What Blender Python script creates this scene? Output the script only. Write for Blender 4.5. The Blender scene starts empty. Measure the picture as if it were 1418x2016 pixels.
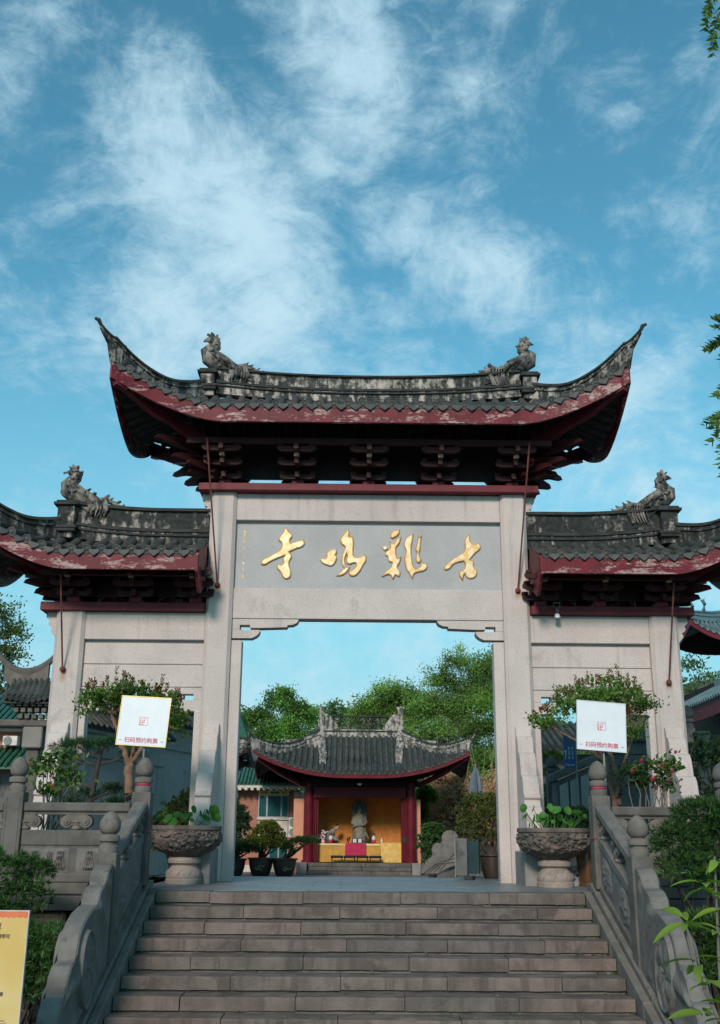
import bpy, bmesh, math, random
import numpy as np
from mathutils import Vector, Matrix, noise as mnoise
random.seed(7); rng = np.random.default_rng(7)
S = bpy.context.scene
COL = S.collection
# ---------------------------------------------------------------- camera
CAMP = (-0.2727, -17.3435, 0.6105); PITCH, YAW, ROLL, FPX = 0.3025, 0.0075, 0.0074, 2073.18
def cam_axes():
    F = Vector((math.sin(YAW)*math.cos(PITCH), math.cos(YAW)*math.cos(PITCH), math.sin(PITCH)))
    R = Vector((math.cos(YAW), -math.sin(YAW), 0)); U = R.cross(F)
    return R*math.cos(ROLL)+U*math.sin(ROLL), -R*math.sin(ROLL)+U*math.cos(ROLL), F
_R, _U, _F = cam_axes()
cam = bpy.data.objects.new('camera', bpy.data.cameras.new('camera'))
COL.objects.link(cam)
cam.matrix_world = Matrix(((_R.x, _U.x, -_F.x, CAMP[0]), (_R.y, _U.y, -_F.y, CAMP[1]), (_R.z, _U.z, -_F.z, CAMP[2]), (0, 0, 0, 1)))
cam.data.sensor_fit = 'VERTICAL'; cam.data.sensor_height = 36.0; cam.data.lens = 36.0*FPX/2016.0
cam.data.clip_start = 0.05; cam.data.clip_end = 3000
S.camera = cam
# ---------------------------------------------------------------- light
SUN_EL, SUN_AZ = math.radians(27), math.radians(194)     # low, behind the camera; azimuth clockwise from +y
S.view_settings.view_transform = 'Standard'; S.view_settings.look = 'None'
S.view_settings.gamma = 1.0; S.view_settings.use_curve_mapping = False
S.view_settings.exposure = 0.56
sun = bpy.data.objects.new('sun', bpy.data.lights.new('sun', 'SUN'))
COL.objects.link(sun)
sun.data.energy = 1.95; sun.data.angle = math.radians(11); sun.data.color = (1.0, 0.84, 0.76)
_sd = Vector((math.sin(SUN_AZ)*math.cos(SUN_EL), math.cos(SUN_AZ)*math.cos(SUN_EL), math.sin(SUN_EL)))
sun.rotation_euler = (-_sd).to_track_quat('-Z', 'Y').to_euler()

class NT:
    """short hand for building node trees"""
    def __init__(s, tree):
        s.t = tree; tree.nodes.clear()
    def n(s, typ, ins=None, **props):
        nd = s.t.nodes.new(typ)
        for k, v in props.items(): setattr(nd, k, v)
        for k, v in (ins or {}).items():
            sk = nd.inputs[k]
            if isinstance(v, bpy.types.NodeSocket): s.t.links.new(v, sk)
            elif v is not None:
                if sk.type == 'RGBA' and len(v) == 3: v = (*v, 1)
                sk.default_value = v
        return nd
    def mix(s, f, a, b, mode='MIX'):
        nd = s.n('ShaderNodeMix', data_type='RGBA', blend_type=mode)
        for i, v in ((0, f), (6, a), (7, b)):
            sk = nd.inputs[i]
            if isinstance(v, bpy.types.NodeSocket): s.t.links.new(v, sk)
            else: sk.default_value = (*v, 1) if i and len(v) == 3 else v
        return nd.outputs[2]
    def math(s, op, a, b=0.0, c=0.0):
        return s.n('ShaderNodeMath', {0: a, 1: b, 2: c}, operation=op).outputs[0]
    def vmath(s, op, a, b=(0, 0, 0)):
        nd = s.n('ShaderNodeVectorMath', {0: a, 1: b}, operation=op)
        return nd.outputs['Value'] if op in ('DOT_PRODUCT', 'LENGTH') else nd.outputs[0]
    def noise(s, vec, scale, detail=4, rough=.55, dist=0.0):
        return s.n('ShaderNodeTexNoise', {'Vector': vec, 'Scale': scale, 'Detail': detail, 'Roughness': rough, 'Distortion': dist}).outputs[0]
    def ramp(s, f, a, b, lo=0.0, hi=1.0, smooth=True):
        return s.n('ShaderNodeMapRange', {0: f, 1: a, 2: b, 3: lo, 4: hi}, interpolation_type='SMOOTHSTEP' if smooth else 'LINEAR').outputs[0]
    def scale(s, vec, v):
        return s.n('ShaderNodeVectorMath', {0: vec, 1: v}, operation='MULTIPLY').outputs[0]

# ---------------------------------------------------------------- sky
W = bpy.data.worlds.new('World'); S.world = W; W.use_nodes = True
w = NT(W.node_tree)
d = w.n('ShaderNodeTexCoord').outputs['Generated']
sky = w.n('ShaderNodeTexSky', sky_type='NISHITA', sun_disc=False, sun_elevation=SUN_EL, sun_rotation=SUN_AZ,
          air_density=1.0, dust_density=0.6, ozone_density=1.6)
sep = w.n('ShaderNodeSeparateXYZ', {0: d})
zc = w.math('MAXIMUM', sep.outputs[2], 0.12)
pl = w.n('ShaderNodeVectorMath', {0: d, 1: w.n('ShaderNodeCombineXYZ', {0: zc, 1: zc, 2: zc}).outputs[0]}, operation='DIVIDE').outputs[0]
wn = w.n('ShaderNodeTexNoise', {'Vector': d, 'Scale': 5.5, 'Detail': 7, 'Roughness': .62}).outputs[1]
wd_ = w.n('ShaderNodeVectorMath', {0: d, 1: w.vmath('MULTIPLY', w.vmath('SUBTRACT', wn, (.5, .5, .5)), (.12, .12, .12))}, operation='ADD').outputs[0]
mask = None
# cloud banks: direction, angular radius, weight
def pxdir(px, py):
    v = _F + _R*((px-709)/FPX) + _U*((1008-py)/FPX)
    return tuple(v.normalized())
for px, py, r, k in ((260, 190, 115, .62), (330, 260, 135, .8), (450, 340, 120, .9), (525, 430, 110, .9), (400, 480, 140, .85), (500, 580, 170, 1.0), (380, 600, 180, .95), (250, 640, 150, .7), (560, 500, 120, .7), (330, 480, 120, .7), (190, 330, 120, .5),
                     (600, 40, 125, .8), (670, 120, 130, .85), (710, 215, 105, .75), (680, 290, 75, .65), (620, 330, 60, .6), (640, 405, 85, .78), (760, 430, 85, .85), (830, 430, 105, .9), (900, 490, 115, .95), (965, 530, 95, .8),
                     (900, 575, 80, .6), (1000, 620, 95, .65), (840, 660, 170, .42), (1230, 800, 190, .8), (1100, 900, 170, .7), (1350, 960, 160, .7), (1240, 228, 26, .5), (1360, 138, 36, .5), (1120, 285, 18, .4), (915, 180, 40, .5),
                     (945, 370, 42, .6), (1350, 480, 110, .15), (1120, 40, 150, .15), (700, 1280, 420, .45), (1150, 560, 130, .3), (600, 620, 150, .6), (470, 380, 520, .32)):
    dp = w.vmath('DOT_PRODUCT', w.vmath('NORMALIZE', wd_), pxdir(px, py))
    a = r/2150.0
    g = w.ramp(dp, math.cos(a*1.25), math.cos(a*.15), 0.0, k)
    mask = g if mask is None else w.math('MAXIMUM', w.math('ADD', w.math('MULTIPLY', w.math('MINIMUM', mask, g), .35), w.math('MAXIMUM', mask, g)), 0)
n1 = w.noise(w.scale(d, (1.0, 1.0, 1.15)), 6.5, 14, .68, .5)
n2 = w.noise(w.scale(d, (1.0, 1.0, 1.9)), 21.0, 12, .70, .6)
nn = w.math('ADD', w.math('MULTIPLY', n1, .68), w.math('MULTIPLY', n2, .32))
dens = w.math('ADD', w.math('MULTIPLY', mask, .54), w.math('SUBTRACT', w.math('MULTIPLY', nn, 3.7), 1.82))
cl = w.ramp(dens, -.08, 1.12)
skyc = w.mix(1.0, sky.outputs[0], (0.84, 1.80, 1.64), 'MULTIPLY')
skyc = w.mix(w.ramp(sep.outputs[2], .02, .50, .92, 0.0), skyc, (3.2, 6.3, 7.7))
lp = w.ramp(sep.outputs[2], 0.10, 0.75, 1.0, 0.0)
cloudc = w.mix(lp, (5.6, 8.1, 9.4), (6.2, 8.4, 9.4))
full = w.mix(w.math('MULTIPLY', cl, .93), skyc, cloudc)
bg = w.n('ShaderNodeBackground', {'Color': full, 'Strength': 0.066})
out = w.n('ShaderNodeOutputWorld', {'Surface': bg.outputs[0]})

# ---------------------------------------------------------------- materials
def new_mat(name):
    m = bpy.data.materials.new(name); m.use_nodes = True
    t = NT(m.node_tree); return m, t
def finish(t, col, rough=.8, bump=None, bstr=.3, bdist=.01, spec=.3, **kw):
    ins = {'Base Color': col, 'Roughness': rough, 'Specular IOR Level': spec}; ins.update(kw)
    if bump is not None:
        ins['Normal'] = t.n('ShaderNodeBump', {'Strength': bstr, 'Distance': bdist, 'Height': bump}).outputs[0]
    b = t.n('ShaderNodeBsdfPrincipled', ins)
    t.n('ShaderNodeOutputMaterial', {'Surface': b.outputs[0]})
def stone(name, c1, c2, scale=2.5, speck=None, stain=None, streak=None, rough=.85, bstr=.35, bscale=45, bdist=.006, objvar=0.0, spec=.25):
    m, t = new_mat(name)
    p = t.n('ShaderNodeNewGeometry').outputs['Position']
    col = t.mix(t.ramp(t.noise(p, scale, 6, .6), .35, .65), c1, c2)
    if objvar:
        rnd = t.n('ShaderNodeObjectInfo').outputs['Random']
        v = t.math('ADD', t.math('MULTIPLY', rnd, objvar), 1-objvar/2)
        cv = t.n('ShaderNodeCombineXYZ', {0: v, 1: t.math('MULTIPLY', t.math('ADD', v, 1.0), .5), 2: t.math('MULTIPLY', t.math('ADD', v, 1.0), .5)}).outputs[0]
        col = t.mix(1.0, col, cv, 'MULTIPLY')
    if speck:
        for sc, sp, th, am in speck:
            col = t.mix(t.ramp(t.noise(p, sp, 2, .7), th, th+.10, 0, am), col, sc)
    if streak:
        for sc, th, am in streak:
            col = t.mix(t.ramp(t.noise(t.scale(p, (7, 7, .55)), 1.0, 6, .6), th, th+.22, 0, am), col, sc)
    if stain:
        for sc, ssc, th, am in stain:
            col = t.mix(t.ramp(t.noise(p, ssc, 8, .68, .4), th, th+.10, 0, am), col, sc)
    b = t.noise(p, bscale, 5, .6)
    finish(t, col, rough, b, bstr, bdist, spec)
    return m
def rust_spots(mat, pts):
    """rust runs on the stone below the feet of the iron rods"""
    t = NT.__new__(NT); t.t = mat.node_tree
    b = [n for n in t.t.nodes if n.type == 'BSDF_PRINCIPLED'][0]; src = b.inputs['Base Color'].links[0].from_socket
    p = t.n('ShaderNodeNewGeometry').outputs['Position']; q = t.n('ShaderNodeSeparateXYZ', {0: p})
    nz = t.noise(t.scale(p, (14, 14, 3)), 1.0, 5, .6)
    for (x, z, h) in pts:
        dx = t.math('ABSOLUTE', t.math('SUBTRACT', q.outputs[0], x)); dz = t.math('SUBTRACT', z+.03, q.outputs[2])
        m = t.math('MULTIPLY', t.ramp(dx, .02, .085, 1, 0), t.math('MULTIPLY', t.ramp(dz, 0, .03), t.ramp(dz, .05, h, 1, 0)))
        src = t.mix(t.math('MULTIPLY', m, t.ramp(nz, .35, .6, .25, .95)), src, (.36, .17, .06))
    t.t.links.new(src, b.inputs['Base Color'])
def plain(name, c, rough=.6, var=.15, scale=6, spec=.3, bstr=.15, **kw):
    m, t = new_mat(name)
    p = t.n('ShaderNodeNewGeometry').outputs['Position']
    n = t.noise(p, scale, 5, .6)
    col = t.mix(t.ramp(n, .3, .7), tuple(x*(1-var) for x in c), tuple(min(1, x*(1+var)) for x in c))
    finish(t, col, rough, t.noise(p, scale*9, 4), bstr, .004, spec, **kw)
    return m
def foliage(name, cols, trans=.35, rough=.55, clump=.9, cs=1.1):
    m, t = new_mat(name)
    g = t.n('ShaderNodeNewGeometry')
    r = g.outputs['Random Per Island']
    col = t.mix(t.ramp(r, 0.0, .55), cols[0], cols[1])
    col = t.mix(t.ramp(r, .62, 1.0), col, cols[2])
    nz = t.ramp(t.noise(g.outputs['Position'], cs, 3, .5), .3, .7, 1-clump*.38, 1+clump*.38)
    cv = t.n('ShaderNodeCombineXYZ', {0: nz, 1: nz, 2: nz}).outputs[0]
    col = t.mix(1.0, col, cv, 'MULTIPLY')
    b = t.n('ShaderNodeBsdfPrincipled', {'Base Color': col, 'Roughness': rough, 'Specular IOR Level': .25})
    tr = t.n('ShaderNodeBsdfTranslucent', {'Color': t.mix(1.0, col, (1.25, 1.35, .6), 'MULTIPLY')})
    mx = t.n('ShaderNodeMixShader', {0: trans, 1: b.outputs[0], 2: tr.outputs[0]})
    t.n('ShaderNodeOutputMaterial', {'Surface': mx.outputs[0]})
    return m
MAT = {}
MAT['granite'] = stone('pink_granite', (.49, .425, .395), (.56, .485, .45), 1.1,
    speck=[((.25, .225, .21), 55, .57, .6), ((.70, .62, .58), 46, .60, .55), ((.16, .15, .15), 9, .80, .7)],
    stain=[((.33, .28, .25), .8, .58, .55), ((.26, .255, .245), 2.7, .68, .65)], streak=[((.30, .26, .235), .54, .6), ((.62, .55, .50), .66, .35)], bscale=120, bstr=.4)
rust_spots(MAT['granite'], [(-2.51, 4.655, .34), (2.495, 4.605, .22), (-4.945, 3.23, .30), (4.89, 3.10, .20)])
MAT['granite_grey'] = stone('grey_granite', (.37, .365, .365), (.42, .41, .405), 1.5,
    speck=[((.20, .20, .20), 48, .60, .7), ((.60, .58, .56), 42, .62, .55)], stain=[((.30, .27, .25), 2.2, .66, .5)], streak=[((.30, .29, .285), .6, .4)], bscale=120, bstr=.4)
MAT['granite_dark'] = stone('grey_plinth_stone', (.21, .20, .19), (.26, .25, .235), 2, speck=[((.10, .10, .10), 80, .6, .6)], stain=[((.12, .115, .10), 1.8, .58, .5)])
MAT['old_stone'] = stone('weathered_stone', (.095, .088, .078), (.142, .132, .118), 3, stain=[((.07, .068, .06), 2.4, .56, .6), ((.34, .32, .29), 7, .66, .45)],
    streak=[((.08, .078, .07), .52, .65)], bstr=.55, bscale=35, bdist=.01)
MAT['finial_stone'] = stone('carved_finial_stone', (.12, .107, .094), (.175, .156, .137), 5, stain=[((.09, .085, .075), 6, .56, .6)], bstr=.5, bscale=40)
MAT['panel_stone'] = stone('carved_panel_stone', (.14, .131, .118), (.19, .178, .162), 4, stain=[((.075, .075, .07), 5, .55, .6)], bstr=.7, bscale=60, bdist=.012)
MAT['step'] = stone('step_stone', (.118, .097, .084), (.172, .141, .123), 3.2, streak=[((.075, .060, .052), .48, .85), ((.33, .29, .265), .62, .55)],
    stain=[((.075, .062, .054), 2.1, .55, .75), ((.36, .32, .295), 8, .66, .6)], objvar=.20, bstr=.7, bscale=26, bdist=.014)
MAT['curb'] = stone('curb_stone', (.13, .12, .105), (.18, .165, .145), 3, stain=[((.06, .056, .05), 2.5, .56, .6)], bstr=.5, bscale=35, bdist=.01)
MAT['paving'] = stone('paving_stone', (.15, .155, .155), (.20, .205, .20), 2, stain=[((.09, .095, .095), 3, .58, .5)], rough=.42, bstr=.25, bscale=25, objvar=.25, spec=.45)
MAT['rubble'] = stone('rubble_stone', (.14, .115, .09), (.24, .20, .16), 3, stain=[((.05, .045, .04), 4, .55, .7)], bstr=.9, bscale=14, bdist=.03, objvar=.5)
MAT['teal_wall'] = stone('blue_grey_plaster', (.27, .29, .27), (.33, .345, .32), 1.2, streak=[((.10, .12, .125), .53, .5)], stain=[((.11, .12, .115), 2.2, .6, .5)], bstr=.2, bscale=30)
MAT['dark_stone'] = stone('dark_wall_stone', (.095, .10, .098), (.145, .15, .145), 2, stain=[((.045, .05, .045), 3, .55, .6)], streak=[((.05, .055, .05), .55, .5)], bstr=.6, bscale=20, bdist=.015)
MAT['tile'] = stone('grey_roof_tile', (.040, .044, .042), (.068, .071, .066), 8, stain=[((.10, .098, .088), 3.1, .56, .8), ((.028, .032, .03), 5, .58, .7)], rough=.62, bstr=.4, bscale=60, objvar=.55, spec=.4)
MAT['tile_pan'] = stone('grey_pan_tile', (.036, .038, .036), (.058, .06, .056), 6, stain=[((.085, .083, .072), 9, .6, .5)], rough=.75, bstr=.6, bscale=40)
MAT['tile_shrine'] = stone('shrine_roof_tile', (.034, .045, .042), (.066, .078, .071), 3, stain=[((.36, .34, .31), 10, .61, .9), ((.035, .042, .04), 4, .56, .7)], rough=.7, bstr=.4, bscale=30, objvar=.35)
MAT['green_tile'] = stone('green_glazed_tile', (.022, .085, .05), (.035, .12, .075), 3, stain=[((.02, .05, .035), 2, .55, .5)], rough=.35, spec=.5, objvar=.3)
MAT['cyan_tile'] = stone('blue_green_tile', (.09, .15, .16), (.14, .21, .215), 3, stain=[((.06, .10, .10), 2, .55, .5)], rough=.4, spec=.5)
def plaster(name, white, mould, th, sc=2.6):
    m, t = new_mat(name)
    p = t.n('ShaderNodeNewGeometry').outputs['Position']
    a = t.math('ADD', t.math('MULTIPLY', t.noise(t.scale(p, (1, 1, .6)), sc, 10, .72, .5), .62), t.math('MULTIPLY', t.noise(t.scale(p, (9, 9, .9)), 1.0, 6, .6), .38))
    b = t.noise(p, 9.0, 6, .7)
    f = t.ramp(t.math('ADD', t.math('MULTIPLY', a, .72), t.math('MULTIPLY', b, .28)), th-.055, th+.045)
    w_ = t.mix(t.ramp(t.noise(p, 5, 5), .3, .7), white, tuple(x*.68 for x in white))
    k_ = t.mix(t.ramp(t.noise(p, 11, 5), .3, .7), mould, tuple(x*1.9 for x in mould))
    finish(t, t.mix(f, w_, k_), .85, b, .6, .012, .2)
    return m
MAT['plaster'] = plaster('mouldy_ridge_plaster', (.50, .44, .385), (.024, .027, .025), .478)
MAT['plaster_dark'] = plaster('blackened_ridge_plaster', (.42, .37, .32), (.020, .023, .022), .455)
MAT['plaster_pale'] = plaster('pale_ridge_plaster', (.46, .42, .375), (.045, .047, .043), .505, 4)
MAT['ridge_cap'] = stone('dark_ridge_cap', (.026, .028, .026), (.05, .052, .048), 5, stain=[((.22, .20, .17), 6, .66, .7)], bstr=.4)
MAT['bird'] = plaster('weathered_bird_plaster', (.30, .27, .235), (.035, .036, .034), .50, 6)
def redpaint(name, red, peel, th, am=1.0, rough=.5):
    m, t = new_mat(name)
    p = t.n('ShaderNodeNewGeometry').outputs['Position']
    a = t.math('ADD', t.math('MULTIPLY', t.noise(t.scale(p, (.45, .8, 1.8)), 4.2, 10, .72, .3), .75), t.math('MULTIPLY', t.noise(t.scale(p, (2, 2, 3)), 9, 6, .7), .25))
    f = t.ramp(a, th-.012, th+.03, 0, am)
    r_ = t.mix(t.ramp(t.noise(p, 3, 5), .3, .7), tuple(x*.8 for x in red), tuple(x*1.2 for x in red))
    pl_ = t.mix(t.ramp(t.noise(p, 14, 5), .3, .7), peel, tuple(x*.65 for x in peel))
    finish(t, t.mix(f, r_, pl_), rough, t.math('SUBTRACT', t.noise(p, 30, 4), t.math('MULTIPLY', f, .8)), .35, .006, .2)
    return m
MAT['red_peel'] = redpaint('peeling_red_paint', (.128, .012, .020), (.44, .28, .255), .534)
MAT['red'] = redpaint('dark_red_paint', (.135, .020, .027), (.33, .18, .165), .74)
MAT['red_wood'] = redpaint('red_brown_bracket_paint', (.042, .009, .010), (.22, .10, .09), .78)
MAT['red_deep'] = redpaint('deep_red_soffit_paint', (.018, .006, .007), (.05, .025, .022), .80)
MAT['shrine_red'] = redpaint('shrine_red_paint', (.115, .011, .019), (.35, .2, .19), .76, rough=.35)
MAT['bracket_end'] = plain('bare_bracket_end', (.38, .27, .17), .8)
MAT['iron'] = stone('rusty_iron', (.10, .035, .028), (.16, .06, .045), 6, rough=.7)
MAT['dark_metal'] = plain('dark_metal', (.03, .032, .033), .4)
MAT['steel'] = plain('painted_steel', (.20, .21, .20), .45)
MAT['glass_dark'] = plain('dark_glass', (.02, .035, .04), .12, spec=.6)
m_, t_ = new_mat('gold_leaf')
p_ = t_.n('ShaderNodeNewGeometry').outputs['Position']
v_ = t_.n('ShaderNodeTexVoronoi', {'Vector': p_, 'Scale': 13.0}, feature='F1').outputs['Color']
f_ = t_.n('ShaderNodeSeparateColor', {0: v_}).outputs[0]
gc = t_.mix(t_.ramp(f_, .2, .9), (.60, .39, .15), (.70, .54, .34))
gc = t_.mix(t_.ramp(t_.noise(p_, 9, 5), .58, .70, 0, .7), gc, (.80, .66, .50))
finish(t_, gc, .42, t_.noise(p_, 40, 4), .3, .004, .5, **{'Metallic': .3})
MAT['gold'] = m_
MAT['gold_edge'] = plain('gold_edge_ochre', (.42, .19, .05), .5)
MAT['white_board'] = plain('white_sign_board', (.70, .73, .76), .35, var=.03, bstr=.02)
MAT['gold_frame'] = plain('brass_frame', (.55, .40, .12), .35, Metallic=.6)
MAT['sign_red'] = plain('sign_red_print', (.50, .045, .11), .5)
MAT['seal_red'] = plain('seal_red_print', (.60, .16, .20), .5)
MAT['sign_ink'] = plain('sign_grey_print', (.10, .07, .05), .5)
MAT['planter'] = stone('carved_planter_stone', (.088, .076, .066), (.165, .135, .114), 4, stain=[((.075, .075, .07), 3.2, .52, .75), ((.40, .33, .28), 8, .66, .5)], bstr=.7, bscale=30, bdist=.015)
MAT['planter_base'] = stone('pale_planter_base', (.26, .21, .18), (.36, .29, .25), 4, stain=[((.14, .12, .105), 3, .54, .65), ((.45, .28, .13), 5, .68, .5)], bstr=.4)
MAT['soil'] = stone('dark_soil', (.035, .028, .02), (.06, .048, .035), 6, bstr=1, bscale=20, bdist=.03)
MAT['bark'] = stone('crape_myrtle_bark', (.155, .09, .06), (.24, .15, .10), 7, stain=[((.09, .06, .045), 6, .52, .7)], bstr=.8, bscale=25, bdist=.012)
MAT['bark_dark'] = stone('dark_bark', (.035, .030, .026), (.065, .055, .046), 7, bstr=.9, bscale=20, bdist=.015)
MAT['bark_grey'] = stone('grey_bark', (.12, .115, .095), (.18, .17, .145), 5, bstr=.8, bscale=20, bdist=.015)
MAT['leaf_myrtle'] = foliage('myrtle_leaves', [(0.049, 0.119, 0.022), (0.084, 0.168, 0.031), (0.140, 0.210, 0.042)], .3)
MAT['leaf_young'] = foliage('young_red_leaves', [(0.130, 0.100, 0.030), (0.140, 0.055, 0.025), (0.170, 0.140, 0.040)], .35)
MAT['leaf_camellia'] = foliage('camellia_leaves', [(0.034, 0.081, 0.022), (0.061, 0.121, 0.027), (0.121, 0.162, 0.034)], .2, .35)
MAT['leaf_pine'] = foliage('dark_pine_needles', [(0.020, 0.056, 0.025), (0.027, 0.075, 0.030), (0.044, 0.094, 0.035)], .15)
MAT['leaf_podo'] = foliage('yew_needles', [(0.028, 0.077, 0.025), (0.049, 0.119, 0.031), (0.091, 0.182, 0.042)], .25)
MAT['leaf_lotus'] = foliage('lotus_leaves', [(0.050, 0.176, 0.033), (0.077, 0.220, 0.044), (0.176, 0.286, 0.066)], .35)
MAT['leaf_bright'] = foliage('bright_branch_leaves', [(.19, .33, .05), (.26, .40, .06), (.34, .42, .09)], .4)
MAT['leaf_hang'] = foliage('hanging_leaves', [(0.056, 0.120, 0.029), (0.080, 0.160, 0.032), (0.136, 0.208, 0.048)], .35)
MAT['leaf_tree'] = foliage('broad_tree_leaves', [(0.085, 0.209, 0.042), (0.133, 0.285, 0.053), (0.209, 0.380, 0.076)], .35, cs=.6, clump=1.5)
MAT['leaf_feather'] = foliage('feathery_tree_leaves', [(0.095, 0.199, 0.046), (0.162, 0.285, 0.061), (0.228, 0.351, 0.085)], .35, cs=.5, clump=1.5)
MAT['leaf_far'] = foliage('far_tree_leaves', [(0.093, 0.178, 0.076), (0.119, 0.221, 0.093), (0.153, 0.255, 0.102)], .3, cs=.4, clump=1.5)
MAT['leaf_left'] = foliage('small_tree_leaves', [(0.063, 0.119, 0.031), (0.098, 0.161, 0.039), (0.154, 0.182, 0.056)], .35)
MAT['leaf_olive'] = foliage('olive_box_leaves', [(0.084, 0.119, 0.025), (0.140, 0.168, 0.034), (0.238, 0.224, 0.049)], .25, cs=2.5)
MAT['leaf_cypress'] = foliage('cypress_sprays', [(0.061, 0.088, 0.024), (0.095, 0.121, 0.030), (0.135, 0.149, 0.041)], .2, cs=2.5)
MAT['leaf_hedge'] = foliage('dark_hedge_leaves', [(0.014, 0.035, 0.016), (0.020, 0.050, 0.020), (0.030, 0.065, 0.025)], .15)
MAT['dry'] = foliage('dry_bamboo_leaves', [(.36, .20, .11), (.48, .29, .17), (.58, .40, .25)], .3, cs=.8)
MAT['bamboo'] = plain('bamboo_cane', (.20, .21, .08), .5)
MAT['petal_red'] = plain('camellia_petals', (.42, .03, .06), .6)
MAT['petal_dry'] = plain('faded_petals', (.32, .10, .06), .7)
MAT['petal_pink'] = plain('pink_petals', (.68, .42, .50), .6)
MAT['petal_white'] = plain('white_petals', (.75, .72, .68), .6)
MAT['porcelain'] = plain('white_porcelain', (.55, .57, .58), .15, var=.04)
MAT['cobalt'] = plain('cobalt_glaze', (.015, .04, .10), .15)
MAT['brown_glaze'] = stone('brown_glazed_jar', (.10, .05, .025), (.26, .135, .05), 4, rough=.25, spec=.5)
MAT['pot_brown'] = stone('brown_bonsai_pot', (.045, .030, .024), (.075, .05, .04), 3, rough=.35, spec=.5)
MAT['brick'] = plain('red_brick', (.36, .165, .11), .85)
MAT['peach'] = plain('peach_render', (.58, .27, .175), .85, var=.06)
MAT['pink_wall'] = plain('pink_render', (.55, .24, .17), .85, var=.06)
MAT['ochre'] = plain('ochre_wall', (.62, .24, .055), .8, var=.12)
MAT['cream'] = plain('cream_trim', (.55, .50, .44), .7)
MAT['frame_grey'] = plain('grey_window_frame', (.30, .36, .40), .4)
MAT['pane'] = plain('teal_window_glass', (.02, .085, .085), .12, spec=.6)
MAT['beige_unit'] = plain('white_unit_casing', (.62, .60, .55), .5)
MAT['yellow_cloth'] = plain('yellow_altar_cloth', (.50, .265, .05), .7)
MAT['yellow_pale'] = plain('pale_yellow_cloth', (.66, .42, .12), .7)
MAT['gold_trim'] = plain('gold_brocade', (.70, .52, .24), .5)
MAT['magenta'] = plain('crimson_altar_cloth', (.42, .02, .07), .7)
MAT['statue'] = stone('pale_statue_stone', (.14, .13, .105), (.23, .21, .165), 5, stain=[((.09, .085, .07), 6, .55, .7)], bstr=.5, bscale=25)
MAT['bench'] = plain('black_lacquer', (.016, .014, .012), .3)
MAT['robe'] = plain('grey_robe', (.21, .225, .22), .8)
MAT['skin'] = plain('skin', (.45, .25, .18), .6)
MAT['hair'] = plain('dark_hair', (.02, .016, .014), .7)
MAT['sign_yellow'] = None
m_, t_ = new_mat('yellow_printed_poster')
p_ = t_.n('ShaderNodeNewGeometry').outputs['Position']
sz_ = t_.n('ShaderNodeSeparateXYZ', {0: p_}).outputs[2]
c_ = t_.mix(t_.ramp(t_.noise(p_, 2.2, 3), .35, .65), (.60, .42, .13), (.64, .50, .24))
c_ = t_.mix(t_.ramp(t_.noise(p_, 3.1, 3), .55, .75, 0, .6), c_, (.72, .40, .20))
finish(t_, c_, .4)
MAT['sign_yellow'] = m_
MAT['sign_orange'] = plain('orange_print', (.62, .16, .07), .45)
MAT['blue_sign'] = plain('blue_notice_board', (.012, .07, .19), .35)
MAT['blue_print'] = plain('pale_blue_print', (.36, .55, .66), .5)
MAT['umbrella'] = plain('grey_blue_umbrella_cloth', (.11, .14, .17), .7)
MAT['ground'] = stone('dark_ground', (.08, .075, .065), (.12, .11, .095), .8, bstr=.5, bscale=8)
MAT['court'] = stone('courtyard_paving', (.16, .16, .155), (.20, .20, .19), .8, rough=.6, bstr=.3, bscale=10)
MAT['grass'] = stone('hillside_soil', (.05, .06, .025), (.085, .08, .04), .6, bstr=.6, bscale=5)
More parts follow.
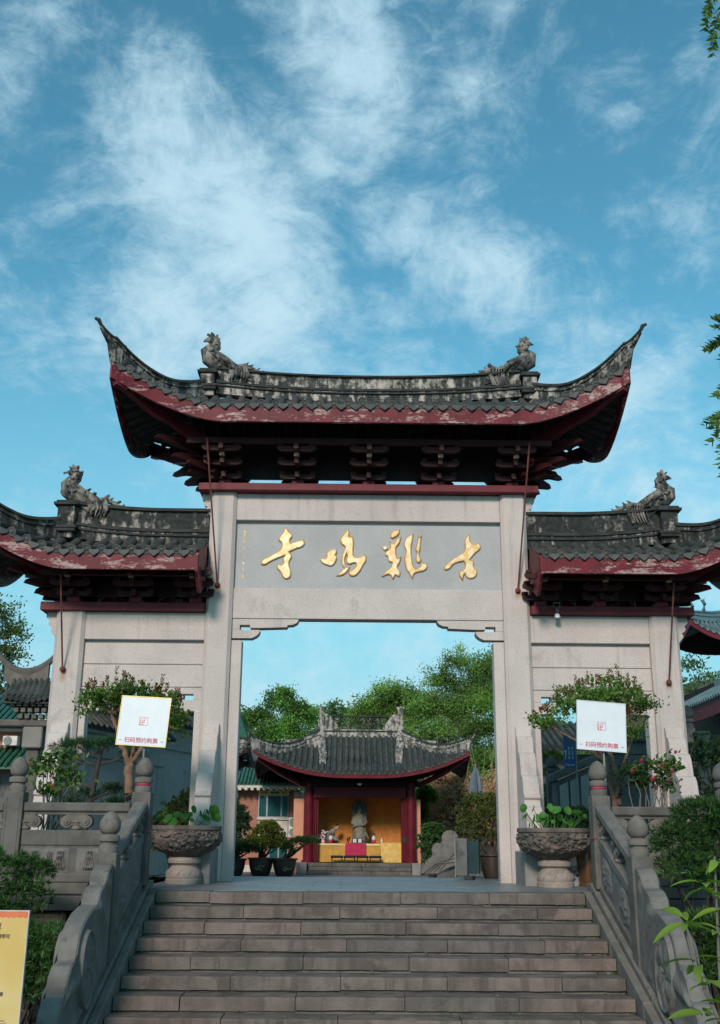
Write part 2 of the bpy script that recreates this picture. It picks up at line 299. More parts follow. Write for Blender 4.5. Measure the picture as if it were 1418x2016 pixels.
# ---------------------------------------------------------------- mesh helpers
def lerp(a, b, t): return a+(b-a)*t
class MB:
    def __init__(s): s.v = []; s.f = []; s.m = []
    def add(s, vs, fs, mi=0):
        o = len(s.v); s.v += [tuple(x) for x in vs]; s.f += [tuple(i+o for i in f) for f in fs]; s.m += [mi]*len(fs); return s
    def hexa(s, p, mi=0):       # 8 points: bottom 4 ccw, top 4 ccw
        return s.add(p, [(3, 2, 1, 0), (4, 5, 6, 7), (0, 1, 5, 4), (1, 2, 6, 5), (2, 3, 7, 6), (3, 0, 4, 7)], mi)
    def box(s, x0, x1, y0, y1, z0, z1, mi=0):
        return s.hexa([(x0, y0, z0), (x1, y0, z0), (x1, y1, z0), (x0, y1, z0), (x0, y0, z1), (x1, y0, z1), (x1, y1, z1), (x0, y1, z1)], mi)
    def prism(s, poly, plane, a, b, mi=0):
        def P(u, v, w):
            return {'xz': (u, w, v), 'yz': (w, u, v), 'xy': (u, v, w)}[plane]
        n = len(poly)
        ar = sum(poly[i][0]*poly[(i+1) % n][1]-poly[(i+1) % n][0]*poly[i][1] for i in range(n))
        if ar < 0: poly = poly[::-1]
        vs = [P(u, v, a) for u, v in poly]+[P(u, v, b) for u, v in poly]
        fs = [tuple(range(n))[::-1], tuple(range(n, 2*n))]+[(i, (i+1) % n, n+(i+1) % n, n+i) for i in range(n)]
        flip = (plane == 'xz')
        if (b < a): flip = not flip
        if flip: fs = [f[::-1] for f in fs]
        return s.add(vs, fs, mi)
    def rings(s, rings, closed_ring=True, cap=True, mi=0):
        n = len(rings[0]); vs = [p for r in rings for p in r]; fs = []
        for i in range(len(rings)-1):
            for j in range(n if closed_ring else n-1):
                k = (j+1) % n
                fs.append((i*n+j, i*n+k, (i+1)*n+k, (i+1)*n+j))
        if cap and closed_ring:
            fs.append(tuple(range(n))[::-1]); fs.append(tuple(range((len(rings)-1)*n, len(rings)*n)))
        return s.add(vs, fs, mi)
    def tube(s, path, r, n=7, cap=True, mi=0, flat=1.0, side=None):
        path = [Vector(p) for p in path]; rs = r if isinstance(r, (list, tuple)) else [r]*len(path)
        rings = []; ref = Vector((0, 0, 1))
        for i, p in enumerate(path):
            t = (path[min(i+1, len(path)-1)]-path[max(i-1, 0)])
            t = t.normalized() if t.length > 1e-9 else Vector((0, 0, 1))
            a = ref.cross(t)
            if a.length < .15: a = Vector((1, 0, 0)).cross(t)
            if side is not None: a = Vector(side)
            a.normalize(); b = t.cross(a)
            rings.append([p+(a*math.cos(2*math.pi*k/n)+b*math.sin(2*math.pi*k/n)*flat)*rs[i] for k in range(n)])
        return s.rings(rings, cap=cap, mi=mi)
    def lathe(s, prof, c=(0, 0, 0), n=18, mi=0, lobes=0, amp=0.0):
        rings = []
        for r, z in prof:
            rings.append([(c[0]+r*(1+amp*math.cos(lobes*2*math.pi*k/n))*math.cos(2*math.pi*k/n), c[1]+r*(1+amp*math.cos(lobes*2*math.pi*k/n))*math.sin(2*math.pi*k/n), c[2]+z) for k in range(n)])
        return s.rings(rings, mi=mi)
    def sweep(s, path, prof, mi=0, cap=True):
        """profile (u lateral, v up) swept along a path, kept upright"""
        path = [Vector(p) for p in path]; rings = []
        for i, p in enumerate(path):
            t = path[min(i+1, len(path)-1)]-path[max(i-1, 0)]
            t = Vector((t.x, t.y, 0)).normalized(); a = t.cross(Vector((0, 0, 1)))
            rings.append([p+a*u+Vector((0, 0, v)) for u, v in prof])
        return s.rings(rings, cap=cap, mi=mi)
    def grid(s, fn, nu, nv, mi=0, flip=False):
        vs = [fn(i/nu, j/nv) for i in range(nu+1) for j in range(nv+1)]; fs = []
        for i in range(nu):
            for j in range(nv):
                f = (i*(nv+1)+j, (i+1)*(nv+1)+j, (i+1)*(nv+1)+j+1, i*(nv+1)+j+1)
                fs.append(f[::-1] if flip else f)
        return s.add(vs, fs, mi)
    def mesh(s, name, mats, bevel=0, smooth=None, recalc=True, segs=1):
        me = bpy.data.meshes.new(name); me.from_pydata(s.v, [], s.f)
        for mt in (mats if isinstance(mats, (list, tuple)) else [mats]): me.materials.append(MAT[mt] if isinstance(mt, str) else mt)
        if len(me.materials) > 1: me.polygons.foreach_set('material_index', s.m)
        if bevel or recalc:
            bm = bmesh.new(); bm.from_mesh(me)
            if recalc: bmesh.ops.recalc_face_normals(bm, faces=bm.faces)
            if bevel:
                es = [e for e in bm.edges if len(e.link_faces) == 2 and e.calc_face_angle(0) > .6]
                bmesh.ops.bevel(bm, geom=es, offset=bevel, segments=segs, affect='EDGES', clamp_overlap=True, profile=.6)
            bm.to_mesh(me); bm.free()
        if smooth is not None:
            me.polygons.foreach_set('use_smooth', [True]*len(me.polygons)); me.set_sharp_from_angle(angle=math.radians(smooth))
        me.update(); return me
    def build(s, name, mats, parent=None, loc=None, **kw):
        return put(name, s.mesh(name, mats, **kw), parent, loc)
def put(name, me, parent=None, loc=None):
    o = bpy.data.objects.new(name, me); COL.objects.link(o)
    if parent is not None: o.parent = parent
    if loc is not None:
        o.location = loc
    return o
def tag(o, label=None, cat=None, group=None, kind=None):
    if label: o['label'] = label
    if cat: o['category'] = cat
    if group: o['group'] = group
    if kind: o['kind'] = kind
    return o
def thing(name, label, cat, loc=(0, 0, 0), group=None, rotz=0.0):
    o = bpy.data.objects.new(name, None); COL.objects.link(o); o.location = loc; o.rotation_euler = (0, 0, rotz)
    o.empty_display_size = .1
    return tag(o, label, cat, group)
def stuff(o): o['kind'] = 'stuff'; return o
def struct(o): o['kind'] = 'structure'; return o
KIDS = {}
def copy_tree(src, loc, label=None, rotz=None, parent=None, scale=None):
    """a copy of a thing with copies of its parts and their sub-parts"""
    c = src.copy(); COL.objects.link(c); c.location = loc
    if parent is not None: c.parent = parent
    if label: c['label'] = label
    if rotz is not None: c.rotation_euler = (0, 0, rotz)
    if scale is not None: c.scale = scale
    for ch in [o for o in COL.objects if o.parent == src]:
        k = ch.copy(); COL.objects.link(k); k.parent = c
        for g in [o for o in COL.objects if o.parent == ch]:
            q = g.copy(); COL.objects.link(q); q.parent = k
    return c
def text(body, size, mat, parent, loc, rot=(math.pi/2, 0, 0), align='CENTER', name='lettering', ext=.001, off=0.0):
    cu = bpy.data.curves.new(name, 'FONT'); cu.body = body; cu.size = size; cu.align_x = align; cu.align_y = 'CENTER'; cu.extrude = ext; cu.offset = off
    cu.materials.append(MAT[mat])
    o = bpy.data.objects.new(name, cu); COL.objects.link(o); o.location = loc; o.rotation_euler = rot
    if parent is not None: o.parent = parent
    return o
# ---------------------------------------------------------------- foliage helpers
def leaf_mesh(name, C, A, L, wd=.45, mat='leaf_tree', fold=.12, nrm=None):
    """one diamond leaf of two triangles per point: C centres, A long axes, L lengths"""
    C = np.asarray(C, float); A = np.asarray(A, float); n = len(C); L = np.broadcast_to(np.asarray(L, float), (n,))
    A = A/np.maximum(np.linalg.norm(A, axis=1, keepdims=True), 1e-6)
    B = rng.normal(size=(n, 3)) if nrm is None else np.asarray(nrm, float)+rng.normal(size=(n, 3))*.55
    B -= A*(A*B).sum(1, keepdims=True); B /= np.maximum(np.linalg.norm(B, axis=1, keepdims=True), 1e-6)
    Sd = np.cross(A, B)
    l = L[:, None]
    V = np.empty((n, 4, 3)); V[:, 0] = C-A*l*.5; V[:, 2] = C+A*l*.5
    V[:, 1] = C+Sd*l*wd*.5-A*l*.06+B*l*fold; V[:, 3] = C-Sd*l*wd*.5-A*l*.06+B*l*fold
    me = bpy.data.meshes.new(name)
    me.vertices.add(4*n); me.vertices.foreach_set('co', V.reshape(-1))
    idx = np.arange(n)*4
    T = np.stack([idx, idx+1, idx+2, idx, idx+2, idx+3], 1).reshape(-1)
    me.loops.add(6*n); me.loops.foreach_set('vertex_index', T.astype(np.int32))
    me.polygons.add(2*n); me.polygons.foreach_set('loop_start', (np.arange(2*n)*3).astype(np.int32))
    try: me.polygons.foreach_set('loop_total', np.full(2*n, 3, np.int32))
    except Exception: pass
    me.materials.append(MAT[mat]); me.update(calc_edges=True)
    return me
def crown(blobs, clumps, per, leaf, spread=.28, shell=(.55, 1.05), up=.35, gap=.0):
    """leaf clumps spread through ellipsoids: returns centres and axes"""
    Cs, As = [], []
    vol = np.array([b[3]*b[4]*b[5] for b in blobs])**(2/3); vol = vol/vol.sum()
    for b, v in zip(blobs, vol):
        k = max(3, int(clumps*v)); c0 = np.array(b[:3]); r0 = np.array(b[3:6])
        dr = rng.normal(size=(k, 3)); dr /= np.linalg.norm(dr, axis=1, keepdims=True)
        dr[:, 2] = np.where(dr[:, 2] < -.35, -dr[:, 2]*.6, dr[:, 2])
        rad = rng.uniform(shell[0], shell[1], (k, 1))
        cc = c0+dr*r0*rad
        sp = spread*r0.mean()*rng.uniform(.55, 1.25, (k, 1, 1))
        pts = cc[:, None, :]+rng.normal(size=(k, per, 3))*sp*np.array([1, 1, .85])
        ax = dr[:, None, :]*.6+rng.normal(size=(k, per, 3))*.75+np.array([0, 0, up])
        Cs.append(pts.reshape(-1, 3)); As.append(ax.reshape(-1, 3))
    return np.concatenate(Cs), np.concatenate(As)
def limb(mb, a, b, r0, r1, n=6, seg=4, wob=.06):
    a, b = Vector(a), Vector(b); ln = (b-a).length; pts = []
    for i in range(seg+1):
        t = i/seg
        p = a.lerp(b, t)
        if 0 < i < seg: p += Vector((random.uniform(-1, 1), random.uniform(-1, 1), random.uniform(-.5, .5)))*ln*wob
        pts.append(p)
    mb.tube(pts, [lerp(r0, r1, i/seg) for i in range(seg+1)], n); return pts
def tree(name, label, base, blobs, leaf, clumps, per, mat='leaf_tree', bark='bark_grey', tr=.18, cat='tree', spread=.28, wd=.5, fork=.45, group=None, up=.35, shell=(.55, 1.05)):
    root = thing(name, label, cat, base, group)
    bl = [(b[0]-base[0], b[1]-base[1], b[2]-base[2], *b[3:]) for b in blobs]
    top = max(b[2] for b in bl); mb = MB()
    fz = top*fork; fx = sum(b[0] for b in bl)/len(bl)*.3
    limb(mb, (0, 0, -.3), (fx, 0, fz), tr, tr*.7, 8, 5, .03)
    for b in bl:
        p = limb(mb, (fx, 0, fz*random.uniform(.75, 1.0)), (b[0], b[1], b[2]+b[5]*.3), tr*.55, tr*.12, 6, 5, .07)
        for q in range(4):
            e = Vector((b[0], b[1], b[2]))+Vector((random.uniform(-1, 1)*b[3], random.uniform(-1, 1)*b[4], random.uniform(-.2, .9)*b[5]))*.8
            limb(mb, p[random.randint(2, 4)], e, tr*.2, tr*.05, 5, 3, .1)
    mb.build('trunk', bark, root, smooth=60, recalc=False)
    C, A = crown(bl, clumps, per, leaf, spread, shell, up)
    put('crown', leaf_mesh('crown', C, A, leaf*rng.uniform(.7, 1.25, len(C)), wd, mat), root)
    return root
def rosettes(centres, dirs, n, ln, wd, mat, name='foliage'):
    """tufts of narrow leaves radiating from each point"""
    k = len(centres); D = np.asarray(dirs, float); D /= np.linalg.norm(D, axis=1, keepdims=True)
    R = rng.normal(size=(k, n, 3)); ax = D[:, None, :]*.75+R*.62
    ax /= np.linalg.norm(ax, axis=2, keepdims=True)
    C = np.asarray(centres)[:, None, :]+ax*ln*.5
    return leaf_mesh(name, C.reshape(-1, 3), ax.reshape(-1, 3), ln*rng.uniform(.7, 1.2, k*n), wd, mat, .04)
def shell_points(blobs, n, lo=.8, hi=1.05, zmin=-.5):
    out, dr = [], []
    w_ = np.array([b[3]*b[4]+b[4]*b[5]+b[3]*b[5] for b in blobs]); w_ = w_/w_.sum()
    for b, v in zip(blobs, w_):
        k = max(4, int(n*v)); d_ = rng.normal(size=(k, 3)); d_ /= np.linalg.norm(d_, axis=1, keepdims=True)
        d_[:, 2] = np.where(d_[:, 2] < zmin, -d_[:, 2], d_[:, 2])
        out.append(np.array(b[:3])+d_*np.array(b[3:6])*rng.uniform(lo, hi, (k, 1))); dr.append(d_+np.array([0, 0, .35]))
    return np.concatenate(out), np.concatenate(dr)
# ================================================================ SETTING
GZ = -1.2
mb = MB(); mb.box(-700, 700, -60, 700, -6.2, -6.0)
struct(mb.build('ground', 'ground'))
mb = MB(); mb.box(-40, 40, -40, -3.3, GZ-.3, GZ)
struct(mb.build('forecourt', 'ground'))
mb = MB(); mb.box(-60, 60, 2.2, 140, -.92, -.62)
struct(mb.build('courtyard', 'court'))
# ---- stairs
RUN, RIS, YT, WS = .361, .15, -3.585, 2.637
stair = struct(thing('stairway', None, None)); stair['kind'] = 'structure'
mb = MB()
pts = [(YT+.3, -.025)]
for k in range(8):
    pts += [(YT-RUN*k+.035, -RIS*k-.02), (YT-RUN*k+.035, -RIS*(k+1)-.02)]
pts += [(YT-RUN*8-.02, GZ-.3), (YT+.3, GZ-.3)]
mb.prism(pts, 'yz', -WS+.01, WS-.01); mb.build('core', 'curb', stair)
JA, JB = [-1.96, -.80, .345, 1.497], [-1.488, -.34, .803, 1.95]
for k in range(8):
    js = [-WS]+[j+random.uniform(-.05, .05) for j in (JB if k % 2 else JA)]+[WS]
    for a, b in zip(js[:-1], js[1:]):
        yn = YT-RUN*k; dz = random.uniform(-.006, .004); dy = random.uniform(-.008, .008)
        nx = 26; top = MB(); g = random.uniform(.003, .007); z1 = -RIS*k+dz; z0 = z1-RIS+random.uniform(.020, .034)
        xs = [lerp(a+g, b-g, i/nx) for i in range(nx+1)]
        R_ = []
        for x in xs:
            e = lambda s: mnoise.noise(Vector((x*3.1, k*7.7+s, 3.3)))*.006+mnoise.noise(Vector((x*11, k*3.7+s, 1.3)))*.0035-.012*max(0, mnoise.noise(Vector((x*7.3, k*5.1+s, 9.3)))-.42)
            R_.append([(x, yn+dy+e(0)-.002, z0+e(5)), (x, yn+dy+e(1)+.002, z1-.014+e(2)), (x, yn+dy+.014+e(1), z1+e(3)*.7), (x, yn+.44, z1+e(4)*.4), (x, yn+.44, z0)])
        top.rings([r[::-1] for r in R_])
        top.build('step_stone', 'step', stair, smooth=35)
# sloping side curbs
def sl(y): return .03+.372*(y+3.5)
def ft(y): return .10+.38*(y+3.5)
for s in (-1, 1):
    ys = [-3.22, -3.5, -4.75, -6.0, -7.35]
    for i in range(len(ys)-1):
        y1, y0 = ys[i]-.003, ys[i+1]+.003
        for (xa, xb, f, nm) in ((2.645, 2.735, sl, 'curb_strip'), (2.738, 3.10, ft, 'curb_coping')):
            if i == 0: za = zb = f(ys[1])+(.0 if nm == 'curb_strip' else .02)
            else: za, zb = f(y0), f(y1)
            m2 = MB().hexa([(s*xa, y0, GZ-.3), (s*xb, y0, GZ-.3), (s*xb, y1, GZ-.3), (s*xa, y1, GZ-.3), (s*xa, y0, za), (s*xb, y0, za), (s*xb, y1, zb), (s*xa, y1, zb)])
            m2.build(nm, 'curb', stair, bevel=.012)
# ---- platform between the pillars
plat = struct(thing('platform_floor', None, None))
MB().box(-3.4, 3.4, -3.2, 2.18, -.95, -.02).build('bed', 'curb', plat)
xs = np.linspace(-3.1, 3.1, 9); ysl = np.linspace(-3.175, 2.17, 10)
for j in range(9):
    off = .39 if j % 2 else 0
    xx = [-3.1]+[x for x in (xs[1:-1]+off) if x < 2.9]+[3.1]
    for a, b in zip(xx[:-1], xx[1:]):
        dz = random.uniform(-.002, .0015)
        MB().box(a+.003, b-.003, ysl[j]+.003, ysl[j+1]-.003, -.018, dz).build('paving_slab', 'paving', plat)
# ---- garden terraces left and right of the stairs
gard = struct(thing('garden_terrace', None, None))
for s in (-1, 1):
    x0, x1 = sorted((s*3.11, s*12.5))
    MB().box(x0, x1, -3.42, 2.19, GZ-.3, -.02).build('earth', 'soil', gard)
    xa, xb = sorted((s*3.42, s*12.5))
    MB().grid(lambda u, v: (lerp(xa, xb, u), lerp(-3.40, 2.18, v), .03+.05*mnoise.noise(Vector((u*17, v*13, s)))), 24, 14).build('bed_soil', 'soil', gard, recalc=False)
    # dressed courses and rubble in front of the earth
    cx = 3.105
    i = 0
    for zt, zb, yf, ln in ((.095, -.04, -3.79, 1.9), (-.045, -.22, -3.83, 1.25)):
        cx = 3.105
        while cx < 12.3:
            L_ = ln*random.uniform(.8, 1.2); a, b = sorted((s*(cx+.003), s*(cx+L_-.003)))
            MB().box(a, b, yf, -3.42, zb+.003, zt-.002+random.uniform(-.003, .003)).build('dressed_course', 'old_stone', gard, bevel=.012); cx += L_
    for r in range(3):
        cx = 3.105; zt = -.235-r*.33
        while cx < 9.5:
            L_ = random.uniform(.35, .75); a, b = sorted((s*(cx+.012), s*(cx+L_-.012)))
            MB().box(a, b, -3.70+random.uniform(-.035, .03), -3.42, zt-.31, zt).build('rubble_block', 'rubble', gard, bevel=.03); cx += L_
# ================================================================ BALUSTRADES
def finial(parent, c, s=1.0, mat='finial_stone', r=.105):
    """lotus bud on a ringed neck"""
    p = [(.95, 0), (1.02, .03), (1.0, .07), (.80, .085), (.80, .105), (1.04, .12), (1.10, .15), (1.02, .18), (.72, .19), (.72, .195)]
    mb = MB().lathe([(a*r, z*s) for a, z in p], c, 20)
    bud = [(.62, .195), (.92, .215), (1.07, .25), (1.10, .285), (1.03, .325), (.86, .365), (.60, .40), (.30, .425), (.05, .435)]
    n = 24; rings = []
    for a, z in bud:
        rings.append([(c[0]+a*r*(1+.05*math.cos(6*(t+z*9)))*math.cos(t), c[1]+a*r*(1+.05*math.cos(6*(t+z*9)))*math.sin(t), c[2]+z*s) for t in [2*math.pi*k/n for k in range(n)]])
    mb.rings(rings)
    return mb.build('finial', mat, parent, smooth=40)
def post(parent, x, y, z0, z1, mat='old_stone', hw=.115, thread=False):
    mb = MB().box(x-hw, x+hw, y-hw, y+hw, z0, z1)
    for sx_ in (-1, 1):
        mb.box(x+sx_*(hw-.035)-.008, x+sx_*(hw-.035)+.008, y-hw-.006, y-hw+.01, z0+.12, z1-.06)
    o = mb.build('post', mat, parent, bevel=.014)
    finial(o, (x, y, z1-.002))
    if thread:
        MB().lathe([(.093, -.012), (.10, 0), (.093, .012)], (x, y, z1+.098), 20).build('red_thread', 'sign_red', o)
    return o
def cloud_vase(mb, x, y, z0, z1, dy=.055, s=1.0, full=1):
    """squat vase under a scrolled cloud capital, facing y"""
    h = z1-z0
    mb.lathe([(.055, 0), (.075, .02), (.062, .05), (.078, .12*h/.22), (.085, h*.5), (.06, h*.62), (.06, h*.68)], (x, y, z0), 14)
    for sg in ((-1, 1) if full == 1 else (full,)):
        cxx, czz = x+sg*.115, z1-.085
        poly = [(cxx+.085*math.cos(t), czz+.075*math.sin(t)) for t in [2*math.pi*k/16 for k in range(16)]]
        mb.prism(poly, 'xz', y-dy, y+dy)
        pl2 = [(cxx+.05*math.cos(t), czz+.045*math.sin(t)) for t in [2*math.pi*k/14 for k in range(14)]]
        mb.prism(pl2, 'xz', y-dy-.014, y-dy+.004)
        pl3 = [(cxx+.018*math.cos(t), czz+.018*math.sin(t)) for t in [2*math.pi*k/10 for k in range(10)]]
        mb.prism(pl3, 'xz', y-dy-.03, y-dy+.004)
    a, b = (x-.13, x+.13) if full == 1 else sorted((x, x+full*.13))
    mb.box(a, b, y-dy+.005, y+dy-.005, z1-.10, z1-.002)
def relief(x0, x1, z0, z1, y, fn, nu=64, nv=26):
    return MB().grid(lambda u, v: (lerp(x0, x1, u), y-fn(u, v), lerp(z0, z1, v)), nu, nv)
def lotus_relief(u, v):
    if u < .03 or u > .97 or v < .06 or v > .94: return 0
    e = min(1, min(u-.03, .97-u, (v-.06)*.4, (.94-v)*.4)/.03)
    x, z = (u-.5)*3.2, (v-.12)
    h = .009*mnoise.noise(Vector((u*60, v*24, 1)))+.004*mnoise.noise(Vector((u*130, v*55, 4)))
    for k, (px, a) in enumerate(((-.9, .2), (-.35, -.35), (.25, .1), (.75, .45), (1.2, -.2))):
        dx = x-px-a*z; q = dx*dx/(.10*(1-.55*abs(z-.35))+.012)
        h += .034*max(0, 1-q)*(1 if z < .75 else .4)*(0.6+.4*math.cos(dx*38))
    h += .03*max(0, 1-((x+.55)**2/.16+(v-.18)**2/.012))
    return max(0, h+.004)*e
for s in (-1, 1):
    side = 'left' if s < 0 else 'right'
    lab = 'grey stone garden railing left of the steps, in full view above the yellow poster' if s < 0 else 'grey stone garden railing right of the steps, half hidden by a yew bush'
    rail = thing('garden_railing', lab, 'stone railing', (s*3.0, -3.62, .095), 'stone railings along the garden terraces')
    B = [3.0, 4.33, 5.66+.24, 7.23, 8.56]
    px_ = [4.45, 6.02, 7.59]
    for px in px_:
        post(rail, s*(px-3.0), 0, 0, 1.07, thread=False)
    ends = [(3.005, 4.33), (4.57, 5.90), (6.14, 7.47)]
    for a, b in ends:
        A, Bx = sorted((s*(a-3.0), s*(b-3.0)))
        MB().box(A, Bx, -.085, .085, .835, .945).build('top_rail', 'old_stone', rail, bevel=.015)
        MB().box(A, Bx, -.05, .05, .80, .834).build('rail_fillet', 'old_stone', rail)
        MB().box(A, Bx, -.075, .075, .43, .615).build('middle_rail', 'old_stone', rail, bevel=.012)
        MB().box(A, Bx, -.06, .06, .0, .43).build('panel', 'old_stone', rail)
        MB().box(A, Bx, -.10, .10, .0, .11).build('sill', 'old_stone', rail, bevel=.015)
        m_ = (A+Bx)/2; hw = (Bx-A)/2
        for q0, q1 in ((A+.04, m_-.06), (m_+.04, Bx-.04)):
            relief(q0, q1, .125, .405, -.061, lotus_relief).build('carved_relief', 'panel_stone', rail, smooth=50, recalc=False)
        mv = MB(); cloud_vase(mv, m_, 0, .612, .803); mv.build('cloud_baluster', 'finial_stone', rail, smooth=35)
        for e, f in ((A+.02, 1), (Bx-.02, -1)):
            mv = MB(); cloud_vase(mv, e, 0, .612, .803, full=f); mv.build('cloud_baluster', 'finial_stone', rail, smooth=35)
    # stair balustrade with two newels and a scrolled end stone
    lab = ('weathered stone balustrade with lotus-bud newels, left side of the steps' if s < 0 else 'weathered stone balustrade with lotus-bud newels, right side of the steps')
    bal = thing('stair_balustrade', lab, 'stone balustrade', (s*2.875, -3.6, .06), 'stone balustrades flanking the steps')
    X = 0.0
    post(bal, 0, 0, 0.0, 1.11, thread=True)
    post(bal, 0, -1.76, -.72, .408)
    yb, ya = -1.645, -.115                  # local y between the newels
    F_ = lambda y: .38*y                     # slope line in local coordinates
    def slab(x0, x1, b, t, f=F_, y0=yb, y1=ya):
        return MB().hexa([(x0, y0, f(y0)+b), (x1, y0, f(y0)+b), (x1, y1, f(y1)+b), (x0, y1, f(y1)+b), (x0, y0, f(y0)+t), (x1, y0, f(y0)+t), (x1, y1, f(y1)+t), (x0, y1, f(y1)+t)])
    slab(-.085, .085, .925, 1.045).build('handrail', 'panel_stone', bal, bevel=.02)
    slab(-.05, .05, .885, .923).build('rail_fillet', 'old_stone', bal)
    slab(-.07, .07, .55, .665).build('middle_rail', 'panel_stone', bal, bevel=.012)
    slab(-.055, .055, .02, .55).build('panel', 'panel_stone', bal)
    slab(-.085, .085, -.03, .10).build('sill', 'old_stone', bal, bevel=.012)
    for fy in (.12, .62):
        y0_, y1_ = lerp(yb, ya, fy)+.02, lerp(yb, ya, fy+.34)-.02
        def rel(u, v, y0_=y0_, y1_=y1_):
            y = lerp(y0_, y1_, u); e = min(1, min(u, 1-u, v, 1-v)/.06); rr = ((u-.5)/.5)**2+((v-.5)/.5)**2
            h = (.020+.022*mnoise.noise(Vector((u*9, v*9, fy*9+s)))+  .016*mnoise.noise(Vector((u*26, v*26, 2))))*max(0, 1-rr)**.5*1.25
            return (-s*(.0562+max(0, h)*e), y, F_(y)+.13+v*.38)
        MB().grid(rel, 26, 20).build('carved_relief', 'panel_stone', bal, smooth=60)
    for y, sg in ((yb+.10, 0), ((ya+yb)/2, 0), (ya-.10, 0)):
        z0, z1 = F_(y)+.655, F_(y)+.905
        mv = MB().lathe([(.05, 0), (.07, .02), (.055, .05), (.074, .10), (.06, .15), (.05, .165)], (0, y, z0), 12)
        for q in (-1, 1):
            cy, cz = y+q*.10, z1-.07+F_(q*.10)
            mv.prism([(cy+.075*math.cos(t), cz+.065*math.sin(t)) for t in [2*math.pi*k/14 for k in range(14)]], 'yz', -.05, .05)
            mv.prism([(cy+.04*math.cos(t), cz+.035*math.sin(t)) for t in [2*math.pi*k/12 for k in range(12)]], 'yz', -.064, .064)
        mv.build('cloud_baluster', 'panel_stone', bal, smooth=35)
    prof = [(-5.478, .36), (-5.58, .345), (-5.68, .295), (-5.74, .22), (-5.755, .165), (-5.80, .155), (-5.92, .135), (-6.01, .085), (-6.045, .02), (-6.05, -.02), (-6.16, -.03), (-6.38, -.07), (-6.58, -.145), (-6.72, -.24), (-6.79, -.37), (-6.80, -.46), (-6.85, -.475),
            (-6.96, -.50), (-7.05, -.57), (-7.09, -.66), (-7.095, -.735), (-7.20, -.755), (-7.29, -.85), (-7.33, -.97), (-7.36, -1.12), (-7.36, -1.26), (-5.478, -.66)]
    prof = [(a+3.6, b-.06) for a, b in prof]
    MB().prism(prof, 'yz', -.095, .095).build('scroll_stone', 'panel_stone', bal, bevel=.016)
    for q in (-1, 1):
        def ros(u, v, q=q):
            t = u*2*math.pi; r_ = v
            cy, cz = -6.45+3.6, -.58-.06
            y = cy+.30*r_*math.cos(t)*.9+.12*r_*math.sin(t)*-1; z = cz+.36*r_*math.sin(t)+.10*r_*math.cos(t)
            h = .050*(1-r_**6)*(0.35+.65*abs(math.cos(3*t+r_*2.5)))*(.3+.7*min(1, r_*2.5))+.008*mnoise.noise(Vector((y*22, z*22, q)))
            if r_ > .86: h = .045*math.sin((r_-.86)/.14*math.pi)
            return (q*(.0955+max(0, h)), y, z)
        MB().grid(ros, 48, 14).build('carved_rosette', 'panel_stone', bal, smooth=60)
        def swirl(u, v, q=q):
            y = lerp(-7.30, -5.55, u)+3.6
            zt = np.interp(lerp(-7.30, -5.55, u), [-7.30, -7.1, -6.8, -6.42, -6.03, -5.72, -5.5], [-.95, -.72, -.42, -.16, .02, .21, .30])-.06
            zb = F_(y)+.06
            z = lerp(zb, max(zt, zb+.02), v); e = min(1, min(u, 1-u, v, 1-v)/.08)
            h = .036*max(0, math.sin(11*v+17*u+2.2*math.sin(7*u)))+.005*mnoise.noise(Vector((y*20, z*20, 5)))
            return (q*(.0952+max(0, h)*e), y, z)
        MB().grid(swirl, 54, 22).build('carved_swirl', 'panel_stone', bal, smooth=60)
    # thin red cord tied round the upper newel and its rail
    cz_ = .70 if s < 0 else .66
    tag(MB().tube([(s*2.75, -3.725, cz_), (s*3.0, -3.725, cz_+.01), (s*3.0, -3.475, cz_), (s*2.75, -3.475, cz_-.01), (s*2.75, -3.725, cz_)], .006, 5).build('red_cord', 'sign_red'),
        'thin red cord tied round the upper newel of the %s balustrade' % side, 'cord', 'red cords on the newels')

wd = MB(); rw_ = random.Random(5); Cw, Aw = [], []
for k in range(1, 8):
    for q in range(7):
        x = rw_.choice((rw_.uniform(-2.6, 2.6), 2.6*rw_.choice((-1, 1)), rw_.uniform(2.2, 2.6)))
        for j in range(rw_.randint(3, 9)):
            Cw.append((x+rw_.uniform(-.05, .05), YT-RUN*(k-1)-.012+rw_.uniform(-.01, .004), -RIS*k+.012+rw_.uniform(0, .012))); Aw.append((rw_.uniform(-1, 1), rw_.uniform(-1, .2), rw_.uniform(.2, 1)))
tag(put('step_weeds', leaf_mesh('step_weeds', Cw, Aw, .03, .5, 'leaf_podo')), kind='stuff')
Cw, Aw = [], []
for q in range(46):
    k = rw_.randint(0, 7); Cw.append((rw_.uniform(-2.5, 2.5), YT-RUN*k+rw_.uniform(.02, .33), -RIS*k+.006)); Aw.append((rw_.uniform(-1, 1), rw_.uniform(-1, 1), .05))
tag(put('leaf_litter', leaf_mesh('leaf_litter', Cw, Aw, .04, .5, 'dry', nrm=np.tile([0, 0, 6.], (len(Cw), 1)))), kind='stuff')
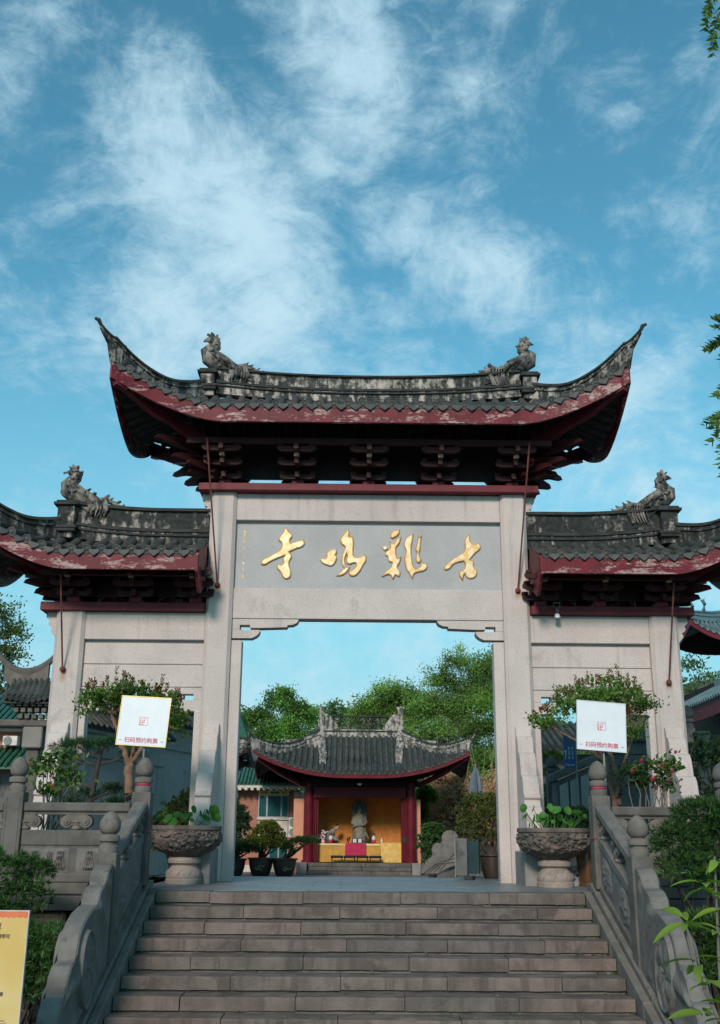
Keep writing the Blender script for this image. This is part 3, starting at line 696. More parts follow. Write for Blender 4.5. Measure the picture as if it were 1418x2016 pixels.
# ================================================================ GATEWAY
gate = thing('memorial_gateway', 'tall pink granite memorial gateway with three upturned grey tiled roofs and red brackets', 'gateway')
def pillar(x, hw, z1, hd=.22):
    c = .055
    poly = [(x-hw+c, -hd), (x+hw-c, -hd), (x+hw, -hd+c), (x+hw, hd-c), (x+hw-c, hd), (x-hw+c, hd), (x-hw, hd-c), (x-hw, -hd+c)]
    return MB().prism(poly, 'xy', -.05, z1).build('pillar', 'granite', gate)
for s in (-1, 1):
    pillar(s*2.472, .22, 6.288); pillar(s*4.90, .24, 4.198)
    a, b = sorted((s*2.075, s*2.251)); MB().box(a, b, -.125, .125, -.02, 3.752).build('door_jamb', 'granite', gate, bevel=.008)
    a, b = sorted((s*2.693, s*2.80)); MB().box(a, b, -.12, .12, -.02, 2.59).build('door_jamb', 'granite', gate, bevel=.008)
    a, b = sorted((s*4.55, s*4.659)); MB().box(a, b, -.12, .12, -.02, 2.59).build('door_jamb', 'granite', gate, bevel=.008)
# lintels and plaque of the middle bay
MB().box(-2.25, 2.25, -.15, .15, 5.815, 6.286).build('lintel', 'granite', gate, bevel=.008)
MB().box(-2.25, 2.25, -.05, .05, 5.755, 5.815).build('groove_strip', 'granite_grey', gate)
plaque = MB().box(-2.25, 2.25, -.085, .085, 4.632, 5.755).build('name_plaque', 'granite_grey', gate)
MB().box(-2.25, 2.25, -.135, .135, 4.115, 4.629).build('lintel', 'granite', gate, bevel=.008)
GLYPH = {'si': [(-1.408, 5.704), (-1.356, 5.628), (-1.301, 5.553), (-1.334, 5.476), (-1.321, 5.416), (-1.24, 5.441), (-1.109, 5.487), (-1.087, 5.418), (-1.121, 5.372), (-1.237, 5.326), (-1.346, 5.27), (-1.298, 5.189), (-1.325, 5.129), (-1.34, 5.054), (-1.308, 4.934), (-1.312, 4.845), (-1.363, 4.806), (-1.421, 4.829), (-1.458, 4.903), (-1.531, 5.007), (-1.52, 5.043), (-1.447, 5.038), (-1.419, 5.077), (-1.43, 5.143), (-1.394, 5.218), (-1.524, 5.166), (-1.638, 5.111), (-1.752, 5.044), (-1.799, 5.049), (-1.784, 5.109), (-1.67, 5.186), (-1.527, 5.271), (-1.484, 5.308), (-1.457, 5.384), (-1.467, 5.429), (-1.516, 5.48), (-1.5, 5.535), (-1.449, 5.597)], 'ming_a': [(-0.811, 5.134), (-0.782, 5.158), (-0.709, 5.165), (-0.696, 5.255), (-0.624, 5.31), (-0.551, 5.323), (-0.536, 5.272), (-0.556, 5.227), (-0.535, 5.182), (-0.563, 5.091), (-0.62, 5.037), (-0.678, 5.045), (-0.766, 5.083)], 'ming_b': [(-0.342, 5.669), (-0.33, 5.608), (-0.335, 5.547), (-0.262, 5.541), (-0.252, 5.426), (-0.259, 5.275), (-0.244, 5.208), (-0.185, 5.179), (-0.098, 5.201), (-0.046, 5.222), (-0.04, 5.141), (-0.097, 5.036), (-0.155, 4.93), (-0.241, 4.864), (-0.305, 4.878), (-0.323, 4.944), (-0.242, 4.974), (-0.199, 5.05), (-0.214, 5.088), (-0.33, 5.069), (-0.359, 5.099), (-0.352, 5.198), (-0.361, 5.259), (-0.389, 5.198), (-0.394, 5.087), (-0.358, 5.003), (-0.315, 5.01), (-0.358, 4.937), (-0.444, 4.874), (-0.516, 4.867), (-0.445, 4.943), (-0.387, 4.988), (-0.432, 5.062), (-0.441, 5.152), (-0.405, 5.303), (-0.386, 5.364), (-0.451, 5.424), (-0.466, 5.5), (-0.409, 5.592)], 'ji_a': [(0.53, 5.677), (0.515, 5.601), (0.412, 5.524), (0.383, 5.554), (0.427, 5.646)], 'ji_b': [(0.237, 5.364), (0.31, 5.386), (0.333, 5.341), (0.28, 5.31)], 'ji_c': [(0.368, 5.462), (0.441, 5.418), (0.515, 5.525), (0.55, 5.54), (0.529, 5.449), (0.47, 5.357), (0.47, 5.236), (0.493, 5.161), (0.551, 5.192), (0.528, 5.102), (0.49, 5.026), (0.536, 4.937), (0.527, 4.862), (0.454, 4.891), (0.42, 4.817), (0.367, 4.891), (0.246, 4.866), (0.31, 4.95), (0.382, 5.01), (0.411, 5.094), (0.353, 5.13), (0.333, 5.205), (0.295, 5.235), (0.324, 5.295), (0.368, 5.326), (0.383, 5.387)], 'ji_d': [(0.765, 5.597), (0.749, 5.497), (0.725, 5.345), (0.732, 5.194), (0.76, 5.044), (0.803, 4.984), (0.891, 5.03), (0.906, 5.081), (0.979, 5.091), (0.993, 5.031), (0.948, 4.971), (0.832, 4.94), (0.774, 4.909), (0.744, 4.835), (0.701, 4.909), (0.644, 5.013), (0.624, 5.163), (0.645, 5.314), (0.617, 5.404), (0.647, 5.511), (0.706, 5.572)], 'ji_e': [(0.861, 5.565), (0.881, 5.534), (0.905, 5.565), (0.889, 5.468), (0.879, 5.346), (0.858, 5.24), (0.892, 5.15), (0.862, 5.099), (0.828, 5.119), (0.819, 5.18), (0.835, 5.285), (0.815, 5.315), (0.842, 5.437)], 'gu': [(1.719, 5.607), (1.759, 5.446), (1.891, 5.447), (1.903, 5.371), (1.813, 5.28), (1.708, 5.158), (1.78, 5.129), (1.778, 5.039), (1.834, 4.964), (1.818, 4.889), (1.73, 4.838), (1.658, 4.873), (1.645, 4.933), (1.615, 4.902), (1.59, 4.813), (1.542, 4.902), (1.552, 4.947), (1.631, 4.992), (1.648, 5.082), (1.62, 5.142), (1.459, 5.096), (1.341, 4.989), (1.297, 4.989), (1.304, 5.034), (1.431, 5.155), (1.564, 5.247), (1.639, 5.308), (1.658, 5.505)]}
for k, p in GLYPH.items():
    for (nm, mt, ex, bv, off, y) in (('gilt_character', 'gold', .002, .020, -.014, -.098), ('character_rim', 'gold_edge', .003, .0, .012, -.0865)):
        cu = bpy.data.curves.new(nm, 'CURVE'); cu.dimensions = '2D'; cu.fill_mode = 'BOTH'; cu.extrude = ex; cu.bevel_depth = bv; cu.bevel_resolution = 2; cu.offset = off
        sp = cu.splines.new('BEZIER'); sp.bezier_points.add(len(p)-1); sp.use_cyclic_u = True
        for bp, (x, z) in zip(sp.bezier_points, p):
            bp.co = (x, z, 0); bp.handle_left_type = bp.handle_right_type = 'AUTO'
        n_ = len(p)
        for i in range(n_):
            a = Vector(p[i-1])-Vector(p[i]); b = Vector(p[(i+1) % n_])-Vector(p[i])
            if a.length and b.length and a.angle(b) < 1.75:
                sp.bezier_points[i].handle_left_type = sp.bezier_points[i].handle_right_type = 'VECTOR'
        cu.materials.append(MAT[mt])
        o = bpy.data.objects.new(nm, cu); COL.objects.link(o); o.parent = plaque
        o.location = (0, y, 0); o.rotation_euler = (math.pi/2, 0, 0)
# column of small gilt signature strokes at the left end of the plaque
sg = MB(); rs = random.Random(4)
for i, (z, n_, w_) in enumerate(((5.60, 4, .05), (5.50, 3, .08), (5.33, 3, .03), (5.20, 3, .03), (5.07, 3, .03), (4.97, 3, .035), (4.84, 3, .04))):
    for q in range(n_):
        a = rs.uniform(-.6, 1.2); L_ = w_*rs.uniform(.6, 1.0); x, zz = -2.10+rs.uniform(-.25, .25)*w_, z+(q-n_/2)*w_*.45
        dx, dz = math.cos(a)*L_*.5, math.sin(a)*L_*.5; t = .005
        sg.hexa([(x-dx, -.0855, zz-dz-t), (x+dx, -.0855, zz+dz-t), (x+dx, -.0855, zz+dz+t), (x-dx, -.0855, zz-dz+t), (x-dx, -.092, zz-dz-t), (x+dx, -.092, zz+dz-t), (x+dx, -.092, zz+dz+t), (x-dx, -.092, zz-dz+t)])
sg.build('signature', 'gold', plaque)
def corner_bracket(x_in, d, ztop, l1, l2, h1=.16, h2=.135, jx=0):
    """stone bracket in two tiers with a small through-hole; x_in inner face of the pillar, d direction into the opening"""
    y = .115
    def P(l): return x_in+d*l
    m1 = [(P(0), ztop), (P(l1), ztop), (P(l1-.005), ztop-.03), (P(l1-.035), ztop-.065), (P(l1-.10), ztop-.095), (P(l1-.18), ztop-.10), (P(l1-.19), ztop-.135), (P(l2+.02), ztop-h1+.02), (P(.30), ztop-h1+.02), (P(.30), ztop-.10), (P(.13), ztop-.10), (P(.13), ztop-h1), (P(0), ztop-h1)]
    MB().prism(m1, 'xz', -y, y).build('stone_bracket', 'granite', gate)
    z2 = ztop-h1-.003
    m2 = [(P(0), z2), (P(.13), z2), (P(.13), z2-.012), (P(l2), z2-.012), (P(l2), z2-.04), (P(l2-.02), z2-.08), (P(l2-.06), z2-.115), (P(l2-.13), z2-h2), (P(0), z2-h2)]
    MB().prism(m2, 'xz', -y+.004, y-.004).build('stone_bracket', 'granite', gate)
for s in (-1, 1):
    corner_bracket(s*2.25, -s, 4.112, 1.10, .46, .17, .15)
# side bays
for s in (-1, 1):
    a, b = sorted((s*2.693, s*4.659))
    MB().box(a, b, -.16, .16, 3.742, 4.196).build('lintel', 'granite', gate, bevel=.008)
    MB().box(a, b, -.07, .07, 3.692, 3.742).build('groove_strip', 'granite_grey', gate)
    MB().box(a, b, -.105, .10, 3.345, 3.692).build('wall_panel', 'granite', gate, bevel=.009)
    MB().box(a, b, -.10, .10, 2.976, 3.338).build('wall_panel', 'granite', gate, bevel=.009)
    corner_bracket(s*2.693, s, 2.966, .86, .44, .185, .19); corner_bracket(s*4.659, -s, 2.966, .86, .44, .185, .19)
    # scalloped corbels under the beam ends
    for x0, zt, w_, h_ in ((2.693, 6.285, .17, .36), (5.141, 4.196, .20, .42)):
        poly = [(s*x0, zt), (s*(x0+w_), zt)]
        for i in range(1, 4):
            wz = w_*(1-.24*i); zc = zt-h_*(i-.5)/3.4
            for t in (-1.1, -.4, .4, 1.1):
                poly.append((s*(x0+wz+.045*math.cos(t)), zc-.055*math.sin(-t)*-1 if False else zc-.05*math.sin(t)))
        poly += [(s*(x0+.02), zt-h_), (s*x0, zt-h_)]
        MB().prism(poly, 'xz', -.09, .09).build('corbel', 'granite', gate)
    # red cross beams
    a, b = sorted((s*2.70, s*5.40))
    MB().box(a, b, -.28, .28, 4.20, 4.342).build('cross_beam', 'red', gate, bevel=.008)
MB().box(-2.895, 2.895, -.35, .35, 6.29, 6.418).build('cross_beam', 'red', gate, bevel=.008)
# drum stones braced against the pillar feet
def drum(x, hw):
    prof = [(-.20, 2.39), (-.25, 2.385), (-.30, 2.34), (-.32, 2.22), (-.38, 2.20), (-.43, 2.14), (-.45, 2.03), (-.47, 1.95), (-.55, 1.93), (-.61, 1.85), (-.64, 1.72), (-.66, 1.60), (-.74, 1.58),
            (-.80, 1.50), (-.83, 1.36), (-.84, 1.31), (-.90, 1.29), (-.90, 1.24), (-.86, 1.22), (-.88, 1.14), (-.96, 1.10), (-1.02, 1.0), (-1.05, .86), (-1.05, .50), (-1.10, .48), (-.20, .48)]
    o = MB().prism(prof, 'yz', x-hw, x+hw).build('drum_stone', 'granite', gate, bevel=.02, smooth=30)
    MB().box(x-hw-.07, x+hw+.07, -1.16, -.223, -.02, .475).build('plinth_block', 'granite_dark', gate, bevel=.012)
    for q in (-1, 1):
        def ros(u, v, q=q):
            t = u*2*math.pi; r_ = v; y = -.60+.30*r_*math.cos(t); z = .95+.36*r_*math.sin(t)
            return (x+q*(hw+.0005+max(0, .018*(1-r_**5)*(.4+.6*abs(math.cos(4*t))))), y, z)
        MB().grid(ros, 40, 8).build('carved_rosette', 'granite', gate, smooth=60)
for s in (-1, 1):
    drum(s*2.49, .125); drum(s*4.90, .14)

# ---------------------------------------------------------------- roofs
class Roof:
    """hipped tile roof with swept-up corners. local: ridge along x at y=cy; front is -y. caps: extent of x; hip flags"""
    def __init__(s, xa, xb, hipL, hipR, Rx, Lx, xk, Ye, flare, ze, lift, zr, cx=0.0, cy=0.0, sag=.0, hipsag=.18, pw=1.7):
        s.__dict__.update(locals())
    def t(s, x):
        a = abs(x)
        if (x < 0 and not s.hipL) or (x > 0 and not s.hipR): return 0.0
        return max(0.0, (a-s.xk)/(s.Lx-s.xk))
    def u(s, x):
        a = abs(x)
        if (x < 0 and not s.hipL) or (x > 0 and not s.hipR): return 0.0
        return min(1.0, max(0.0, (a-s.Rx)/(s.Lx-s.Rx)))
    def E(s, x):
        t = s.t(x); return Vector((x, -(s.Ye+s.flare*t*t), s.ze+s.lift*t**s.pw))
    def T(s, x):
        u = s.u(x); c = s.E(math.copysign(s.Lx, x)) if u > 0 else None
        if c is None: return Vector((x, 0, s.zr))
        y = c.y*u; z = lerp(s.zr, c.z, u)-s.hipsag*math.sin(math.pi*min(1, u*1.0))*(s.zr-s.ze)
        return Vector((x, y, z))
    def P(s, x, q, off=0.0, back=False):
        e, t = s.E(x), s.T(x); g = q-.14*math.sin(math.pi*q)*(1 if t.z > e.z else 0)
        y = lerp(e.y, t.y, q); z = lerp(e.z, t.z, g)+off
        return Vector((x+s.cx, (-y if back else y)+s.cy, z))
DRIP = [(-.088, .012), (.088, .012), (.088, -.022), (.075, -.045), (.052, -.062), (.026, -.085), (0, -.105), (-.026, -.085), (-.052, -.062), (-.075, -.045), (-.088, -.022)]
def cover(path, r, n=9, disc=True, lip=.012, rings=0):
    """half-round cover tile along a path, closed by an ornamented disc at the eave"""
    mb = MB(); path = [Vector(p) for p in path]; R = []
    for i, p in enumerate(path):
        t = (path[min(i+1, len(path)-1)]-path[max(i-1, 0)]).normalized(); a = t.cross(Vector((0, 0, 1))).normalized(); b = a.cross(t)
        R.append([p+a*r*math.cos(th)+b*r*math.sin(th) for th in [-.35+(math.pi+.7)*k/n for k in range(n+1)]])
    mb.rings(R)
    if disc:
        p, t = path[0], (path[1]-path[0]).normalized(); a = t.cross(Vector((0, 0, 1))).normalized(); b = a.cross(t); m = 14
        def ring(rr, d): return [p+t*d+(a*math.cos(2*math.pi*k/m)+b*math.sin(2*math.pi*k/m))*rr for k in range(m)]
        mb.rings([ring(r*1.06, .03), ring(r*1.08, -.012), ring(r*.86, -.014), ring(r*.80, -.004), ring(r*.45, -.003), ring(r*.30, -.013)])
    return mb
def seg_path(r, x, q0, q1, off, n=4, back=False):
    return [r.P(x, lerp(q0, q1, i/n), off, back) for i in range(n+1)]
def build_roof(r, parent, name, pitch, tr, mats, nseg=3, fascia=.25, fz=-.03, back=True, drip=1.0, rows=14, tile_names=('cover_tile', 'drip_tile'), hip_h=.2, soffit='red_deep', fasc='red_peel', sof_z=-.20, sub=None, sides=True, dist=1):
    ro = bpy.data.objects.new(name, None); COL.objects.link(ro); ro.parent = parent
    M_t, M_p, M_pl, M_cap = mats
    xa, xb = r.xa, r.xb
    # pan tiles: a stepped sheet, front and back
    nx = max(12, int((xb-xa)/(pitch/2)))
    xs = np.linspace(xa, xb, nx+1)
    pan = MB()
    for bk in ((False, True) if back else (False,)):
        R = []
        for k in range(rows):
            for q, o_ in ((k/rows, .022), ((k+.98)/rows, .0)):
                R.append([r.P(x, q, o_+(-.012 if (int((x-xa)/(pitch/2)+.5) % 2) else .012), bk) for x in xs])
        R.append([r.P(x, 1.0, .02, bk) for x in xs])
        pan.rings(R, closed_ring=False, cap=False)
    sl_ = []
    for sgn, hip in ((-1, r.hipL), (1, r.hipR)):
        if not hip or not sides: continue
        c = r.E(sgn*r.Lx)
        def side(u, v, sgn=sgn, c=c):
            y = lerp(c.y, -c.y, u); q = v; w = 1-abs(2*u-1); x0 = r.Lx; z0 = c.z-(1-(abs(2*u-1))**1.6)*r.lift
            x1 = lerp(r.Lx, r.Rx, w); tp = r.T(sgn*x1)
            return (sgn*lerp(x0, x1, q)+r.cx, y+r.cy, lerp(z0, tp.z if w > 0 else c.z, q)+.01)
        pan.grid(side, 20, 8)
        # end fascia and tile ends along the side eave
        pth = [side(i/20, 0) for i in range(21)]
        pth = [(p[0], p[1], p[2]+fz-.01) for p in pth]
        MB().sweep(pth, [(-.025, -fascia), (.025, -fascia), (.025, 0), (-.025, 0)]).build('fascia', fasc, ro)
        se = MB()
        for i in range(1, int(abs(2*c.y)/pitch)):
            u_ = i*pitch/abs(2*c.y); a_ = Vector(side(u_, 0)); b_ = Vector(side(u_, .6)); dr_ = (a_-b_).normalized()
            se.tube([a_+dr_*.06+Vector((0, 0, .03)), b_+Vector((0, 0, .03))], tr, 8)
        stuff(se.build('side_tile_ends', M_t, ro, smooth=40))
    stuff(pan.build('pan_tiles', M_p, ro, recalc=False))
    # cover tiles and drip tiles on the front slope
    n = int((xb-xa-.06)/pitch); x0 = (xa+xb)/2-n*pitch/2
    if not (r.hipL and r.hipR):                   # one end butts against a pillar
        x0 = xa+pitch*.45 if r.hipR else xb-pitch*.45-n*pitch
    cache = {}; bt = MB()
    for i in range(n+1):
        x = x0+i*pitch
        if x < xa+.02 or x > xb-.02: continue
        tt = r.t(x); uu = r.u(x); straight = (tt == 0 and uu == 0)
        ln = (r.T(x)-r.E(x)).length
        m = max(1, min(nseg, int(ln/.28)))
        for k in range(m):
            q0, q1 = k/m, (k+1)/m
            e0 = -.045/max(ln, .2) if k == 0 else -.01
            key = (k, m) if straight else None
            if key and key in cache:
                o = cache[key].copy(); COL.objects.link(o); o.location = (x-cache[key]['_x'], 0, 0); o.parent = ro
            else:
                o = cover(seg_path(r, x, q0+e0, q1, .028+.006*(0 if k == 0 else -1)*0, 3), tr*(1 if k == 0 else .97), disc=(k == 0)).build(tile_names[0], M_t, ro, smooth=45)
                if key: cache[key] = o; o['_x'] = x
        if back:
            bt.tube(seg_path(r, x, -.03, 1, .03, 3, True), tr, 7)
    for o in cache.values(): del o['_x']
    if back: stuff(bt.build('back_slope_tiles', M_t, ro, smooth=45))
    dm = None
    for i in range(n):
        x = x0+(i+.5)*pitch
        if x < xa+.03 or x > xb-.03: continue
        e = r.E(x); sl0 = (r.E(x+.03).z-r.E(x-.03).z)/.06; sy0 = (r.E(x+.03).y-r.E(x-.03).y)/.06
        if dm is None:
            sc = drip
            dm = MB().prism([(a*sc, b*sc) for a, b in DRIP], 'xz', -.012, .012).mesh('drip_tile', M_t, bevel=.004)
        o = put(tile_names[1], dm, ro, (e.x+r.cx, e.y-.045+r.cy, e.z+.004))
        o.rotation_euler = (-.22, -math.atan(sl0), math.atan(sy0))
    # fascia board, in the lengths it is made of, then soffit boards and rafters
    cuts = [xa] + ([-r.xk] if r.hipL and xa < -r.xk else []) + ([r.xk] if r.hipR and xb > r.xk else []) + [xb]
    for a, b in zip(cuts[:-1], cuts[1:]):
        pth = [r.E(lerp(a, b, i/14))+Vector((r.cx, r.cy, fz)) for i in range(15)]
        MB().sweep(pth, [(-.03, -fascia), (.03, -fascia), (.03, 0), (-.03, 0)]).build('fascia', fasc, ro)
    pth = [r.E(lerp(xa, xb, i/30))+Vector((r.cx, r.cy, fz)) for i in range(31)]
    if back:
        MB().sweep([(p.x, 2*r.cy-p.y, p.z) for p in pth], [(-.03, -fascia), (.03, -fascia), (.03, 0), (-.03, 0)]).build('fascia', fasc, ro)
    so = MB()
    for bk in ((False, True) if back else (False,)):
        so.grid(lambda u, v, bk=bk: r.P(lerp(xa, xb, u), v*.985+.012, sof_z, bk), 30, 6)
        nr = int((xb-xa)/.24)
        for i in range(1, nr):
            x = lerp(xa, xb, i/nr); a, b = r.P(x, .03, sof_z-.04, bk), r.P(x, .95, sof_z-.04, bk)
            so.tube([a, b], .042, 4)
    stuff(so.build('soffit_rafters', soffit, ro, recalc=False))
    return ro
def hip_ridge(r, ro, sgn, h=.20, w_=.07, tip=(.30, .75), lift_e=.0, mats=('plaster', 'ridge_cap'), u0=.0, back=False, start_z=0, n=18):
    """raised plaster band over the hip, ending in a long upturned tip"""
    c = r.E(sgn*r.Lx); pts = []
    for i in range(n+1):
        u = lerp(u0, 1.0, i/n); p = r.T(sgn*lerp(r.Rx, r.Lx, u)); pts.append(Vector((p.x+r.cx, p.y, p.z+.01+start_z*(1-u)**2+lift_e*max(0, (u-.35)/.65)**2)))
    d_ = (pts[-1]-pts[-3]); d_.z = 0; d_.normalize()
    ext, rise = tip; k = 9; z0 = pts[-1].z; s0 = (pts[-1].z-pts[-3].z)/max(.01, (pts[-1]-pts[-3]).xy.length)
    body = list(pts); last = pts[-1]
    tips = [last+d_*(ext*q)+Vector((0, 0, s0*ext*q+(rise-s0*ext)*q**1.7)) for q in [i/k for i in range(1, k+1)]]
    fy = (lambda p: Vector((p.x, (-p.y if back else p.y)+r.cy, p.z)))
    # plaster band
    rings = []; allp = [fy(p) for p in body+tips]; N = len(allp); nb = len(body)
    for i, p in enumerate(allp):
        t = allp[min(i+1, N-1)]-allp[max(i-1, 0)]; t2 = Vector((t.x, t.y, 0)).normalized(); a = t2.cross(Vector((0, 0, 1)))
        f = lerp(1.0, .72, max(0, i/nb-.6)/.4) if i < nb else .72*(1-.82*((i-nb+1)/k)**.7)
        g = lerp(1.0, .8, max(0, i/nb-.6)/.4) if i < nb else .8*(1-.72*((i-nb+1)/k))
        hh, ww = h*f, w_*g; ub = lerp(u0, 1.0, min(1, i/(nb-1))); zb = -.03-(start_z*(1-ub)**2+lift_e*max(0, (ub-.35)/.65)**2 if i < nb else lift_e*max(0, 1-(i-nb+1)/3))
        rings.append([p+a*u+Vector((0, 0, v)) for u, v in ((-ww, zb), (ww, zb), (ww, hh*.42), (ww*1.35, hh*.46), (ww*1.35, hh*.56), (ww*.85, hh*.60), (ww*.85, hh*.9), (-ww*.85, hh*.9), (-ww*.85, hh*.60), (-ww*1.35, hh*.56), (-ww*1.35, hh*.46), (-ww, hh*.42))])
    o = MB().rings(rings).build('hip_ridge', mats[0], ro, smooth=25)
    rings = []
    for i, p in enumerate(allp):
        t = allp[min(i+1, N-1)]-allp[max(i-1, 0)]; t2 = Vector((t.x, t.y, 0)).normalized(); a = t2.cross(Vector((0, 0, 1)))
        f = lerp(1.0, .72, max(0, i/nb-.6)/.4) if i < nb else .72*(1-.82*((i-nb+1)/k)**.7)
        g = lerp(1.0, .8, max(0, i/nb-.6)/.4) if i < nb else .8*(1-.60*((i-nb+1)/k))
        z0_ = h*f*.9; ww = w_*1.25*g; th = .05*g+.012
        rings.append([p+a*u+Vector((0, 0, z0_+v)) for u, v in ((-ww, .0), (ww, .0), (ww*.9, th*.7), (ww*.4, th), (-ww*.4, th), (-ww*.9, th*.7))])
    tp = allp[-1]
    m2 = MB().rings(rings)
    dirn = (allp[-1]-allp[-2]).normalized()
    m2.tube([tp+Vector((0, 0, h*.15)), tp+dirn*.06+Vector((0, 0, h*.22)), tp+dirn*.11+Vector((sgn*.04, 0, h*.14))], [.03, .036, .022], 7)
    m2.build('hip_cap', mats[1], ro, smooth=30)
    # carved bracket under the tip and a drip plate at the corner
    cpt = fy(pts[-1]); dd = Vector((d_.x, -d_.y if back else d_.y, 0))
    MB().tube([cpt+dd*-.03+Vector((0, 0, .02)), cpt+dd*.07+Vector((0, 0, .10)), cpt+dd*.15+Vector((0, 0, rise*.40)), cpt+dd*(ext*.78)+Vector((0, 0, rise*.66))], [.055, .05, .032, .01], 7, flat=.8).build('tip_bracket', mats[1], ro, smooth=40)
    m3 = MB().tube([cpt+dd*-.22+Vector((0, 0, .05)), cpt+dd*.06+Vector((0, 0, .06))], [.075, .06], 8); m3.build('corner_tile', 'tile', ro, smooth=45)
    return allp
def ridge_wall(ro, xa, xb, zfn, cy=0, base=.12, panel=.26, cap=.07, w_=.085, mats=('plaster', 'ridge_cap'), slantL=0, slantR=0, n=24):
    xs = [lerp(xa, xb, i/n) for i in range(n+1)]
    def sw(prof, a, b, nm, mt):
        pp = [(lerp(a, b, i/n), cy, zfn(lerp(a, b, i/n))) for i in range(n+1)]
        return MB().sweep(pp, prof).build(nm, mt, ro, smooth=25)
    def bx(w, z0, z1): return [(-w, z0), (w, z0), (w, z1), (-w, z1)]
    sw(bx(w_*1.15, -.10, base*.30), xa, xb, 'ridge_base', mats[0])
    sw(bx(w_*1.55, base*.30, base*.48), xa, xb, 'ridge_moulding', mats[1])
    sw(bx(w_*1.2, base*.48, base*.74), xa, xb, 'ridge_base', mats[0])
    sw(bx(w_*1.5, base*.74, base), xa, xb, 'ridge_moulding', mats[1])
    sw(bx(w_*.9, base, base+panel), xa, xb, 'ridge_panel', mats[0])
    sw(bx(w_*1.12, base, base+.022), xa+slantL, xb-slantR, 'panel_edge', mats[1])
    sw([(-w_*1.5, base+panel), (w_*1.5, base+panel), (w_*1.5, base+panel+cap*.5), (w_*.8, base+panel+cap), (-w_*.8, base+panel+cap), (-w_*1.5, base+panel+cap*.5)], xa, xb, 'ridge_cap', mats[1])
    for x, sl, sg in ((xa, slantL, 1), (xb, slantR, -1)):
        if sl:
            zb, zt = zfn(x)+base, zfn(x)+base+panel
            MB().hexa([(x+sg*sl, cy-w_*1.15, zb), (x+sg*sl+sg*.035, cy-w_*1.15, zb), (x+sg*sl+sg*.035, cy, zb), (x+sg*sl, cy, zb), (x+sg*.02, cy-w_*1.15, zt), (x+sg*.055, cy-w_*1.15, zt), (x+sg*.055, cy, zt), (x+sg*.02, cy, zt)]).build('panel_edge', mats[1], ro)
def phoenix(ro, x, y, z, d, s=1.0):
    """stucco bird on a pedestal, chest outward (d = outward x direction), tail running inward along the ridge"""
    mb = MB()
    P = lambda a, b, q=0: (x+d*a*s, y+q*s, z+b*s)
    prof = [(-.62, .0, .05), (-.46, .06, .08), (-.34, .11, .11), (-.20, .17, .15), (-.05, .23, .18), (.07, .32, .175), (.085, .40, .135), (.03, .47, .105), (-.03, .53, .092), (-.035, .585, .085), (.01, .635, .078), (.08, .655, .055), (.14, .65, .034), (.20, .63, .010)]
    mb.tube([P(a, b) for a, b, r in prof], [r*s for a, b, r in prof], 14, side=(0, 1, 0))
    # crest, wattle, wings, tail feathers
    for a0, b0, a1, b1, r0 in ((.02, .69, .06, .80, .036), (-.03, .68, -.05, .76, .034), (.06, .69, .12, .76, .026), (.09, .61, .075, .55, .022)):
        mb.tube([P(a0, b0), P(lerp(a0, a1, .6), lerp(b0, b1, .7)), P(a1, b1)], [r0*s, r0*.8*s, .004*s], 6)
    for q in (-1, 1):
        for i in range(5):
            a = -.02-.055*i
            mb.tube([P(.06-.03*i, .36-.02*i, q*.135), P(a-.05, .24-.02*i, q*.165), P(a-.14, .12-.02*i, q*.13)], [.03*s, .036*s, .012*s], 6, flat=.6)
    for i, (a, b) in enumerate(((-.66, .13), (-.78, .06), (-.86, .0), (-.58, .17))):
        mb.tube([P(-.35, .10), P(-.60, .09+.02*i), P(a, b), P(a-.06, b+.05)], [.05*s, .045*s, .035*s, .012*s], 7)
    for i in range(7):
        a = -.30-.05*i
        mb.tube([P(a, .10, -.08), P(a-.04, -.06, -.105), P(a+.02, -.22, -.10)], [.022*s, .028*s, .012*s], 6)
    for i in range(46):                       # ruffled, broken feathers
        k = random.randint(2, 10); a, b, r = prof[k]; th = random.uniform(0, 6.28); L_ = random.uniform(.05, .11)
        c = (a+random.uniform(-.03, .03), b+r*.85*math.sin(th), r*.85*math.cos(th))
        e = (c[0]-L_*random.uniform(.2, 1.0), c[1]+L_*random.uniform(-.5, .8)*(1 if k < 6 else .6), c[2]*1.35)
        mb.tube([P(*c), P(lerp(c[0], e[0], .5), lerp(c[1], e[1], .5), e[2]), P(*e)], [.026*s, .024*s, .006*s], 5)
    o = mb.build('phoenix', 'bird', ro, smooth=50)
    me = o.data
    for v in me.vertices:
        nz = mnoise.noise(v.co*17)*.026+mnoise.noise(v.co*41)*.018
        v.co += v.normal*nz*s*1.3
    return o
def pedestal(ro, x, y, z0, z1, hw=.15, mats=('plaster', 'ridge_cap')):
    MB().box(x-hw*.8, x+hw*.8, y-hw*1.1, y+hw*1.1, z0, z1-.09).build('pedestal', mats[0], ro, bevel=.01)
    m = MB().box(x-hw*1.15, x+hw*1.15, y-hw*1.4, y+hw*1.4, z1-.09, z1-.04); m.box(x-hw*.95, x+hw*.95, y-hw*1.2, y+hw*1.2, z1-.0395, z1)
    m.build('pedestal_moulding', mats[1], ro, bevel=.006); m = MB()
    m.box(x-hw*1.05, x+hw*1.05, y-hw*1.5, y+hw*1.5, z0+.10, z0+.15); m.box(x-hw*1.2, x+hw*1.2, y-hw*1.6, y+hw*1.6, z0+.1505, z0+.20)
    m.build('pedestal_moulding', mats[1], ro, bevel=.006)
TM = ('tile', 'tile_pan', 'plaster', 'ridge_cap')
main = Roof(-4.18, 4.18, True, True, 2.86, 4.18, 2.44, 1.43, .34, 7.385, .60, 8.10, hipsag=.30, pw=1.55)
ro = build_roof(main, gate, 'main_roof', .2365, .068, TM, nseg=2, fascia=.262, fz=-.03, sof_z=-.24)
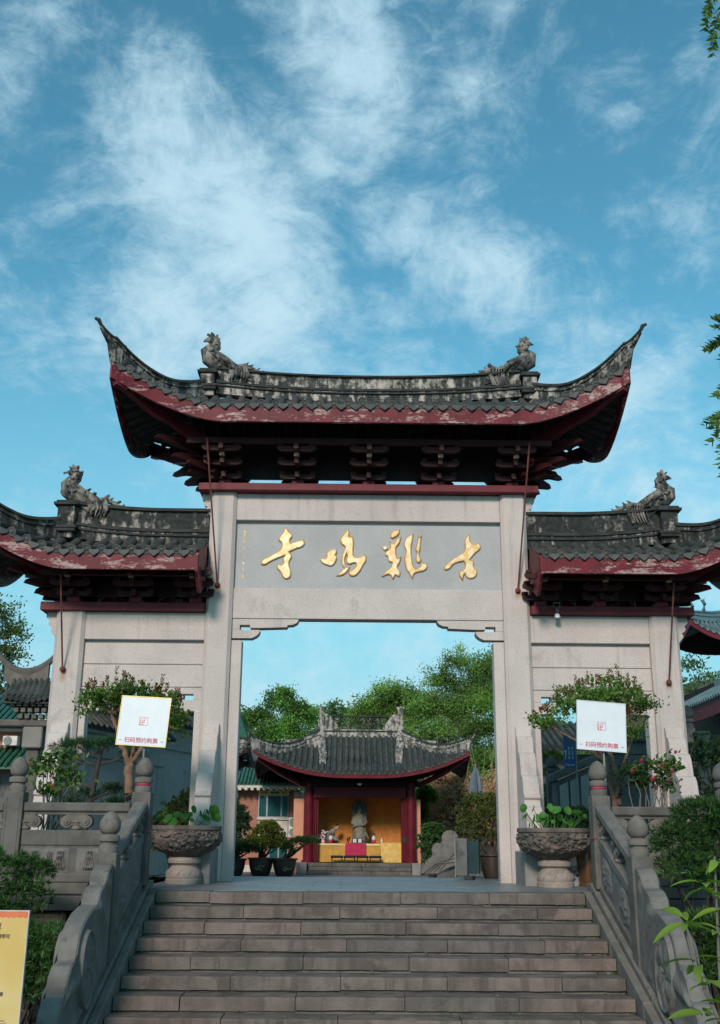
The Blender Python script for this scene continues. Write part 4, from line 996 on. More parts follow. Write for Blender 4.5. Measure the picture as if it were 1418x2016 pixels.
zm = lambda x: 8.14+.14*(abs(x)/2.7)**2.2
ridge_wall(ro, -2.72, 2.72, zm, base=.13, panel=.235, cap=.06, slantL=.62, slantR=.62)
for s in (-1, 1):
    pedestal(ro, s*2.87, -.02, 8.10, 8.62, .155)
    phoenix(ro, s*2.80, -.02, 8.60, s, 1.0)
    hip_ridge(main, ro, s, .20, .075, (.30, .26), start_z=.16, lift_e=.24)
    hip_ridge(main, ro, s, .20, .075, (.30, .26), back=True, start_z=.16, lift_e=.24)
for s in (-1, 1):
    if s < 0: R_ = Roof(-6.30, -2.70, True, False, 5.15, 6.30, 4.86, 1.22, .30, 4.955, .60, 5.44, hipsag=.25, pw=1.5)
    else: R_ = Roof(2.70, 6.30, False, True, 5.15, 6.30, 4.86, 1.22, .30, 4.955, .60, 5.44, hipsag=.25, pw=1.5)
    tm = ('tile', 'tile_pan', 'plaster_dark', 'ridge_cap')
    ro = build_roof(R_, gate, 'side_roof', .2365, .072, tm, nseg=4, fascia=.265, fz=-.03, sof_z=-.24)
    zs = lambda x: 5.47+.13*max(0, (abs(x)-3.4)/1.7)**2
    a, b = sorted((s*2.70, s*5.02))
    ridge_wall(ro, a, b, zs, base=.17, panel=.33, cap=.07, mats=('plaster_dark', 'ridge_cap'), slantL=.42 if s < 0 else 0, slantR=.42 if s > 0 else 0)
    pedestal(ro, s*5.14, -.02, 5.46, 6.12, .18, ('plaster_dark', 'ridge_cap'))
    phoenix(ro, s*5.10, -.02, 6.06, s, .98)
    hip_ridge(R_, ro, s, .20, .075, (.30, .26), start_z=.22, lift_e=.24, mats=('plaster_dark', 'ridge_cap'))
    hip_ridge(R_, ro, s, .20, .075, (.30, .26), back=True, start_z=.22, lift_e=.24, mats=('plaster_dark', 'ridge_cap'))
    # red gable board closing the roof against the tall pillar
    g = [(-1.24, 4.64), (-1.24, 4.95), (-.3, 5.30), (-.25, 4.62), (-.55, 4.50), (-.80, 4.38), (-1.0, 4.44), (-1.12, 4.56)]
    a, b = sorted((s*2.70, s*2.745)); MB().prism(g, 'yz', a, b).build('gable_board', 'red', gate)
# ---------------------------------------------------------------- bracket sets
def boat(mb, cx, y, z, L_, h=.085, w_=.075):
    p = [(cx-L_/2, z+h), (cx-L_/2, z+h*.55), (cx-L_/2+.03, z+h*.25), (cx-L_/2+.09, z), (cx+L_/2-.09, z), (cx+L_/2-.03, z+h*.25), (cx+L_/2, z+h*.55), (cx+L_/2, z+h)]
    mb.prism(p, 'xz', y-w_/2, y+w_/2)
SBM = MB().box(-.05, .05, -.055, .055, 0, .05).mesh('small_block', 'red_wood', bevel=.006)
def bracket_set(x, zb, dz, y0=-.28, sc=1.0, diag=0, back=True, steps=3, dy=.27):
    e = bpy.data.objects.new('bracket_set', None); COL.objects.link(e); e.parent = gate; e.location = (x, 0, zb)
    MB().box(-.105, .105, -.26, .26, 0, .095*sc).build('bearing_block', 'red', e, bevel=.01)
    for bk in ((1, -1) if back else (1,)):
        for k in range(steps):
            y = bk*(y0-dy*k); z = .085+dz*k
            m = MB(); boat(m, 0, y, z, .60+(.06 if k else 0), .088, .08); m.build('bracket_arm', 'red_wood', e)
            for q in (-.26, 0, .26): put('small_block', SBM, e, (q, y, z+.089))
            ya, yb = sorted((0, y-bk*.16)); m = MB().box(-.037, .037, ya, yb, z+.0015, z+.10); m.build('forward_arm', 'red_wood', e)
            if k == steps-2 or steps == 1:
                MB().box(-.042, .042, *sorted((y-bk*.17, y-bk*.23)), z+.10, z+.165).build('arm_end', 'bracket_end', e)
                MB().box(-.037, .037, *sorted((0, y-bk*.17)), z+.1035, z+.17).build('forward_arm', 'red_wood', e)
    return e
def ang(e, dx, dy, z, ln, h=.12, w_=.05, rise=.0):
    """beaked diagonal arm"""
    dv = Vector((dx, dy, 0)).normalized(); a = dv.cross(Vector((0, 0, 1)))
    pr = [(0, 0), (ln*.75, rise*.75-.02), (ln, rise), (ln*.97, rise+.06), (ln*.72, rise*.8+h), (ln*.45, h*1.1), (0, h)]
    m = MB(); n = len(pr)
    vs = [dv*u-a*w_+Vector((0, 0, z+v)) for u, v in pr]+[dv*u+a*w_+Vector((0, 0, z+v)) for u, v in pr]
    m.add(vs, [tuple(range(n))[::-1], tuple(range(n, 2*n))]+[(i, (i+1) % n, n+(i+1) % n, n+i) for i in range(n)])
    return m.build('beaked_arm', 'red_wood', e)
for x in (-1.22, 0.0, 1.20): bracket_set(x, 6.419, .155)
for s in (-1, 1):
    e = bracket_set(s*2.47, 6.419, .155)
    for bk in (1, -1):
        for ln, z, rs in ((.78, .10, .02), (1.12, .27, .05), (1.48, .46, .10)):
            ang(e, s, -bk*.92, z, ln, .13, .05, rs)
        for z, ln in ((.09, .50), (.25, .75)):
            ang(e, s, 0, z, ln, .11, .045); ang(e, s*.35, -bk*1, z+.04, ln*1.1, .11, .04)
        ang(e, s*.75, -bk, .20, .95, .12, .045); ang(e, s, -bk*.5, .18, .85, .12, .045)
    e = bracket_set(s*4.88, 4.343, .125, dy=.24)
    for bk in (1, -1):
        for ln, z, rs in ((.65, .08, .0), (.95, .20, .03), (1.25, .34, .06)): ang(e, s, -bk*.92, z, ln, .12, .05, rs)
        ang(e, s, 0, .10, .55, .11, .045); ang(e, s, -bk*.45, .14, .70, .11, .045)
    bracket_set(s*3.85, 4.343, .125, dy=.24); bracket_set(s*2.86, 4.343, .125, dy=.24)
    # corner rafters with a wavy underside
    for (rf, zoff, xi) in ((main, -.42, 2.5), (R_, -.42, 4.9)):
        for bk in (1, -1):
            c = rf.E(s*rf.Lx) if rf is main else Vector((s*6.30, -1.52, 4.955+.60))
            a = Vector((s*xi, -bk*.1, (7.05 if rf is main else 4.72))); b = Vector((c.x*.985, c.y*bk*.98, c.z-.33))
            n_ = 14; rings = []
            dv = Vector((b.x-a.x, b.y-a.y, 0)).normalized(); sd = dv.cross(Vector((0, 0, 1)))
            for i in range(n_+1):
                t = i/n_; p = a.lerp(b, t); p.z = lerp(a.z, b.z, t**1.5)+.03; w2 = .022*math.sin(t*16)
                rings.append([p-sd*.06+Vector((0, 0, -.09+w2)), p+sd*.06+Vector((0, 0, -.09+w2)), p+sd*.06+Vector((0, 0, .09)), p-sd*.06+Vector((0, 0, .09))])
            MB().rings(rings).build('corner_rafter', 'red', gate)
# long purlins; the middle boards are added to block light from behind
for y, z, h in ((0, 6.60, .62), (-.86, 6.93, .10), (.86, 6.93, .10)):
    L_ = 2.75 if y == 0 else 3.05
    MB().box(-L_, L_, y-.04, y+.04, z, z+h).build('purlin_or_light_block', 'red_wood' if y else 'red_deep', gate)
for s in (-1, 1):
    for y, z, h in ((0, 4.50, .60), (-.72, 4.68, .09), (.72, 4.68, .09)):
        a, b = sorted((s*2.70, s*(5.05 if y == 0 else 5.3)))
        MB().box(a, b, y-.04, y+.04, z, z+h).build('purlin_or_light_block', 'red_wood' if y else 'red_deep', gate)
# iron tie rods from the eaves down to the pillars
for p0, p1 in (((-2.51, -.24, 4.655), (-2.70, -1.0, 6.98)), ((2.495, -.24, 4.605), (2.66, -1.0, 6.95)), ((-4.945, -.26, 3.23), (-4.95, -.85, 4.66)), ((4.89, -.26, 3.10), (4.92, -.85, 4.62))):
    m = MB().tube([p0, p1], .015, 8); m.lathe([(.005, -.045), (.04, -.03), (.045, 0), (.04, .03), (.005, .045)], p0, 10)
    m.build('tie_rod', 'iron', gate, smooth=40)
# floodlight clamped to the right beam
fl = thing('floodlight', 'small black floodlight clamped on the right red beam', 'floodlight', (3.11, -.30, 4.25))
MB().box(-.035, .035, -.09, .0, -.06, .06).build('lamp_head', 'dark_metal', fl, bevel=.012)
MB().lathe([(.03, 0), (.045, -.03), (.05, -.07), (.02, -.08)], (0, -.05, -.055), 12).build('lens', 'porcelain', fl, smooth=40)
MB().tube([(-.05, -.03, .05), (-.05, -.03, .13), (.05, -.03, .13), (.05, -.03, .05)], .008, 5).build('handle', 'steel', fl)
# ================================================================ OBJECTS AROUND THE GATE
def planter(x, y, label):
    t = thing('stone_planter', label, 'planter', (x, y, 0), 'carved stone planters by the gate pillars')
    base = MB().lathe([(.262, 0), (.265, .06), (.25, .075), (.262, .10), (.245, .17), (.205, .22), (.185, .245), (.19, .26), (.235, .285), (.245, .325), (.225, .36), (.20, .372)], n=8 if False else 28)
    for k in range(10):
        a = k*math.pi/5; c, s_ = math.cos(a), math.sin(a)
        base.tube([(.255*c, .255*s_, .095), (.258*math.cos(a+.15), .258*math.sin(a+.15), .15), (.235*math.cos(a+.3), .235*math.sin(a+.3), .195)], [.006, .009, .004], 5)
    base.build('pedestal', 'planter_base', t, smooth=40)
    pr = [(.20, .372), (.27, .40), (.38, .455), (.455, .52), (.50, .60), (.512, .67), (.505, .72), (.495, .735)]
    rr = np.array([p[0] for p in pr]); zz = np.array([p[1] for p in pr]); L_ = np.linspace(0, 1, len(pr)); sd = x*3
    def bowl(u, v):
        th = u*2*math.pi; r = np.interp(v, L_, rr); z = np.interp(v, L_, zz); m = min(1, max(0, min(v-.22, .93-v)/.06))
        n_ = mnoise.noise(Vector((math.cos(th)*5+sd, math.sin(th)*5, z*9)))+.6*mnoise.noise(Vector((math.cos(th)*12, math.sin(th)*12+sd, z*22)))
        h = .030*max(-.4, math.sin(n_*8))+.012*n_
        return ((r+h*m)*math.cos(th), (r+h*m)*math.sin(th), z)
    MB().grid(bowl, 150, 30).build('bowl', 'planter', t, smooth=60)
    MB().lathe([(.495, .735), (.515, .742), (.52, .775), (.512, .80), (.46, .80), (.455, .755), (.02, .752)], n=36).build('rim', 'planter', t, smooth=40)
    MB().lathe([(.453, .757), (.02, .765)], n=20).build('soil', 'soil', t)
    return t
def lotus(x, y, label, spec):
    t = thing('lotus_plant', label, 'potted plant', (x, y, .77), 'lotus plants in the stone planters')
    st = MB(); ln = []
    rx_ = random.Random(len(spec)+int(x*10)); spec = [(a, b, c, r*.74, d, e) for a, b, c, r, d, e in spec]+[(rx_.uniform(-.42, .42), rx_.uniform(.06, .26), rx_.uniform(-.35, .1), rx_.uniform(.03, .055), rx_.uniform(.5, 1.5), rx_.uniform(-1.4, 1.4)) for _ in range(16)]
    for (px, pz, py, r, ax, ay) in spec:
        b = (px*.55, py*.6, 0); c = (px, py, pz)
        st.tube([b, (lerp(b[0], c[0], .6), lerp(b[1], c[1], .6), pz*.6), c], [.0055, .005, .004], 5)
        n_ = 18; m = MB(); rings = []
        for q in (.02, .35, .7, 1.0):
            rings.append([(q*r*math.cos(a)*(1+.06*math.sin(3*a+px*9)), q*r*math.sin(a), .22*r*q*q-.05*r*(1-q)+.05*r*q*math.sin(4*a+px*20)) for a in [2*math.pi*k/n_ for k in range(n_)]])
        m.rings(rings, cap=False); o = m.build('leaf', 'leaf_lotus', t, c, smooth=60); o.rotation_euler = (ax, ay, px*5)
    stuff(st.build('stems', 'leaf_lotus', t, smooth=60))
    return t
planter(-2.66, -1.22, 'carved stone bowl planter on a pale foot beside the left gate pillar')
planter(2.665, -1.50, 'carved stone bowl planter on a pale foot beside the right gate pillar')
R7 = random.Random(3)
spL = [(-.12, .06, -.46, .105, 1.35, .1), (-.20, .12, -.40, .10, .9, .5), (-.10, .17, -.2, .10, .5, .4), (.10, .26, -.1, .08, 1.0, 1.1), (.02, .15, -.3, .07, 1.2, -.9), (.40, .24, -.1, .12, .7, .9), (.46, .14, -.2, .09, 1.0, .8), (.30, .13, -.2, .10, .6, -.5), (.21, .20, -.15, .06, 1.3, 1.2), (-.38, .12, -.1, .08, .6, -.4), (-.42, .20, .05, .07, .9, .3), (.12, .10, -.35, .06, .8, .2), (-.30, .15, .1, .08, .4, -.3)]
spR = [(-.44, .30, -.2, .085, 1.0, -1.0), (-.33, .14, -.42, .10, 1.4, .2), (-.30, .29, -.2, .07, 1.1, -.6), (-.42, .19, -.25, .055, 1.2, .8), (-.19, .20, -.3, .075, .7, .7), (-.12, .17, -.25, .07, .9, -.8), (.02, .27, -.15, .12, .6, -.3), (-.05, .33, -.1, .06, 1.3, 1.3), (.20, .27, -.1, .09, .9, -.9), (.34, .23, -.1, .11, .4, .5), (.42, .21, -.1, .10, .5, -.4), (.22, .14, -.25, .08, 1.1, .4), (.10, .12, -.3, .06, .9, .3)]
lotus(-2.66, -1.22, 'lotus with one big drooping leaf over the rim of the left planter', spL)
lotus(2.665, -1.50, 'lotus with upright curled leaves in the right planter', spR)
# glazed jars behind the right planter
t = thing('porcelain_jar', 'small white porcelain jar with blue landscape behind the right planter', 'jar', (3.03, -1.0, -.01))
MB().lathe([(.075, 0), (.085, .02), (.115, .09), (.125, .15), (.115, .20), (.085, .235), (.085, .25), (.105, .265), (.105, .285), (.09, .285), (.08, .25)], n=24).build('body', 'porcelain', t, smooth=50)
for a, z, w_, h_ in ((-1.75, .10, .5, .018), (-1.3, .155, .42, .022), (-2.1, .175, .30, .014), (-1.0, .09, .35, .014), (-1.6, .205, .3, .012)):
    def pt(u, v, a=a, z=z, w_=w_, h_=h_):
        th = a+(u-.5)*w_; zz_ = z+(v-.5)*2*h_*math.sin(math.pi*u)+.008*math.sin(u*9)
        r = np.interp(zz_, [0, .02, .09, .15, .20, .235], [.075, .085, .115, .125, .115, .085])+.0012
        return (r*math.cos(th), r*math.sin(th), zz_)
    MB().grid(pt, 12, 3).build('blue_motif', 'cobalt', t, recalc=False)
t = thing('brown_jar', 'tall brown glazed jar with a flared rim beside the right newel', 'jar', (3.22, -1.15, -.01))
MB().lathe([(.12, 0), (.13, .03), (.15, .2), (.175, .42), (.185, .55), (.165, .62), (.20, .65), (.235, .665), (.235, .68), (.20, .68), (.15, .62)], n=26).build('body', 'brown_glaze', t, smooth=45)
MB().lathe([(.215, .655), (.238, .668), (.215, .684)], n=26).build('rim', 'brown_glaze', t, smooth=45)
# ticket boards on poles
def board(x, y, z, roll, yaw, lean, label, fm='gold_frame'):
    t = thing('ticket_board', label, 'sign', (x, y, z), 'white ticket boards on poles', yaw)
    pl = bpy.data.objects.new('board', MB().box(-.325, .325, -.012, .012, -.315, .315).mesh('board', 'white_board', bevel=.004)); COL.objects.link(pl); pl.parent = t
    pl.rotation_euler = (lean, roll, 0); pl.location = (0, 0, 0)
    f = MB()
    for a, b, c, d_ in ((-.331, .331, .315, .322), (-.331, .331, -.322, -.315)): f.box(a, b, -.016, .014, c, d_)
    for a, b in ((-.331, -.3255), (.3255, .331)): f.box(a, b, -.016, .014, -.315, .315)
    f.build('frame', fm, pl)
    text('扫码预约购票', .074, 'sign_red', pl, (0, -.0135, -.253), off=.0007)
    for q in (-1, 1): MB().box(q*.275-.018, q*.275+.018, -.0135, -.012, -.258, -.252).build('dash', 'sign_ink', pl)
    s_ = MB(); rs = random.Random(11)
    for i in range(4):
        for j in range(4):
            if rs.random() < .8: s_.box(-.05+.026*i, -.05+.026*i+rs.uniform(.008, .02), -.0135, -.012, -.05+.026*j, -.05+.026*j+rs.uniform(.008, .02))
    for a, b, c, d_ in ((-.056, .056, .052, .056), (-.056, .056, -.056, -.052), (-.056, -.052, -.052, .052), (.052, .056, -.052, .052)): s_.box(a, b, -.0135, -.012, c, d_)
    stuff(s_.build('red_seal', 'seal_red', pl))
    m = MB().tube([(.02, .03, -.30), (.02, .03, -z+.03)], .014, 8); m.box(-.10, .14, .014, .03, -.30, -.26)
    m.build('pole', 'steel', t, smooth=40)
board(-2.985, -3.30, 2.085, math.radians(3.2), math.radians(-3), math.radians(-3), 'white ticket board with red writing in front of the left crape myrtle')
board(3.03, -3.30, 2.07, math.radians(3.6), math.radians(5), math.radians(-3), 'white ticket board with red writing in front of the right crape myrtle', 'white_board')
# yellow poster stand at the lower left
t = thing('poster_stand', 'yellow printed ticket poster with an orange scalloped top edge', 'sign', (-3.24, -8.5, GZ))
MB().box(-.46, .46, -.01, .01, .12, 1.262).build('poster', 'sign_yellow', t)
m = MB(); n_ = 21
poly = [(-.46, 1.262), (.46, 1.262)]+[(lerp(.46, -.46, (i+.5*h)/n_), 1.225-(.010 if h else 0)) for i in range(n_) for h in (0, 1)]+[(-.46, 1.225)]
m.prism(poly, 'xz', -.0125, -.0102); m.build('scalloped_band', 'sign_orange', t)
m = MB().box(-.468, -.4605, -.015, .015, .10, 1.27); m.box(.4605, .468, -.015, .015, .10, 1.27); m.box(-.4605, .4605, -.015, .015, 1.2622, 1.27)
m.build('frame', 'cream', t)
m = MB().box(-.44, .44, .011, .30, 0, .03); m.tube([(-.35, .02, .9), (-.35, .28, .03)], .014, 6); m.tube([(.35, .02, .9), (.35, .28, .03)], .014, 6); m.build('easel', 'dark_metal', t)
for s_, sz_, xr, z in (('微信扫码购票', .062, .262, 1.145), ('扫码关注预约购票即可', .034, .335, 1.078), ('至售票处检票', .031, .325, .665), ('入口大门', .031, .235, .605), ('敬请查看', .031, .29, .548)):
    text(s_, sz_, 'sign_ink', t, (xr, -.0115, z), align='RIGHT', off=.0009)
for z, xr in ((.478, .355), (.458, .37), (.420, .35)): MB().box(-.40, xr, -.0115, -.0103, z, z+.005).build('fine_print', 'sign_ink', t)
# ---------------------------------------------------------------- plants by the gate
def myrtle(name, label, base, stems, blobs, shoots, grp, clumps=210):
    t = thing(name, label, 'small tree', base, grp)
    rel = lambda p: (p[0]-base[0], p[1]-base[1], p[2]-base[2])
    mb = MB()
    for pts, r0, r1 in stems:
        pp = [rel(p) for p in pts]
        q = []
        for i in range(len(pp)-1):
            for k in range(7):
                a = Vector(pp[i]).lerp(Vector(pp[i+1]), k/7); q.append(a+Vector((random.uniform(-1, 1), random.uniform(-1, 1), 0))*.014)
        q.append(Vector(pp[-1]))
        mb.tube(q, [lerp(r0, r1, i/(len(q)-1))*random.uniform(.8, 1.22) for i in range(len(q))], 9)
    tips = [p[-1] for p, _, _ in stems if True]
    bl = [(*rel(b[:3]), *b[3:]) for b in blobs]
    for b in bl:
        near = min((rel(p) for p in tips), key=lambda p: (Vector(p)-Vector(b[:3])).length)
        for q in range(5):
            limb(mb, near, (b[0]+random.uniform(-.6, .6)*b[3], b[1]+random.uniform(-.6, .6)*b[4], b[2]+random.uniform(-.3, .7)*b[5]), .016, .005, 5, 3, .08)
    mb.build('trunk', 'bark', t, smooth=50, recalc=False)
    C, A = crown(bl, clumps, 20, .05, .17, (.25, 1.15), .5)
    put('crown', leaf_mesh('crown', C, A, .056*rng.uniform(.7, 1.25, len(C)), .55, 'leaf_myrtle'), t)
    Cs, As = [], []; sm = MB()
    xs_ = [b[0]+base[0] for b in bl]
    extra = []
    for b in bl:
        for q in range(3):
            a = random.uniform(-1, 1); extra.append((b[0]+base[0]+a*b[3]*.9, base[1]-.05, b[2]+base[2]+b[5]*.75*(1-a*a*.6), random.uniform(.08, .2)))
    for (x, y, z, h) in list(shoots)+extra:
        p0 = rel((x, y, z)); lean = random.uniform(-.15, .15)
        sm.tube([p0, (p0[0]+lean*h, p0[1], p0[2]+h)], [.005, .002], 4)
        for k in range(26):
            f = random.random(); a = random.uniform(0, 6.28)
            Cs.append((p0[0]+lean*h*f+.022*math.cos(a), p0[1]+.022*math.sin(a), p0[2]+h*f)); As.append((math.cos(a), math.sin(a), 1.0))
    stuff(put('young_shoots', leaf_mesh('young_shoots', Cs, As, .045, .5, 'leaf_young'), t))
    stuff(sm.build('shoot_stems', 'bark', t))
yL = -2.2
myrtle('crape_myrtle', 'crape myrtle with a knobbly reddish trunk behind the left ticket board', (-3.36, yL, 0),
    [(((-3.36, yL, -.05), (-3.38, yL, .6), (-3.345, yL, 1.15), (-3.36, yL, 1.62)), .078, .060), (((-3.36, yL, 1.60), (-3.52, yL, 1.95), (-3.66, yL, 2.3)), .042, .024), (((-3.36, yL, 1.60), (-3.20, yL+.05, 1.85), (-3.02, yL, 2.25)), .038, .02), (((-3.36, yL, 1.60), (-3.31, yL, 1.8), (-3.28, yL-.05, 2.1)), .03, .016)],
    [(-3.72, yL, 2.42, .40, .34, .30), (-3.52, yL-.08, 2.50, .36, .3, .30), (-3.92, yL, 2.50, .22, .2, .20), (-2.92, yL, 2.42, .26, .28, .26), (-2.70, yL, 2.15, .14, .2, .36), (-3.2, yL+.1, 2.5, .25, .3, .2)],
    [(-3.62, yL, 2.72, .26), (-3.75, yL, 2.70, .16), (-3.50, yL, 2.74, .18), (-3.92, yL, 2.62, .16), (-3.40, yL, 2.68, .14), (-2.98, yL, 2.62, .26), (-3.05, yL, 2.6, .14), (-2.74, yL, 2.45, .22), (-4.05, yL, 2.50, .1), (-2.85, yL, 2.52, .12)], 'crape myrtles behind the ticket boards')
myrtle('crape_myrtle', 'spreading crape myrtle with several pale stems behind the right ticket board', (3.42, yL, 0),
    [(((3.42, yL, -.05), (3.44, yL, .7), (3.40, yL, 1.3), (3.30, yL, 1.75)), .060, .036), (((3.44, yL, .9), (3.50, yL, 1.4), (3.36, yL, 1.9), (3.6, yL, 2.3)), .045, .02), (((3.30, yL, 1.70), (2.98, yL, 1.95), (2.62, yL, 2.15)), .030, .014), (((3.30, yL, 1.7), (3.10, yL, 2.1), (2.98, yL, 2.4)), .026, .014), (((3.42, yL, 1.2), (3.62, yL, 1.8), (3.78, yL, 2.2)), .03, .014)],
    [(2.50, yL, 2.20, .26, .3, .24), (2.85, yL, 2.42, .32, .3, .30), (3.10, yL, 2.56, .32, .3, .28), (3.50, yL, 2.60, .38, .34, .32), (3.78, yL, 2.42, .28, .3, .36), (3.68, yL, 2.10, .28, .3, .30), (3.3, yL+.1, 2.5, .5, .3, .25)],
    [(3.58, yL, 2.84, .26), (3.44, yL, 2.82, .18), (3.32, yL, 2.78, .14), (3.72, yL, 2.76, .18), (3.90, yL, 2.60, .20), (2.98, yL, 2.72, .20), (2.80, yL, 2.62, .14), (2.55, yL, 2.38, .14), (2.36, yL, 2.30, .1), (3.18, yL, 2.76, .12)], 'crape myrtles behind the ticket boards', 250)
def camellia(label, base, blobs, flowers, grp, fm):
    t = thing('camellia', label, 'shrub', base, grp); rel = lambda p: (p[0]-base[0], p[1]-base[1], p[2]-base[2])
    mb = MB(); bl = [(*rel(b[:3]), *b[3:]) for b in blobs]
    for b in bl:
        for q in range(3):
            limb(mb, (random.uniform(-.06, .06), random.uniform(-.06, .06), -.05), (b[0]+random.uniform(-.5, .5)*b[3], b[1], b[2]+random.uniform(-.4, .5)*b[5]), .014, .005, 6, 5, .05)
    mb.build('stems', 'bark_grey', t, smooth=50, recalc=False)
    C, A = crown(bl, 70, 9, .085, .26, (.3, 1.0), .1)
    put('foliage', leaf_mesh('foliage', C, A, .085*rng.uniform(.75, 1.2, len(C)), .58, 'leaf_camellia', .14), t)
    for (x, y, z, r, m_) in flowers:
        m = MB(); p = rel((x, y, z))
        for k in range(9):
            a = k*2.4; q = .25+.75*k/9
            c = (p[0]+r*q*.6*math.cos(a), p[1]-.02*(1-q), p[2]+r*q*.6*math.sin(a))
            m.tube([(p[0], p[1]+.02, p[2]), ((p[0]+c[0])/2, c[1]-.02, (p[2]+c[2])/2), (c[0]+r*.3*math.cos(a), c[1], c[2]+r*.3*math.sin(a))], [r*.12, r*.36, r*.10], 6, flat=.6)
        m.build('flower', m_, t, smooth=50)
camellia('leafy camellia with few faded flowers beside the outer left pillar', (-4.25, -2.75, 0), [(-4.42, -2.8, 1.45, .24, .25, .24), (-4.15, -2.75, 1.62, .28, .25, .18), (-4.08, -2.75, 1.35, .26, .25, .22), (-4.25, -2.75, 1.2, .25, .25, .16), (-4.35, -2.75, 1.62, .12, .2, .12)],
    [(-4.52, -2.95, 1.56, .045, 'petal_dry'), (-4.18, -3.02, 1.28, .05, 'petal_dry'), (-4.22, -3.0, 1.40, .035, 'petal_dry')], 'camellias in the garden terraces', 0)
camellia('red flowering camellia beside the outer right pillar', (3.78, -2.7, 0), [(3.55, -2.7, 1.48, .26, .25, .20), (3.85, -2.7, 1.55, .28, .25, .22), (4.10, -2.7, 1.62, .14, .2, .20), (3.75, -2.7, 1.35, .30, .25, .16), (4.02, -2.7, 1.35, .16, .2, .2)],
    [(3.74, -3.0, 1.42, .055, 'petal_red'), (3.48, -2.98, 1.52, .04, 'petal_red'), (3.62, -2.95, 1.66, .042, 'petal_red'), (3.88, -2.98, 1.60, .035, 'petal_red'), (4.02, -2.95, 1.52, .04, 'petal_red'), (4.10, -2.9, 1.78, .04, 'petal_red'), (3.95, -2.98, 1.40, .035, 'petal_red'), (3.78, -2.95, 1.30, .03, 'petal_red'), (4.15, -2.9, 1.42, .03, 'petal_red')], 'camellias in the garden terraces', 0)
# cloud pruned pine on the left terrace
t = thing('cloud_pruned_pine', 'dark pruned pine with flat needle pads seen through the left bay', 'small tree', (-4.40, -.55, 0))
mb = MB(); mb.tube([(.10, 0, -.05), (.05, 0, .5), (.14, .02, 1.1), (.20, 0, 1.55), (.26, 0, 2.0)], [.07, .062, .05, .04, .03], 8)
pads = [(-.12, 0, 1.98, .42, .3, .10), (.36, 0, 2.02, .32, .3, .10), (-.25, 0, 1.5, .26, .25, .09), (.52, 0, 1.32, .30, .26, .10), (.05, .05, 1.25, .25, .2, .08), (-.3, 0, 1.85, .2, .2, .08), (.75, .05, 1.85, .22, .2, .08), (-.2, 0, 1.1, .3, .2, .1), (.55, -.05, 1.12, .25, .2, .07)]
for p in pads: limb(mb, (.15, 0, p[2]-.15), (p[0], p[1], p[2]), .025, .012, 6, 3, .05)
mb.build('trunk', 'bark_dark', t, smooth=50, recalc=False)
C, D = shell_points(pads, 620, .2, 1.0)
put('needle_pads', rosettes(C, D*np.array([1, 1, 1.4]), 13, .10, .07, 'leaf_pine', 'needle_pads'), t)
def hedge(name, label, cat, base, blobs, n, ln, wd, mat, per=12, group=None, trunk=None, lo=.55):
    t = thing(name, label, cat, base, group); bl = [(b[0]-base[0], b[1]-base[1], b[2]-base[2], *b[3:]) for b in blobs]
    mb = MB()
    for b in bl:
        for q in range(3): limb(mb, (random.uniform(-.1, .1), random.uniform(-.1, .1), -.03), (b[0]+random.uniform(-.6, .6)*b[3], b[1], b[2]+random.uniform(-.3, .5)*b[5]), trunk or .02, .006, 6, 4, .06)
    mb.build('stems', 'bark_dark', t, smooth=50, recalc=False)
    C, D = shell_points(bl, n, lo, 1.05)
    put('foliage', rosettes(C, D, per, ln, wd, mat), t)
    return t
hedge('box_bush', 'rounded olive green bush behind the left planter', 'bush', (-3.0, .5, 0), [(-3.0, .5, .85, .45, .4, .42), (-2.85, .45, 1.15, .28, .3, .25), (-3.2, .5, .6, .35, .35, .45), (-2.75, .5, .7, .3, .35, .5)], 900, .055, .35, 'leaf_cypress', 11)
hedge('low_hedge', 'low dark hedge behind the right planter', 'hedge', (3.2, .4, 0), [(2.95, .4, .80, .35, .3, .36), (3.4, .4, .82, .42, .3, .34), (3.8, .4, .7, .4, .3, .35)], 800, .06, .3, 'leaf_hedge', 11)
hedge('yew_bush', 'green yew bush spilling in front of the left garden wall', 'bush', (-4.2, -4.9, GZ), [(-4.25, -4.95, .22, .66, .45, .24), (-3.85, -4.9, .26, .30, .3, .12), (-3.85, -5.0, -.06, .34, .32, .20), (-4.3, -5.0, -.25, .60, .4, .26), (-4.9, -5.0, .1, .6, .5, .4)], 900, .085, .13, 'leaf_podo', 15, 'yew bushes below the garden walls')
hedge('yew_bush', 'green yew bush just right of the yellow poster', 'bush', (-3.6, -5.5, GZ), [(-3.48, -5.5, -.42, .36, .36, .17), (-3.52, -5.5, -.70, .38, .36, .24), (-3.9, -5.4, -.6, .5, .4, .35), (-3.65, -5.5, -.95, .4, .36, .25), (-4.2, -5.4, -.8, .5, .4, .3)], 850, .09, .13, 'leaf_podo', 15, 'yew bushes below the garden walls')
hedge('yew_bush', 'large green yew bush hiding part of the right garden railing', 'bush', (3.8, -4.9, GZ), [(3.75, -4.95, .92, .36, .4, .16), (3.45, -5.0, .62, .32, .36, .20), (3.95, -4.95, .58, .48, .45, .30), (3.50, -5.05, .34, .34, .36, .18), (4.25, -4.9, .85, .40, .45, .30), (4.0, -5.0, .22, .5, .4, .2)], 1250, .095, .13, 'leaf_podo', 15, 'yew bushes below the garden walls')
hedge('yew_bush', 'shaded yew bush below the right garden wall beside the scroll stone', 'bush', (3.7, -5.3, GZ), [(3.55, -5.3, -.30, .34, .36, .20), (3.9, -5.2, -.35, .45, .4, .25), (3.6, -5.4, -.7, .4, .36, .3)], 650, .09, .13, 'leaf_podo', 14, 'yew bushes below the garden walls')
